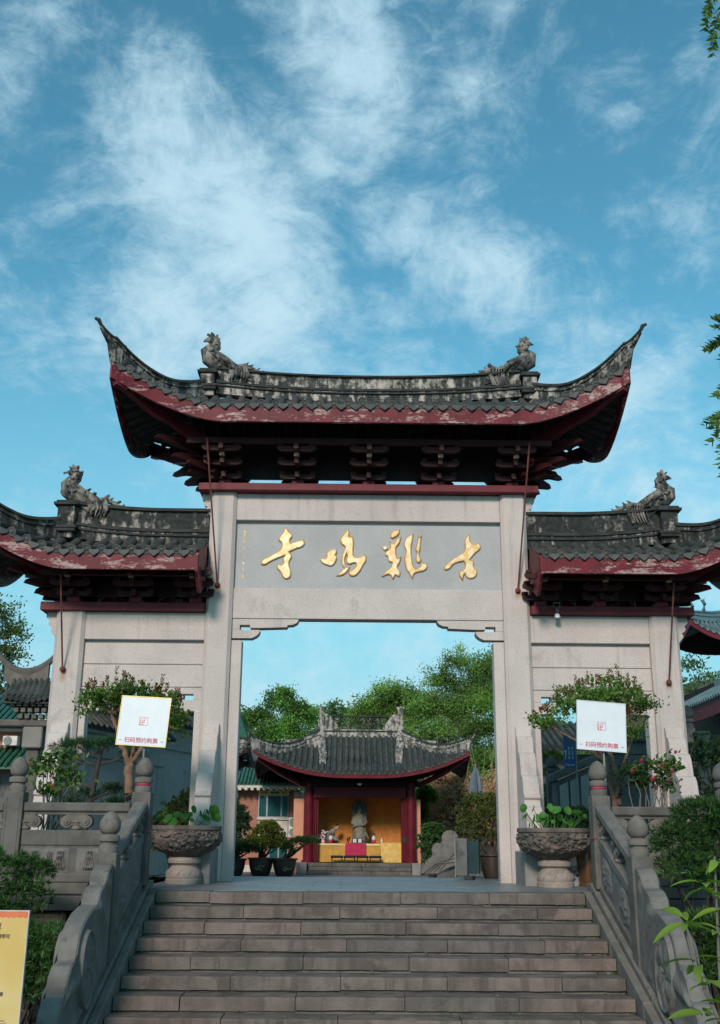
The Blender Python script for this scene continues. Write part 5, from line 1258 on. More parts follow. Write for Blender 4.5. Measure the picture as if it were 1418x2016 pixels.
# broad leaved sapling close to the camera at the lower right
t = thing('broadleaf_sapling', 'bright green broad-leaved sapling at the lower right corner', 'sapling', (1.575, -12.0, GZ))
sm = MB(); stems = [[(0, 0, 0), (-.05, 0, .6), (-.10, .02, 1.2), (-.08, 0, 1.75)], [(-.08, 0, .9), (-.20, .05, 1.25), (-.26, 0, 1.45)], [(-.05, 0, .5), (-.14, -.05, .85), (-.2, 0, 1.02)], [(-.07, 0, 1.0), (.02, .05, 1.4), (.05, 0, 1.65)]]
for s_ in stems: sm.tube(s_, [.012, .010, .008, .005][:len(s_)], 6)
sm.build('stem', 'bark_grey', t, smooth=50, recalc=False)
lm = MB(); nL = 8
def leafpt(u, v):
    w_ = .030*math.sin(math.pi*min(1, u*.96+.02))**.75*(1-.25*u); x = (v-.5)*2*w_
    return (x, u*.17, -.05*u*u+abs(x)*.35)
lm.grid(leafpt, nL, 4)
leafme = lm.mesh('leaf', 'leaf_bright', smooth=60, recalc=False)
rl = random.Random(12)
whorls = [(-.08, 0, 1.72, 5), (-.09, .01, 1.42, 5), (-.25, .0, 1.46, 6), (-.20, .02, 1.28, 4), (-.2, 0, 1.04, 5), (-.15, 0, .90, 4), (.04, 0, 1.62, 5), (.0, .03, 1.3, 4), (-.1, 0, 1.12, 4), (-.14, .02, 1.62, 5), (-.06, 0, 1.54, 5), (-.16, 0, 1.2, 4), (-.05, 0, .98, 5), (-.1, .03, .8, 5)]
for (x, y, z, k) in whorls:
    a0 = rl.uniform(0, 6)
    for i in range(k):
        o = put('leaf', leafme, t, (x+rl.uniform(-.015, .015), y, z+rl.uniform(-.03, .03)))
        o.rotation_euler = (rl.uniform(-.35, .55), rl.uniform(-.5, .5), a0+i*6.283/k+rl.uniform(-.4, .4)); o.scale = (s_ := rl.uniform(.6, .98), s_, s_)
# overhanging branches at the upper right
t = thing('overhanging_tree', 'tree whose drooping leafy branches hang into the upper right', 'tree', (4.6, -8.6, GZ))
mb = MB(); bx = lambda x, z: (x-4.6, -.4, z-GZ)
mb.tube([(0, 0, 0), (.1, 0, 3), (-.1, 0, 6), (0, 0, 9)], [.2, .17, .12, .05], 9)
tw = [((0, 0, 9.4), bx(3.6, 8.9), bx(3.22, 8.35)), ((-.05, 0, 6.4), bx(3.5, 4.95), bx(3.0, 4.85)), ((-.05, 0, 6.2), bx(3.4, 4.7), bx(2.93, 4.35)), ((-.05, 0, 5.6), bx(3.4, 4.35), bx(2.95, 3.9)), ((-.05, 0, 7.8), bx(3.9, 8.0), bx(3.5, 7.6))]
for a in tw: mb.tube(a, [.03, .012, .004], 5)
mb.build('trunk', 'bark_grey', t, smooth=50, recalc=False)
Cs, As = [], []
sprays = [(3.20, 8.55, .42, -1.9, 9), (3.28, 8.35, .40, -1.7, 8), (3.42, 8.3, .5, -1.5, 8), (3.02, 4.86, .30, -2.7, 8), (3.05, 4.86, .34, -2.2, 8), (3.04, 4.80, .32, -1.7, 7), (3.12, 4.92, .3, 3.0, 7), (2.98, 4.42, .24, -2.2, 6), (3.08, 4.35, .36, -1.8, 8), (2.99, 4.08, .34, -2.3, 9), (3.02, 4.02, .38, -1.9, 9), (3.02, 3.85, .32, -2.1, 8), (3.1, 3.9, .42, -1.6, 9), (2.92, 4.15, .22, -2.6, 6), (3.1, 4.2, .4, -2.0, 9), (3.15, 3.7, .25, -1.8, 7), (3.3, 4.4, .5, -1.7, 9), (3.3, 4.0, .5, -1.6, 9)]
for (x, z, L_, an, k) in sprays:
    for j in range(4):
        yy = -.4+random.uniform(-.15, .15); aa = an+random.uniform(-.25, .25); cx, cz = x-4.6+random.uniform(-.03, .03), z-GZ
        for i in range(k*2):
            f = (i//2+.5)/k; sd = 1 if i % 2 else -1
            Cs.append((cx+L_*f*math.cos(aa)*.8+.02*sd, yy+random.uniform(-.02, .02), cz+L_*f*math.sin(aa)+.012)); As.append((math.cos(aa+sd*.8), random.uniform(-.4, .4), math.sin(aa+sd*.8)))
put('foliage', leaf_mesh('foliage', Cs, As, .082*rng.uniform(.7, 1.25, len(Cs)), .40, 'leaf_hang'), t)
# dark cypress hedge and far railing posts at the right edge
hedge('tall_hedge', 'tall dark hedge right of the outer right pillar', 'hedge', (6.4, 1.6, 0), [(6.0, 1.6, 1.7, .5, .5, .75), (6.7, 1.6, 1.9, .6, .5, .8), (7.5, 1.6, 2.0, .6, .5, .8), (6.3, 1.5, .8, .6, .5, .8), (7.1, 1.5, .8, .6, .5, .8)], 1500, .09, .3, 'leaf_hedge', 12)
for i, (x, y, z, lab) in enumerate(((6.05, 2.6, 2.95, 'rounded stone railing post against the dark hall, nearer the gate pillar'), (6.72, 1.0, 2.95, 'rounded stone railing post at the right edge above the dark hedge'))):
    t = thing('railing_post', lab, 'stone post', (x, y, 0), 'railing posts above the dark hedge')
    MB().box(-.10, .10, -.10, .10, 0, z-.30).build('post', 'dark_stone', t, bevel=.012); finial(t, (0, 0, z-.302), 1.0, 'dark_stone', .105)
# ================================================================ COURTYARD BEHIND THE GATE
CZ = -.62
t = thing('kiosk', 'low dark metal notice cabinet with glass sides just behind the right gate pillar', 'cabinet', (1.72, 1.25, 0), rotz=-.35)
MB().box(-.20, .0, -.05, .05, .06, .66).build('cabinet_panel', 'dark_stone', t, bevel=.008)
MB().box(.005, .20, -.03, .05, .10, .62).build('glass_panel', 'glass_dark', t, bevel=.006)
MB().box(-.215, -.2005, -.04, .06, .04, .68).build('side_rail', 'steel', t)
MB().box(-.05, .10, -.10, .10, 0, .0595).build('foot', 'dark_metal', t, bevel=.008)
t = thing('bonsai_pot', 'round brown pot holding a big clipped cypress beside the right door jamb', 'plant pot', (2.22, 1.95, 0))
MB().lathe([(.13, 0), (.16, .03), (.20, .2), (.22, .36), (.26, .375), (.26, .40), (.20, .40), (.19, .34)], n=22).build('body', 'pot_brown', t, smooth=45)
hedge('clipped_cypress', 'big rounded olive cypress bonsai right of the shrine', 'bonsai', (2.2, 1.95, .38), [(1.96, 1.95, 1.14, .34, .32, .30), (2.12, 1.95, .95, .30, .3, .28), (1.82, 1.95, .85, .22, .25, .22), (2.25, 1.95, 1.22, .2, .25, .22), (2.1, 1.95, .68, .26, .25, .14)], 1100, .045, .35, 'leaf_cypress', 12, None, .03)
# ---------------------------------------------------------------- shrine
sh = thing('shrine', 'small red columned shrine with an upturned grey tiled roof seen through the middle bay', 'shrine', (0, 0, 0))
for (z0, z1, yf, js) in ((CZ, -.49, 24.30, (-1.85, -.7, .55, 1.6, 2.08)), (-.485, -.345, 24.55, (-1.85, -1.1, .2, 1.3, 2.08)), (-.34, -.20, 24.80, (-1.85, -.9, .35, 1.5, 2.08))):
    for a, b in zip(js[:-1], js[1:]): MB().box(a+.006, b-.006, yf, 25.2, z0, z1).build('step_stone', 'old_stone', sh, bevel=.012)
for a, b in ((-2.16, -1.86), (2.09, 2.42)): MB().box(a, b, 24.2, 25.3, CZ, -.19).build('end_block', 'granite_dark', sh, bevel=.015)
MB().box(-2.3, 2.6, 25.2, 28.0, CZ, -.205).build('floor', 'old_stone', sh)
for x in (-1.86, 2.12):
    MB().lathe([(.25, -.205), (.25, -.12), (.185, -.10), (.18, 2.75)], (x, 25.2, 0), 22).build('column', 'shrine_red', sh, smooth=40)
MB().box(-1.68, 1.94, 25.10, 25.30, 2.20, 2.62).build('lintel_beam', 'shrine_red', sh, bevel=.02)
MB().box(-2.12, 2.38, 25.32, 25.42, 2.62, 3.45).build('eave_board', 'red_deep', sh); MB().box(-2.2, 2.45, 25.05, 25.31, 2.625, 2.80).build('eave_beam', 'red_deep', sh)
MB().box(-1.68, 1.94, 27.3, 27.4, -.2, 3.0).build('back_wall', 'ochre', sh)
for a, b in ((-2.0, -1.90), (2.16, 2.26)): MB().box(a, b, 25.45, 27.3, -.2, 3.0).build('side_wall', 'ochre', sh)
MB().box(-2.0, 2.26, 25.4, 27.4, 3.0, 3.1).build('ceiling', 'red_deep', sh)
for a, b in ((-2.46, -2.06), (2.32, 2.50)): MB().box(a, b, 25.45, 25.75, CZ, 2.17).build('side_pier', 'peach', sh, bevel=.01)
for q, xs_ in ((-1, (-1.66, -1.585, -1.51)), (1, (1.92, 1.845, 1.77))):
    for i, x in enumerate(xs_):
        d_ = MB().box(x-.03, x+.03, 25.22+.02*i, 25.75+.05*i, -.2, 2.19).build('folding_door', 'shrine_red', sh, bevel=.008)
        MB().box(x-.032, x+.032, 25.215+.02*i, 25.235+.02*i, .55, .75).build('latch', 'dark_metal', d_)
TS = ('tile_shrine', 'tile_pan', 'plaster_pale', 'plaster_pale')
rs_ = Roof(-4.08, 4.08, True, True, 1.62, 4.08, .55, 2.3, .22, 3.05, .84, 4.62, cx=.147, cy=25.9, hipsag=.22, pw=2.15)
ro = build_roof(rs_, sh, 'roof', .226, .075, TS, nseg=1, fascia=.16, fz=-.03, sof_z=-.16, rows=26, tile_names=('tile_row', 'drip_tile'), fasc='shrine_red', drip=.8)
def zr_(x): return 4.60
for a, b, z0, z1, w_, mt in ((-1.42, 1.72, 4.58, 4.80, .10, 'plaster_pale'), (-1.45, 1.75, 4.80, 4.84, .14, 'ridge_cap'), (-1.42, 1.72, 4.84, 4.89, .11, 'plaster_pale')):
    MB().box(a, b, 25.9-w_, 25.9+w_, z0, z1).build('ridge_base', mt, ro)
m = MB()                                             # open lattice in the ridge
def xb_(z): return lerp(.86, 1.18, (z-4.89)/.50)
for i in range(-18, 19):
    for sl in (-1, 1):
        p = []
        x0 = .15+i*.15
        seg = []
        for k in range(21):
            z = 4.89+.5*k/20; x = x0+sl*(z-4.89)*.9
            if abs(x-.15) <= xb_(z): seg.append((x, 25.9, z))
        if len(seg) > 2: m.tube([seg[0], seg[-1]], .011, 4)
stuff(m.build('lattice', 'plaster_dark', ro))
m = MB().box(-1.10, 1.40, 25.82, 25.98, 5.395, 5.45); m.box(-.78, 1.08, 25.84, 25.96, 4.891, 4.915); stuff(m.build('lattice_frame', 'ridge_cap', ro))
for sg_ in (-1, 1):
    X_ = lambda v: .15+sg_*v
    MB().prism([(X_(.86), 4.892), (X_(1.20), 5.394), (X_(1.32), 5.50), (X_(1.62), 5.50), (X_(1.62), 4.892)], 'xz', 25.80, 26.0).build('ridge_end', 'plaster_pale', ro)
    # tall end post with curled finial, then the ridge running down the slope
    pr = [(-.14, 4.5), (.14, 4.5), (.12, 5.1), (.085, 5.5), (.10, 5.66), (.17, 5.74), (.15, 5.80), (.06, 5.78), (.02, 5.85), (-.04, 5.79), (-.13, 5.82), (-.17, 5.75), (-.10, 5.66), (-.10, 5.5), (-.12, 5.1)]
    MB().prism([(X_(1.60)+sg_*u, v) for u, v in pr], 'xz', 25.75, 26.02).build('ridge_post', 'plaster_pale', ro, bevel=.015)
    pp = [(X_(1.62-.02*i), lerp(25.85, 24.45, i/8), rs_.P(1.55, lerp(1, .38, i/8)).z) for i in range(9)]
    MB().sweep(pp, [(-.12, -.03), (.12, -.03), (.12, .18), (.15, .20), (.15, .26), (.10, .30), (-.10, .30), (-.15, .26), (-.15, .20), (-.12, .18)]).build('slope_ridge', 'plaster_pale', ro, smooth=25)
    MB().box(X_(1.48)-.13, X_(1.48)+.13, 24.32, 24.50, rs_.P(1.55, .32).z-.06, rs_.P(1.55, .32).z+.36).build('ridge_stop', 'plaster_pale', ro, bevel=.03)
    pp = [(X_(lerp(1.66, 2.98, i/8)), lerp(25.4, 25.1, i/8), lerp(4.62, 4.28, i/8)-.09*math.sin(math.pi*i/8)) for i in range(9)]
    MB().sweep(pp, [(-.09, -.42), (.09, -.42), (.09, .0), (.14, .02), (.14, .09), (.06, .12), (-.06, .12), (-.14, .09), (-.14, .02), (-.09, .0)]).build('gable_ridge', 'plaster_pale', ro, smooth=25)
    hip_ridge(rs_, ro, sg_, .30, .085, (.30, .36), start_z=.0, lift_e=.22, mats=('plaster_pale', 'ridge_cap'))
    hip_ridge(rs_, ro, sg_, .30, .085, (.36, .62), back=True, mats=('plaster_pale', 'ridge_cap'))
    for bk in (1, ):
        c = Vector((.147+sg_*4.0, 23.5, 3.62)); a = Vector((.147+sg_*2.3, 25.2, 2.7))
        MB().tube([a, a.lerp(c, .5)+Vector((0, 0, -.06)), c], [.10, .10, .07], 6).build('corner_rafter', 'shrine_red', sh)
MB().lathe([(.02, 0), (.10, -.03), (.10, -.05), (.05, -.09), (.01, -.10)], (.1, 24.2, 2.72), 14).build('eave_lamp', 'porcelain', sh, smooth=40)
# things inside the shrine
st = thing('guanyin_statue', 'pale stone robed statue with a dark halo standing on the shrine altar', 'statue', (.12, 26.2, .50))
rob = [(.30, .10), (.31, .20), (.28, .34), (.255, .55), (.265, .75), (.25, .92), (.19, 1.06), (.10, 1.13), (.075, 1.18)]
m = MB(); rings = []
for r, z in rob:
    k = 30; rings.append([(r*(1+.07*math.cos(9*a+z*5)*(1 if z < .8 else .3))*math.cos(a)+.02*math.sin(z*5), r*.72*(1+.07*math.cos(9*a+z*5))*math.sin(a), z) for a in [2*math.pi*i/k for i in range(k)]])
m.rings(rings); m.build('robe', 'statue', st, smooth=60)
m = MB()
for q in (-1, 1): m.tube([(q*.20, 0, 1.0), (q*.27, -.08, .78), (q*.14, -.20, .68), (q*.02, -.22, .70)], [.075, .075, .055, .035], 9)
m.tube([(.02, -.22, .70), (-.20, -.22, .66), (-.24, -.2, .60), (-.22, -.2, .56)], [.03, .035, .03, .015], 7)
m.tube([(.22, -.05, .45), (.30, -.08, .25), (.38, -.06, .16)], [.06, .07, .03], 7); m.build('sleeves', 'statue', st, smooth=60)
m = MB(); R_h = []
for z, r in ((1.14, .06), (1.19, .085), (1.24, .098), (1.30, .10), (1.36, .085), (1.40, .06), (1.46, .05), (1.50, .02)): R_h.append([(r*.86*math.cos(a), r*math.sin(a)-.01, z) for a in [2*math.pi*i/16 for i in range(16)]])
m.rings(R_h); m.tube([(0, -.10, 1.30), (0, -.118, 1.265), (0, -.10, 1.25)], [.008, .015, .01], 6); m.build('head', 'statue', st, smooth=60)
m = MB().prism([(.32*math.cos(a), 1.30+.40*math.sin(a)) for a in [2*math.pi*i/30 for i in range(30)]], 'xz', .14, .19); m.build('halo', 'dark_stone', st, bevel=.01)
MB().lathe([(.30, 0), (.32, .03), (.26, .06), (.30, .10)], n=24).build('lotus_base', 'statue', st, smooth=40)
al = thing('altar_table', 'long altar table draped in yellow cloth with gold brocade edge', 'altar table', (0, 0, 0))
MB().box(-1.48, .92, 25.62, 26.7, .44, .498).build('tabletop', 'bench', al)
def drape(x0, x1, y, z0, z1, amp=.02, fr=9, ph=0):
    return MB().grid(lambda u, v: (lerp(x0, x1, u), y-amp*(1-v)*(1+math.sin(fr*u*6.28*.5+ph+2*v)), lerp(z0, z1, v)), 40, 8)
drape(-1.50, .94, 25.60, -.18, .44, .015, 5).build('cloth', 'yellow_cloth', al, smooth=60, recalc=False)
drape(-1.50, .94, 25.575, .425, .502, .002, 7).build('brocade_edge', 'gold_trim', al, smooth=60, recalc=False)
MB().box(-1.50, .94, 25.57, 26.7, .5, .508).build('cloth_top', 'yellow_cloth', al)
sd = thing('side_table', 'side table under a pale yellow cloth right of the altar', 'table', (0, 0, 0))
drape(.95, 1.76, 25.55, -.19, .53, .02, 4, 1).build('cloth', 'yellow_pale', sd, smooth=60, recalc=False)
MB().box(.95, 1.76, 25.545, 26.5, .525, .54).build('tabletop', 'yellow_pale', sd)
tag(drape(-.43, .37, 25.50, .06, .515, .004, 3).build('altar_cloth', 'magenta', smooth=60, recalc=False), 'crimson cloth hanging over the middle of the altar', 'cloth')
for i, (x, lab) in enumerate(((-.74, 'leftmost of the four black kneeling stools before the altar'), (-.25, 'second from left of the four black kneeling stools before the altar'), (.24, 'third from left of the four black kneeling stools before the altar'), (.73, 'rightmost of the four black kneeling stools before the altar'))):
    b = thing('kneeling_stool', lab, 'stool', (x, 25.15, -.2), 'kneeling stools before the altar')
    MB().box(-.238, .238, -.13, .13, .17, .26).build('seat', 'bench', b, bevel=.02)
    for q in (-1, 1):
        for p in (-1, 1): MB().box(q*.19-.02, q*.19+.02, p*.09-.02, p*.09+.02, 0, .171).build('leg', 'bench', b)
def vase(x, lab, y=25.75):
    v = thing('altar_vase', lab, 'vase', (x, y, .508), 'altar vases')
    MB().lathe([(.05, 0), (.085, .04), (.09, .09), (.06, .13), (.03, .15)], n=14).build('body', 'petal_red', v, smooth=50)
    MB().lathe([(.062, .128), (.085, .17), (.075, .23), (.04, .27), (.05, .32), (.02, .35)], n=14).build('lantern', 'porcelain', v, smooth=50)
    MB().lathe([(.055, .30), (.058, .34), (.02, .39)], n=10).build('cap', 'dark_metal', v, smooth=50)
vase(-1.0, 'red and white altar vase beside the flowers'); vase(.68, 'red and white altar vase right of the statue')
f = thing('flower_bouquet', 'pink and white flower bouquet at the left end of the altar', 'flowers', (-1.30, 25.75, .508))
MB().lathe([(.07, 0), (.09, .05), (.06, .12), (.11, .2)], n=12).build('wrapping', 'petal_pink', f, smooth=50)
for i in range(26):
    a, r, z = random.uniform(0, 6.28), random.uniform(.03, .30), random.uniform(.16, .46)
    MB().lathe([(.01, -.03), (.04, -.01), (.045, .02), (.02, .04)], (r*math.cos(a)*.9-.05, r*math.sin(a)*.5, z), 7).build('blossom', 'petal_white' if i % 5 < 3 else 'petal_pink', f, smooth=50)
for x, lab in ((-.31, 'small dark twig plant on the altar left of the statue'), (.44, 'small dark twig plant on the altar right of the statue')):
    b = thing('twig_plant', lab, 'plant', (x, 25.75, .508), 'twig plants beside the statue')
    m = MB()
    for q in range(6): limb(m, (0, 0, 0), (random.uniform(-.1, .1), random.uniform(-.04, .04), random.uniform(.15, .28)), .012, .02, 5, 3, .12)
    m.build('twigs', 'bark_dark', b)
b = thing('offering_frames', 'two small pale framed pictures under the statue', 'picture frames', (.02, 25.85, .508))
for x in (-.08, .12):
    fr_ = MB().box(x-.09, x+.09, 0, .03, 0, .20).build('frame', 'dark_metal', b)
    MB().box(x-.065, x+.065, -.006, -.001, .03, .17).build('picture', 'porcelain', fr_)
b = thing('water_bottle', 'small white bottle on the right side of the altar', 'bottle', (.99, 25.8, .54))
MB().lathe([(.035, 0), (.04, .02), (.04, .10), (.015, .14), (.015, .18)], n=12).build('body', 'porcelain', b, smooth=50)
# stooping attendant
pe = thing('person', 'person in a grey robe stooping over the left end of the altar', 'person', (-1.14, 26.72, -.2))
def skin_body(name, nodes, edges, mat, parent):
    me = bpy.data.meshes.new(name); me.from_pydata([n[:3] for n in nodes], edges, []); me.materials.append(MAT[mat])
    o = put(name, me, parent); md = o.modifiers.new('skin', 'SKIN'); sv = me.skin_vertices[0].data
    for v, n in zip(sv, nodes): v.radius = (n[3], n[3]*(n[4] if len(n) > 4 else 1)); v.use_root = False
    sv[0].use_root = True
    o.modifiers.new('sub', 'SUBSURF').levels = 2; o.modifiers['sub'].render_levels = 2
    return o
skin_body('body', [(0, 0, .72, .15), (.05, -.03, .92, .15), (.13, -.06, 1.07, .155), (.20, -.09, 1.17, .10), (.26, -.11, 1.22, .055), (.33, -.13, 1.26, .085), (.36, -.14, 1.31, .075),
    (.10, -.22, 1.08, .06), (.24, -.32, .90, .05), (.36, -.38, .80, .038), (.22, .10, 1.06, .06), (.34, .0, .88, .05), (.44, -.2, .80, .038), (-.07, 0, .42, .10), (-.06, .02, .05, .06), (.08, .02, .42, .10), (.08, .04, .05, .06)],
    [(0, 1), (1, 2), (2, 3), (3, 4), (4, 5), (5, 6), (2, 7), (7, 8), (8, 9), (2, 10), (10, 11), (11, 12), (0, 13), (13, 14), (0, 15), (15, 16)], 'robe', pe)
m = MB(); hd = []
for i in range(11):
    a = -math.pi/2+math.pi*i/10; hd.append([(.10*math.cos(a)*math.cos(b)*.86, .105*math.cos(a)*math.sin(b), .125*math.sin(a)) for b in [2*math.pi*k/14 for k in range(14)]])
m.rings(hd); m.tube([(.02, -.10, .01), (.03, -.125, -.015), (.02, -.10, -.03)], [.01, .017, .012], 6)
for q in (-1, 1): m.tube([(q*.085, 0, .02), (q*.10, .01, .0), (q*.085, 0, -.03)], [.012, .02, .01], 6)
h = m.build('head', 'skin', pe, (.36, -.15, 1.31), smooth=60); h.rotation_euler = (.55, .35, .5)
hm = MB(); hh = []
for i in range(6):
    a = .25+(math.pi/2-.25)*i/5; hh.append([(.105*math.cos(a)*math.cos(b)*.88, .112*math.cos(a)*math.sin(b)+.012, .132*math.sin(a)) for b in [2*math.pi*k/14 for k in range(14)]])
hm.rings(hh); hm.build('hair', 'hair', h, smooth=60)
# ---------------------------------------------------------------- bonsai row left of the shrine
def pot(x, y, s, lab):
    p = thing('bonsai_pot', lab, 'plant pot', (x, y, CZ), 'brown bonsai pots left of the shrine')
    MB().lathe([(.26*s, 0), (.32*s, .06*s), (.40*s, .32*s), (.43*s, .56*s), (.48*s, .58*s), (.48*s, .63*s), (.40*s, .63*s), (.38*s, .55*s)], n=26).build('body', 'pot_brown', p, smooth=45)
    rr_ = random.Random(int(x*100)); m = MB()
    for k in range(4):
        a0 = -1.57+rr_.uniform(-.5, .5); z0 = .30*s+rr_.uniform(-.08, .1)
        m.tube([(.435*s*math.cos(a0+.12*j), .435*s*math.sin(a0+.12*j), z0+.04*math.sin(j*2+k)) for j in range(4)], .011, 4)
    stuff(m.build('branch_motif', 'bracket_end', p))
pot(-3.40, 22.0, 1.0, 'brown bonsai pot under the round olive bush'); pot(-2.56, 22.0, .98, 'brown bonsai pot nearest the shrine'); pot(-4.35, 22.0, .95, 'brown bonsai pot half hidden by the left jamb')
hedge('round_bonsai', 'round olive green bonsai above the middle brown pot', 'bonsai', (-3.4, 22, .0), [(-3.2, 22, .72, .62, .5, .42), (-3.5, 21.9, .45, .65, .5, .30), (-2.9, 22, .50, .45, .4, .28), (-3.2, 22, 1.0, .40, .4, .28)], 1300, .09, .45, 'leaf_olive', 11, None, .05)
hedge('dark_cypress', 'dark rounded cypress beside the left door jamb', 'bonsai', (-4.35, 22.4, .0), [(-4.5, 22.5, 1.45, .55, .4, .50), (-4.3, 22.4, 1.15, .52, .4, .45), (-4.5, 22.4, .8, .5, .4, .4), (-4.7, 22.5, 1.75, .4, .4, .35)], 1000, .10, .3, 'leaf_pine', 12, None, .05)
hedge('low_juniper', 'low dark juniper in front of the round olive bonsai', 'bonsai', (-4.3, 21.7, .0), [(-4.2, 21.7, .35, .60, .4, .26), (-3.75, 21.6, .30, .45, .4, .22), (-4.5, 21.6, .15, .4, .4, .2)], 650, .10, .2, 'leaf_pine', 12, None, .04)
hedge('drooping_pine', 'pine bonsai with a drooping green pad in front of the shrine column', 'bonsai', (-2.56, 22, .0), [(-1.85, 21.9, .62, .48, .3, .10), (-2.2, 22, .50, .35, .3, .12), (-2.45, 22, .28, .25, .25, .18), (-1.6, 21.9, .56, .22, .22, .09)], 520, .10, .12, 'leaf_podo', 12, None, .04)
hedge('layered_bush', 'layered green bush between the shrine and the carved cloud stone', 'bush', (2.75, 22.3, CZ), [(2.75, 22.3, 1.05, .42, .35, .20), (2.55, 22.3, .72, .45, .35, .16), (2.85, 22.3, .78, .45, .35, .2), (2.45, 22.3, .42, .38, .3, .14), (2.8, 22.3, .35, .5, .35, .25), (2.8, 22.3, -.1, .4, .3, .3)], 950, .085, .4, 'leaf_podo', 11, None, .05)
# carved cloud stone at the foot of a stair
cl_ = thing('cloud_stone', 'grey carved stair stone with scrolling cloud heads right of the shrine', 'carved stone', (0, 21.0, 0))
outl = [(2.16, -.47), (2.22, -.34), (2.30, -.22), (2.36, -.10), (2.44, -.06), (2.50, .05), (2.58, .08), (2.62, .20), (2.58, .34), (2.64, .48), (2.76, .56), (2.88, .54), (2.96, .60), (2.93, .74), (3.0, .88), (3.13, .97), (3.28, .98), (3.40, .92), (3.50, .80), (3.52, .2), (3.52, -.14), (3.20, -.25), (2.75, -.47)]
MB().prism(outl, 'xz', -.14, .14).build('body', 'dark_stone' if False else 'panel_stone', cl_, bevel=.02)
for cx_, cz_, r_ in ((3.24, .72, .20), (2.76, .38, .14), (2.48, -.08, .10), (2.66, .12, .08), (2.32, -.27, .08)):
    for k, q in ((1.0, .02), (.62, .035), (.28, .05)):
        MB().lathe([(r_*k, -q), (r_*k*.9, -q-.012), (r_*k*.74, -q-.012), (r_*k*.70, -q)], n=20).build('cloud_scroll', 'panel_stone', cl_, (cx_, -.125-q, cz_)).rotation_euler = (math.pi/2, 0, 0)
for i in range(4):
    o_ = .16*i
    MB().tube([(2.30+o_*1.1, -.14, -.42+o_*.1), (2.75+o_*.9, -.15, -.10+o_*.35), (3.45, -.14, .32-.16*(3-i)+.10)], [.04, .055, .05], 7, flat=.5).build('carved_band', 'panel_stone', cl_, smooth=50)
MB().hexa([(2.75, -.2, -.62), (3.7, -.2, -.62), (3.7, .2, -.62), (2.75, .2, -.62), (2.75, -.2, -.49), (3.7, -.2, -.20), (3.7, .2, -.20), (2.75, .2, -.49)]).build('ramp', 'old_stone', cl_)
# closed parasol
u = thing('closed_parasol', 'closed grey parasol standing before the dry bamboo', 'parasol', (4.12, 20.5, CZ))
m = MB(); rings = []
for z, r in ((2.70, .19), (2.76, .21), (3.1, .19), (3.35, .15), (3.55, .09), (3.66, .05), (3.72, .02)): rings.append([(r*(1+.22*math.cos(8*a))*math.cos(a), r*(1+.22*math.cos(8*a))*math.sin(a), z) for a in [2*math.pi*k/32 for k in range(32)]])
m.rings(rings); m.build('canopy', 'umbrella', u, smooth=50)
MB().tube([(0, 0, 0), (0, 0, 3.8)], .025, 8).build('pole', 'steel', u); MB().lathe([(.25, 0), (.25, .06), (.05, .1)], n=18).build('base', 'dark_metal', u)
# ---------------------------------------------------------------- brick house left of the shrine
bm_, bt_ = new_mat('brickwork')
p_ = bt_.n('ShaderNodeNewGeometry').outputs['Position']
sx_ = bt_.n('ShaderNodeSeparateXYZ', {0: p_})
cv_ = bt_.n('ShaderNodeCombineXYZ', {0: sx_.outputs[0], 1: sx_.outputs[2], 2: 0.0}).outputs[0]
bk_ = bt_.n('ShaderNodeTexBrick', {'Vector': cv_, 'Color1': (.40, .165, .105, 1), 'Color2': (.31, .125, .085, 1), 'Mortar': (.36, .27, .22, 1), 'Scale': 4.2, 'Mortar Size': .012, 'Brick Width': .5, 'Row Height': .17})
finish(bt_, bk_.outputs[0], .85, bk_.outputs[1], .4, .01)
MAT['brickwork'] = bm_
ho = thing('brick_house', 'red brick house with a green tiled roof and a teal window left of the shrine', 'house', (0, 0, 0))
MB().box(-9, -2.36, 27.6, 33, CZ, 2.62).build('wall', 'brickwork', ho)
rf = bpy.data.objects.new('roof', None); COL.objects.link(rf); rf.parent = ho
MB().hexa([(-9.3, 26.9, 2.70), (-1.9, 26.9, 2.70), (-1.9, 30.2, 4.3), (-9.3, 30.2, 4.3), (-9.3, 26.9, 2.80), (-1.9, 26.9, 2.80), (-1.9, 30.2, 4.4), (-9.3, 30.2, 4.4)]).build('roof_deck', 'green_tile', rf)
tr_ = None
for i in range(27):
    x = -5.9+i*.15
    o = put('tile_row', MB().tube([(0, 26.82, 2.83), (0, 28.55, 3.66)], .05, 7).mesh('tile_row', 'green_tile', smooth=40) if tr_ is None else tr_, rf, (x, 0, 0)); tr_ = o.data
for j in range(3): MB().box(-9, -2.2, 28.5+.25*j, 28.6+.25*j, 3.62+.12*j, 3.74+.12*j).build('ridge_course', 'green_tile', rf, bevel=.02)
MB().box(-9, -2.0, 26.88, 26.95, 2.64, 2.72).build('gutter', 'cream', rf)
for i in range(16): MB().box(-5.8+i*.25, -5.68+i*.25, 26.86, 27.3, 2.54, 2.645).build('rafter_end', 'cream', rf)
for x in (-4.95, -2.45): MB().box(x-.10, x+.10, 27.35, 27.62, 2.28, 2.50).build('eave_bracket', 'cream', ho)
wi = MB().box(-4.02, -2.78, 27.52, 27.598, 1.50, 2.36).build('window', 'frame_grey', ho)
for a, b in ((-3.98, -3.70), (-3.63, -3.11), (-3.04, -2.81)): MB().box(a, b, 27.49, 27.519, 1.54, 2.33).build('pane', 'pane', wi)
MB().box(-4.05, -2.75, 27.48, 27.597, 1.40, 1.495).build('sill', 'cream', wi)
MB().box(-4.02, -2.78, 27.50, 27.597, 2.37, 2.56).build('painted_lintel', 'gold_trim', wi)
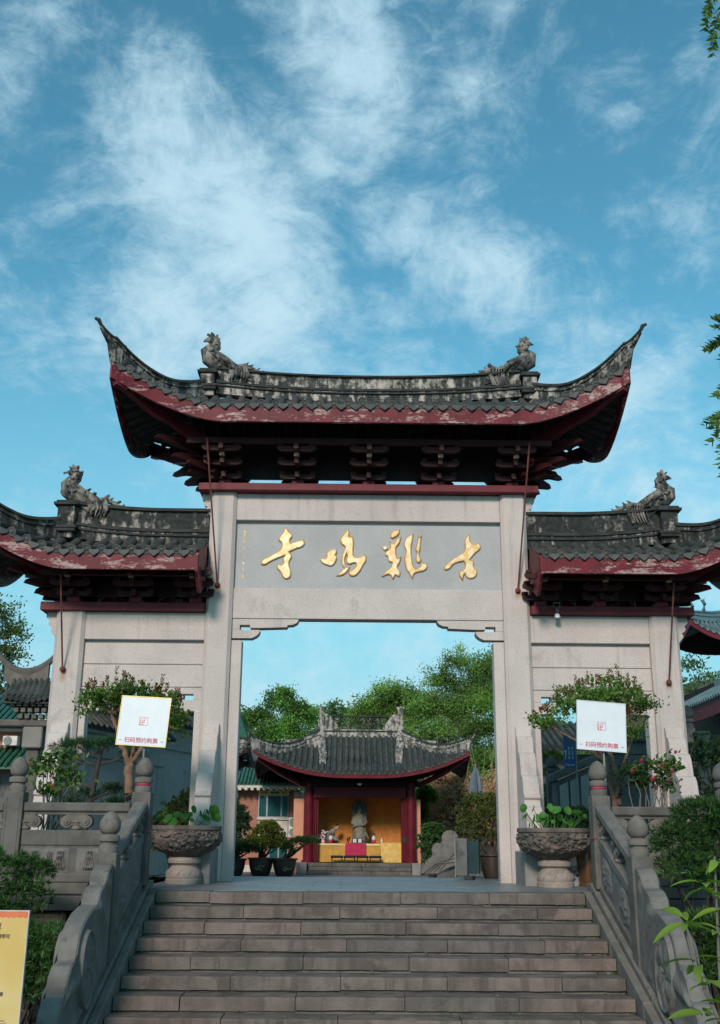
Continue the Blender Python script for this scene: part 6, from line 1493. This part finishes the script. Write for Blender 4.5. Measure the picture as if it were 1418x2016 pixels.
for a, b, c in ((-3.55, -3.15, 'green_tile'), (-3.95, -3.62, 'yellow_cloth'), (-3.08, -2.85, 'yellow_cloth')):
    MB().prism([(a, 2.465), (a+.06, 2.51), (b-.06, 2.51), (b, 2.465), (b-.06, 2.42), (a+.06, 2.42)], 'xz', 27.488, 27.4995).build('painted_motif', c, wi)
MB().box(-4.0, -2.78, 27.54, 27.597, .55, 1.37).build('spandrel_panel', 'cream', ho, bevel=.02)
w2 = MB().box(-3.55, -2.75, 27.52, 27.598, -.35, .42).build('window', 'frame_grey', ho)
for a, b in ((-3.5, -3.18), (-3.12, -2.8)): MB().box(a, b, 27.49, 27.519, -.3, .38).build('pane', 'pane', w2)
MB().box(-5.5, -2.36, 27.45, 27.597, CZ, -.36).build('plinth', 'cream', ho)
ac = thing('air_conditioner', 'tall white air conditioner unit with two fans on the brick wall', 'air conditioner', (-2.54, 27.3, 1.10))
MB().box(-.20, .20, -.12, .12, -.39, .39).build('casing', 'beige_unit', ac, bevel=.015)
for z in (-.19, .19):
    fg = MB().lathe([(.155, -.01), (.17, -.01), (.17, .02), (.155, .02)], n=24).build('fan_ring', 'steel', ac, (0, -.125, z)); fg.rotation_euler = (math.pi/2, 0, 0)
    MB().lathe([(.152, .0), (.01, .004)], n=18).build('fan', 'dark_metal', fg)
    m = MB()
    for k in range(7): m.box(-.14+.04*k, -.13+.04*k, -.14, .14, .012, .018)
    stuff(m.build('grille', 'steel', fg))
pb = thing('pink_building', 'small piece of a pink rendered building with a green roof far behind the left jamb', 'building', (-7.2, 42, CZ))
MB().box(-3, 1.42, 0, 6, 0, 6.2).build('wall', 'pink_wall', pb); MB().box(-3.2, 1.3, -.5, 6.4, 6.2, 6.55).build('eave_band', 'petal_pink', pb)
MB().hexa([(-3.3, -.6, 6.55), (1.3, -.6, 6.55), (1.3, 6.5, 6.55), (-3.3, 6.5, 6.55), (-3.3, 1.0, 8.2), (.6, 1.0, 8.2), (.6, 5, 8.2), (-3.3, 5, 8.2)]).build('roof', 'green_tile', pb)
# small pavilion whose roof corner shows beside the left jamb
pv = thing('side_pavilion', 'dark tiled roof corner with a white curling ridge behind the left jamb', 'pavilion', (0, 0, 0))
rp = Roof(-1.9, 1.9, True, True, .7, 1.9, .8, 1.5, .15, 2.85, .32, 3.5, cx=-5.15, cy=15.5, hipsag=.15, pw=1.6)
rr = build_roof(rp, pv, 'roof', .2, .06, ('tile', 'tile_pan', 'plaster_pale', 'ridge_cap'), nseg=1, fascia=.12, rows=6, fasc='red_deep', tile_names=('tile_row', 'drip_tile'))
for q in (-1, 1): hip_ridge(rp, rr, q, .32, .08, (.10, .22), mats=('plaster_pale', 'ridge_cap'))
for q in (-1, 1): MB().lathe([(.12, CZ), (.12, 2.7)], (-5.15+q*1.2, 14.8, 0), 14).build('column', 'red_deep', pv)
MB().box(-6.5, -3.9, 15.5, 16.5, CZ, 2.7).build('wall', 'teal_wall', pv)
# ---------------------------------------------------------------- left: plaster wall, stone pavilion gate, green roofed house
wl = thing('plaster_wall', 'blue grey plaster wall with stepped dark tile coping seen through the left bay', 'wall', (0, 0, 0))
def wseg(a, b, z, nm=''):
    a, b = Vector(a), Vector(b); d_ = (b-a).normalized(); n_ = Vector((d_.y, -d_.x, 0)); th = .22
    def bxs(o0, o1, z0, z1, mat, name, bev=0):
        P = [a+n_*o0, b+n_*o0, b+n_*o1, a+n_*o1]
        MB().hexa([(p.x, p.y, z0) for p in P]+[(p.x, p.y, z1) for p in P]).build(name, mat, wl, bevel=bev)
    bxs(-th, 0, CZ, z, 'teal_wall', 'wall'); bxs(-th-.04, .05, z-.42, z-.37, 'teal_wall', 'string_course'); bxs(-th-.06, .09, z, z+.06, 'teal_wall', 'string_course'); bxs(-th-.02, .03, z+.06, z+.30, 'dark_stone', 'coping_core')
    L_ = (b-a).length; k = int(L_/.2)
    tm = None
    for i in range(k):
        p = a.lerp(b, (i+.5)/k)
        o = put('coping_tile', MB().tube([(n_.x*.26, n_.y*.26, .10), (-n_.x*.11, -n_.y*.11, .42)], [.06, .055], 8).mesh('coping_tile', 'tile', smooth=40) if tm is None else tm, wl, (p.x, p.y, z)); tm = o.data
    MB().tube([a-n_*.11+Vector((0, 0, z+.46)), b-n_*.11+Vector((0, 0, z+.46))], .08, 8).build('coping_ridge', 'ridge_cap', wl)
wseg((-5.25, 1.6, 0), (-4.15, 5.2, 0), 2.46); wseg((-4.5, 4.6, 0), (-3.2, 8.6, 0), 2.86)
sg = thing('stone_archway', 'small weathered stone archway with a curling tiled roof left of the outer pillar', 'archway', (0, 0, 0))
MB().box(-6.36, -6.12, 2.9, 3.2, CZ, 2.62).build('pillar', 'old_stone', sg, bevel=.02); MB().box(-8.2, -7.96, 2.9, 3.2, CZ, 2.62).build('pillar', 'old_stone', sg, bevel=.02)
MB().box(-8.4, -5.9, 2.85, 3.25, 2.62, 2.75).build('lintel', 'old_stone', sg, bevel=.02); MB().box(-6.42, -6.05, 2.8, 3.3, 2.22, 2.61).build('capital', 'granite_dark', sg, bevel=.02)
for k in range(3):
    for j in range(5+k):
        x = -6.24+(j-(4+k)/2)*.13
        MB().box(x-.045, x+.045, 2.80-.07*k, 2.95, 2.76+.11*k, 2.85+.11*k).build('bracket_block', 'finial_stone', sg, bevel=.01)
pth = [(lerp(-7.10, -5.95, i/16), 3.05, 3.62+.34*abs(2*i/16-1)**2.0+.05*(i/16)) for i in range(17)]
MB().sweep(pth, [(-.05, -.03), (.05, -.03), (.07, .02), (.07, .06), (.04, .10), (-.04, .10), (-.07, .06), (-.07, .02)]).build('roof_ridge', 'old_stone', sg, smooth=30)
MB().sweep([(p[0]*.98-.13, p[1], p[2]) for p in pth[2:15]], [(-.05, -.30), (.05, -.30), (.05, -.03), (-.05, -.03)]).build('ridge_panel', 'finial_stone', sg)
for i in range(9):
    x = -6.74+i*.105
    MB().tube([(x, 2.55, 3.06+.02*abs(i-4)), (x, 2.8, 3.2), (x, 3.05, 3.55)], [.052, .05, .045], 8).build('roof_tile', 'tile_shrine', sg, smooth=40)
MB().hexa([(-6.8, 2.6, 3.02), (-5.8, 2.6, 3.02), (-5.8, 3.5, 3.02), (-6.8, 3.5, 3.02), (-6.7, 3.0, 3.5), (-5.9, 3.0, 3.5), (-5.9, 3.1, 3.5), (-6.7, 3.1, 3.5)]).build('roof_slab', 'tile_pan', sg)
gh = thing('green_roof_house', 'house with green glazed roofs and a side window at the left edge', 'house', (0, 0, 0))
MB().box(-16, -9.02, 12.6, 19, CZ, 3.62).build('wall', 'pink_wall', gh)
MB().box(-16, -8.95, 12.3, 12.6, CZ, 2.30).build('lower_wall', 'dark_stone', gh)
for (y0, z0, y1, z1, x1, xr) in ((11.5, 2.42, 12.7, 3.02, -8.85, -8.95), (11.9, 3.55, 13.9, 4.55, -8.9, -9.9)):
    MB().hexa([(-16, y0, z0-.06), (x1, y0, z0-.06), (xr, y1, z1-.06), (-16, y1, z1-.06), (-16, y0, z0), (x1, y0, z0), (xr, y1, z1), (-16, y1, z1)]).build('roof_slab', 'green_tile', gh)
    tm = None
    for i in range(15):
        x = x1-.08-.17*i
        if z1 > 4:
            f_ = min(1, .15+.28*i); o = MB().tube([(x, y0-.05, z0+.04), (x, lerp(y0, y1, f_), lerp(z0, z1, f_)+.04)], .06, 7).build('tile_row', 'green_tile', gh, smooth=40)
        else:
            o = put('tile_row', MB().tube([(0, y0-.05, z0+.04), (0, y1, z1+.04)], .06, 7).mesh('tile_row', 'green_tile', smooth=40) if tm is None else tm, gh, (x, 0, 0)); tm = o.data
MB().tube([(-8.85, 11.85, 3.58), (-9.9, 13.9, 4.62)], .12, 8).build('hip_ridge', 'green_tile', gh)
MB().box(-16, -8.85, 12.1, 12.5, 3.42, 3.52).build('canopy', 'cream', gh)
w3 = MB().box(-9.36, -9.05, 12.5, 12.598, 2.98, 3.46).build('window', 'cream', gh); MB().box(-9.31, -9.10, 12.47, 12.499, 3.02, 3.42).build('pane', 'pane', w3)
ac2 = thing('air_conditioner', 'white boxy air conditioner on a bracket under the green roof', 'air conditioner', (-9.60, 12.3, 3.16))
MB().box(-.20, .20, -.14, .14, -.13, .13).build('casing', 'beige_unit', ac2, bevel=.015)
fg = MB().lathe([(.10, -.01), (.115, -.01), (.115, .02), (.10, .02)], n=22).build('fan_ring', 'steel', ac2, (-.06, -.142, 0)); fg.rotation_euler = (math.pi/2, 0, 0)
MB().lathe([(.098, 0), (.01, .004)], n=16).build('fan', 'dark_metal', fg)
# ---------------------------------------------------------------- right: ramp wall, notice, halls
rw = thing('ramp_wall', 'dark carved stone stair wall with sloping coping seen through the right bay', 'wall', (0, 0, 0))
MB().prism([(3.98, CZ), (3.98, 1.80), (4.90, 2.18), (4.90, 2.76), (7.2, 2.76), (7.2, CZ)], 'xz', 5.0, 5.5).build('wall', 'dark_stone', rw)
MB().prism([(3.90, 1.80), (3.90, 1.96), (4.86, 2.37), (4.86, 2.20)], 'xz', 4.88, 5.56).build('coping', 'dark_stone', rw, bevel=.02)
MB().box(4.861, 7.2, 4.86, 5.58, 2.62, 2.84).build('coping', 'dark_stone', rw, bevel=.02)
for i in range(4): MB().hexa([(4.04+.22*i, 4.965, 1.1), (4.22+.22*i, 4.965, 1.1), (4.22+.22*i, 4.998, 1.1), (4.04+.22*i, 4.998, 1.1), (4.04+.22*i, 4.965, 1.72+.09*i), (4.22+.22*i, 4.965, 1.80+.09*i), (4.22+.22*i, 4.998, 1.80+.09*i), (4.04+.22*i, 4.998, 1.72+.09*i)]).build('wall_panel', 'teal_wall', rw, bevel=.008)
for z0, z1 in ((2.12, 2.34), (2.36, 2.58)): MB().box(4.95, 6.3, 4.965, 4.998, z0, z1).build('wall_panel', 'dark_stone', rw, bevel=.012)
m = MB()
for k in range(5): m.tube([(4.95+.07*k, 4.85-.03*k, 1.3+.10*k), (5.06+.05*k, 4.78, 1.55+.05*k), (5.0+.08*k, 4.82, 1.75)], [.05, .065, .03], 7)
m.lathe([(.03, 0), (.12, .05), (.14, .16), (.10, .25), (.03, .3)], (5.06, 4.8, 1.15), 12); m.build('carved_dragon', 'old_stone', rw, smooth=45)
bs = thing('blue_notice', 'blue notice board with an arrow and pale lettering seen through the right bay', 'sign', (4.16, 4.4, 2.35), rotz=.12)
MB().box(-.12, .12, -.015, .015, -.31, .31).build('board', 'blue_sign', bs, bevel=.005); MB().box(.122, .15, -.02, .02, -.36, .36).build('post', 'steel', bs); MB().tube([(.136, 0, -2.9), (.136, 0, -.36)], .018, 8).build('pole', 'steel', bs)
for i, s_ in enumerate(('香', '客', '止', '步')[:0]): pass
m = MB().prism([(-.085, .05), (-.115, .00), (-.095, .00), (-.093, -.14), (-.077, -.14), (-.075, .0), (-.055, .0)], 'xz', -.019, -.0155); m.build('arrow', 'blue_print', bs)
rq = random.Random(9); m = MB()
for r_ in range(3):
    for c_ in range(2):
        x0, z0 = -.035+.075*c_, .10-.09*r_
        for k in range(3): m.box(x0, x0+.055*rq.uniform(.6, 1), -.0185, -.0155, z0-.024*k-.009, z0-.024*k)
        m.box(x0+.022, x0+.031, -.0185, -.0156, z0-.062, z0+.008)
for k in range(5): m.box(-.09+.04*k, -.075+.04*k, -.0185, -.0155, -.27, -.235)
stuff(m.build('lettering', 'blue_print', bs))
rp_ = thing('railing_post', 'dark stone railing post left of the blue notice board', 'stone post', (4.08, 6.0, CZ))
MB().box(-.11, .11, -.11, .11, 0, 2.55).build('post', 'dark_stone', rp_, bevel=.012); finial(rp_, (0, 0, 2.548), 1.05, 'dark_stone', .11)
sb = thing('ochre_pavilion', 'small ochre walled pavilion with a grey tiled roof behind the right bay', 'pavilion', (0, 0, 0))
MB().box(4.4, 5.05, 12.6, 15, CZ, 2.95).build('wall', 'ochre', sb); MB().box(5.055, 7.4, 12.62, 15, CZ, 2.95).build('side_wall', 'dark_stone', sb)
MB().hexa([(4.2, 12.0, 2.98), (6.6, 12.0, 2.98), (6.6, 14.5, 3.9), (4.2, 14.5, 3.9), (4.2, 12.0, 3.06), (6.6, 12.0, 3.06), (6.6, 14.5, 4.0), (4.2, 14.5, 4.0)]).build('roof_slab', 'tile_pan', sb)
tm = None
for i in range(12):
    o = put('tile_row', MB().tube([(0, 11.95, 3.09), (0, 14.4, 4.0)], .065, 7).mesh('tile_row', 'tile_shrine', smooth=40) if tm is None else tm, sb, (4.28+.2*i, 0, 0)); tm = o.data
hedge('pine_shrub', 'small yellow green pine shrub beside the blue notice board', 'bush', (4.5, 8.5, CZ), [(4.5, 8.5, 2.55, .35, .3, .14), (4.55, 8.5, 2.2, .3, .3, .12), (4.4, 8.5, 1.7, .3, .3, .2), (4.45, 8.5, 1.2, .3, .3, .4)], 420, .09, .2, 'leaf_olive', 11)
ha = thing('temple_hall', 'temple hall with two tiers of blue green tiled roof at the right edge', 'building', (0, 0, 0))
MB().box(13.2, 20, 16.5, 26, CZ, 6.3).build('wall', 'red_deep', ha)
rh = Roof(-5.2, 5.2, True, True, 3.6, 5.2, 3.9, 1.3, .3, 7.02, .45, 7.75, cx=15.75, cy=17.3, hipsag=.1, pw=1.6)
r2 = build_roof(rh, ha, 'upper_roof', .2, .06, ('cyan_tile', 'cyan_tile', 'cyan_tile', 'cyan_tile'), nseg=1, fascia=.2, rows=6, fasc='red', tile_names=('tile_row', 'drip_tile'))
for q in (-1, 1): hip_ridge(rh, r2, q, .30, .1, (.15, .15), mats=('cyan_tile', 'cyan_tile'))
m = MB()
for k, x in enumerate((10.75, 11.15)):
    MB().tube([(x, 16.1, 7.75+.08*k), (x+.05, 16.1, 7.95+.08*k), (x-.02, 16.1, 8.08+.08*k), (x+.06, 16.1, 8.12+.08*k)], [.07, .06, .06, .02], 7).build('ridge_beast', 'cyan_tile', r2, smooth=45)
lo = bpy.data.objects.new('lower_roof', None); COL.objects.link(lo); lo.parent = ha
def lowedge(i): return Vector((10.05, lerp(9.0, 17.2, i), lerp(4.72, 4.60, i)-.15*math.sin(math.pi*i)+.35*max(0, (.25-i)/.25)**2))
for i in range(40):
    e = lowedge(i/39); MB().tube([e+Vector((-.05, 0, .05)), e+Vector((1.6, 0, .85))], .065, 7).build('tile_row', 'cyan_tile', lo, smooth=40)
MB().grid(lambda u, v: lowedge(u)+Vector((1.65*v, 0, .82*v)), 20, 3).build('roof_slab', 'cyan_tile', lo, recalc=False)
MB().sweep([lowedge(i/20)+Vector((.06, 0, -.02)) for i in range(21)], [(-.03, -.40), (.03, -.40), (.03, 0), (-.03, 0)]).build('fascia', 'red', lo)
MB().sweep([lowedge(i/20)+Vector((1.7, 0, .82)) for i in range(21)], [(-.10, 0), (.10, 0), (.10, .30), (-.10, .30)]).build('ridge', 'cyan_tile', lo)
MB().box(11.0, 11.2, 9.3, 17, CZ, 4.6).build('side_wall', 'red_deep', ha)
# ---------------------------------------------------------------- hillside, dry bamboo, trees
def hz(x, y): return -.7+max(0, (y-31)/9)**1.1*(1.05+.45*max(0, x)/6)*.8 if y < 75 else -.7+ (44/9)**1.1*(1.05+.45*max(0, x)/6)*.8
mb = MB().grid(lambda u, v: ((lerp(-60, 60, u)), lerp(31, 130, v), min(15, hz(lerp(-60, 60, u), lerp(31, 130, v)))+.4*mnoise.noise(Vector((u*20, v*20, 0)))-.2), 40, 40)
struct(mb.build('hillside', 'grass', recalc=False, smooth=60))
th = bpy.data.objects.new('dry_bamboo_thicket', None)
C, A = crown([(4.2, 30, 2.1, 1.6, 1.0, 1.3), (3.2, 30, 1.6, .9, .8, 1.4), (5.8, 30, 2.2, 1.4, 1, 1.4), (4.8, 30, .9, 2.4, 1, 1.0), (3.9, 30.3, 3.1, .8, .6, .5), (7, 30, 1.5, 1.5, 1, 1.5)], 520, 30, .2, .22, (.3, 1.05), .1)
tag(put('dry_bamboo_thicket', leaf_mesh('dry_bamboo_thicket', C, A-np.array([0, 0, .5]), .24*rng.uniform(.6, 1.3, len(C)), .20, 'dry')), kind='stuff')
m = MB()
for k in range(14):
    x = 4.0+random.uniform(-.6, 3.2); m.tube([(x, 30.8, -.6), (x+random.uniform(-.2, .2), 30.9, 2.5), (x+random.uniform(-.5, .5), 31, 5.2)], [.022, .018, .008], 5)
tag(m.build('bamboo_canes', 'bamboo'), kind='stuff')
hedge('green_shrub', 'green shrub under the right corner of the shrine roof', 'bush', (3.0, 28.5, CZ), [(2.95, 28.5, 2.35, .42, .4, .42), (2.75, 28.5, 1.7, .25, .3, .4)], 420, .16, .45, 'leaf_tree', 9)
Cw = []
for q in range(900):
    x, y = random.uniform(-14, 17), random.uniform(57, 68)
    Cw.append((x, y, max(0, hz(x, y))*.9+random.uniform(.3, 1.0)*(3.2+2.0*mnoise.noise(Vector((x*.22, y*.2, 3))))-.6*abs(x-3)*.12))
Cw = np.array(Cw); Cw = (Cw[:, None, :]+rng.normal(size=(len(Cw), 26, 3))*np.array([.5, .5, .35])).reshape(-1, 3)
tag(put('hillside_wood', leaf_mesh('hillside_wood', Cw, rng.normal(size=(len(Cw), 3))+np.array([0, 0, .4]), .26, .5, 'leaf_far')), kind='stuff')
tree('broad_tree', 'full bright green broadleaf tree behind the shrine roof on the left', (-4.4, 48, 0), [(-4.5, 48, 8.55, 1.15, 1.2, .95), (-5.75, 48, 7.6, .95, 1.1, .75), (-3.2, 48, 7.7, 1.05, 1.1, .95), (-4.4, 47.5, 6.7, 1.6, 1.3, 1.0), (-5.6, 47.5, 6.0, 1.2, 1.1, .9), (-3.0, 47.5, 6.1, 1.2, 1.1, .9), (-4.3, 47.3, 4.9, 1.9, 1.2, .9), (-6.2, 48, 5.0, .8, .9, .7)], .17, 420, 52, 'leaf_tree', 'bark_grey', .2, spread=.24)
FT = 'leaf_feather'
tree('feathery_tree', 'tall light green feathery tree with thin pale trunks right of the shrine', (5.3, 40, 0), [(5.6, 40, 9.8, 1.0, .8, .85), (4.5, 40, 8.8, 1.0, .8, .9), (6.8, 40, 9.3, 1.0, .8, .9), (3.9, 40, 7.4, 1.1, .9, .85), (5.2, 40, 7.3, 1.2, .9, .85), (6.6, 40, 7.6, 1.1, .9, .9), (4.3, 40, 6.2, 1.1, .9, .55), (6.0, 40, 6.1, 1.2, .9, .6), (7.4, 40, 6.4, .9, .9, .7), (3.3, 40, 6.6, .7, .7, .4), (3.8, 39.8, 4.6, 1.2, .8, .7), (5.6, 39.8, 3.8, 1.6, .8, .8), (7.2, 39.8, 3.4, 1.3, .8, .8), (5.5, 40.2, 8.3, 1.4, .8, 1.3), (5.3, 40.2, 6.5, 1.9, .8, 1.4), (7.0, 40.2, 8.2, 1.2, .8, 1.3), (4.3, 40.2, 7.6, 1.1, .8, 1.2), (4.9, 39.8, 5.0, 1.3, .8, .55), (6.9, 39.8, 4.8, 1.2, .8, .6)], .13, 900, 50, FT, 'bark_grey', .11, spread=.26, fork=.35, shell=(.15, 1.12), wd=.42)
tree('feathery_tree', 'dense green tree at the right behind the feathery one', (8.6, 44, 0), [(7.9, 44, 10.0, 1.3, 1, 1.2), (9.4, 44, 10.4, 1.4, 1, 1.2), (8.4, 44, 8.6, 1.7, 1, 1.4), (7.0, 44, 8.0, .9, 1, .7), (8.3, 44, 6.6, 1.7, 1, 1.0), (8.0, 43.5, 5.0, 1.8, 1, .9), (6.4, 44, 6.4, .9, .9, .8), (8, 43.5, 3.4, 1.8, 1, .9), (6.2, 43.5, 4.8, 1.6, 1, .9), (4.6, 44, 6.0, 1.3, 1, .9), (5.5, 44, 7.6, 1.2, 1, .8)], .17, 460, 52, FT, 'bark_grey', .13)
tree('hill_tree', 'rounded green tree on the hill right above the shrine ridge', (2.2, 55, 2), [(2.3, 55, 9.9, 1.3, 1.1, 1.1), (1.1, 55, 9.1, 1.2, 1.1, 1.0), (3.4, 55, 9.6, 1.4, 1.1, 1.2), (2.2, 55, 8.5, 2.1, 1.2, 1.3), (.4, 55, 8.3, 1.0, 1.0, .8), (4.3, 55, 8.6, 1.2, 1.1, .9), (2.8, 54.6, 7.3, 2.2, 1.2, .9), (.9, 54.6, 7.1, 1.5, 1.1, .8)], .17, 560, 48, 'leaf_feather', 'bark_grey', .2)
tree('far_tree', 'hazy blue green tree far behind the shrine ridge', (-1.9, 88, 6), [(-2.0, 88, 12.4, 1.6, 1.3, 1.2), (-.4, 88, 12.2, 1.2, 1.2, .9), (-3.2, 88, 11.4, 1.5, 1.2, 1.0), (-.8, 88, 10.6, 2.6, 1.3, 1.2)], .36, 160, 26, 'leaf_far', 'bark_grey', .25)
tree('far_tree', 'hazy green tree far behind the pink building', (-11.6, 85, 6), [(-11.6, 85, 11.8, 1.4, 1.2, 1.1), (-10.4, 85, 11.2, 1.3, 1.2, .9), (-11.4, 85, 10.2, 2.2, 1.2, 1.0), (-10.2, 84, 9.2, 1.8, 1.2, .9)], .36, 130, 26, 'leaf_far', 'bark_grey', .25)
tree('small_leaved_tree', 'airy small-leaved tree against the sky at the left edge', (-14.8, 25, CZ), [(-14.8, 25, 9.2, 1.1, .9, .75), (-14.0, 25, 8.5, .8, .8, .55), (-14.1, 25, 7.6, .8, .8, .55), (-15.0, 25, 7.8, 1.0, .9, .8), (-13.9, 25, 6.8, .7, .8, .4), (-15.2, 25, 6.4, 1.1, .9, .8)], .15, 260, 20, 'leaf_left', 'bark_grey', .14, shell=(.2, 1.1))
tree('dark_tree', 'darker leafy tree behind the green roof at the left edge', (-15, 27, CZ), [(-15.3, 27, 6.2, 1.4, 1, .8), (-14.4, 27, 5.3, 1.2, 1, .8), (-15.6, 27, 4.4, 1.6, 1, 1.0), (-14.5, 27, 3.8, 1.3, 1, .9), (-13.6, 27, 6.3, .7, .8, .45)], .18, 240, 26, 'leaf_tree', 'bark_dark', .16)
tree('sparse_tree', 'sparse pale tree between the two temple hall roofs', (18.6, 40, 0), [(18.3, 40, 9.9, .9, .8, .5), (17.4, 40, 9.2, .7, .8, .5), (19.1, 40, 9.2, .9, .8, .4), (18.2, 40, 8.4, 1.2, .8, .5), (20.2, 40, 8.3, .8, .8, .4), (18.8, 40, 7.5, 1.5, .8, .5)], .24, 90, 14, 'leaf_far', 'bark_grey', .1, shell=(.2, 1.1))
tree('garden_maple', 'olive leaved tree overlapping the temple hall at the right edge', (12.6, 13.0, CZ), [(11.6, 13, 5.9, .45, .4, .25), (11.9, 13, 5.5, .5, .4, .25), (11.5, 13, 5.35, .35, .35, .18), (12.3, 13, 6.2, .5, .5, .3), (11.3, 12.6, 4.4, .25, .3, .18)], .10, 90, 18, 'leaf_left', 'bark_grey', .08)
# curves and lettering become plain meshes, so that each piece is an object of its own
bpy.context.view_layer.update()
dg = bpy.context.evaluated_depsgraph_get()
for o in [o for o in COL.objects if o.type in {'CURVE', 'FONT'}]:
    me = bpy.data.meshes.new_from_object(o.evaluated_get(dg)); me.name = o.name
    nm = o.name; o.name = 'old'; q = bpy.data.objects.new(nm, me); COL.objects.link(q)
    q.parent = o.parent; q.location = o.location; q.rotation_euler = o.rotation_euler
    bpy.data.objects.remove(o)
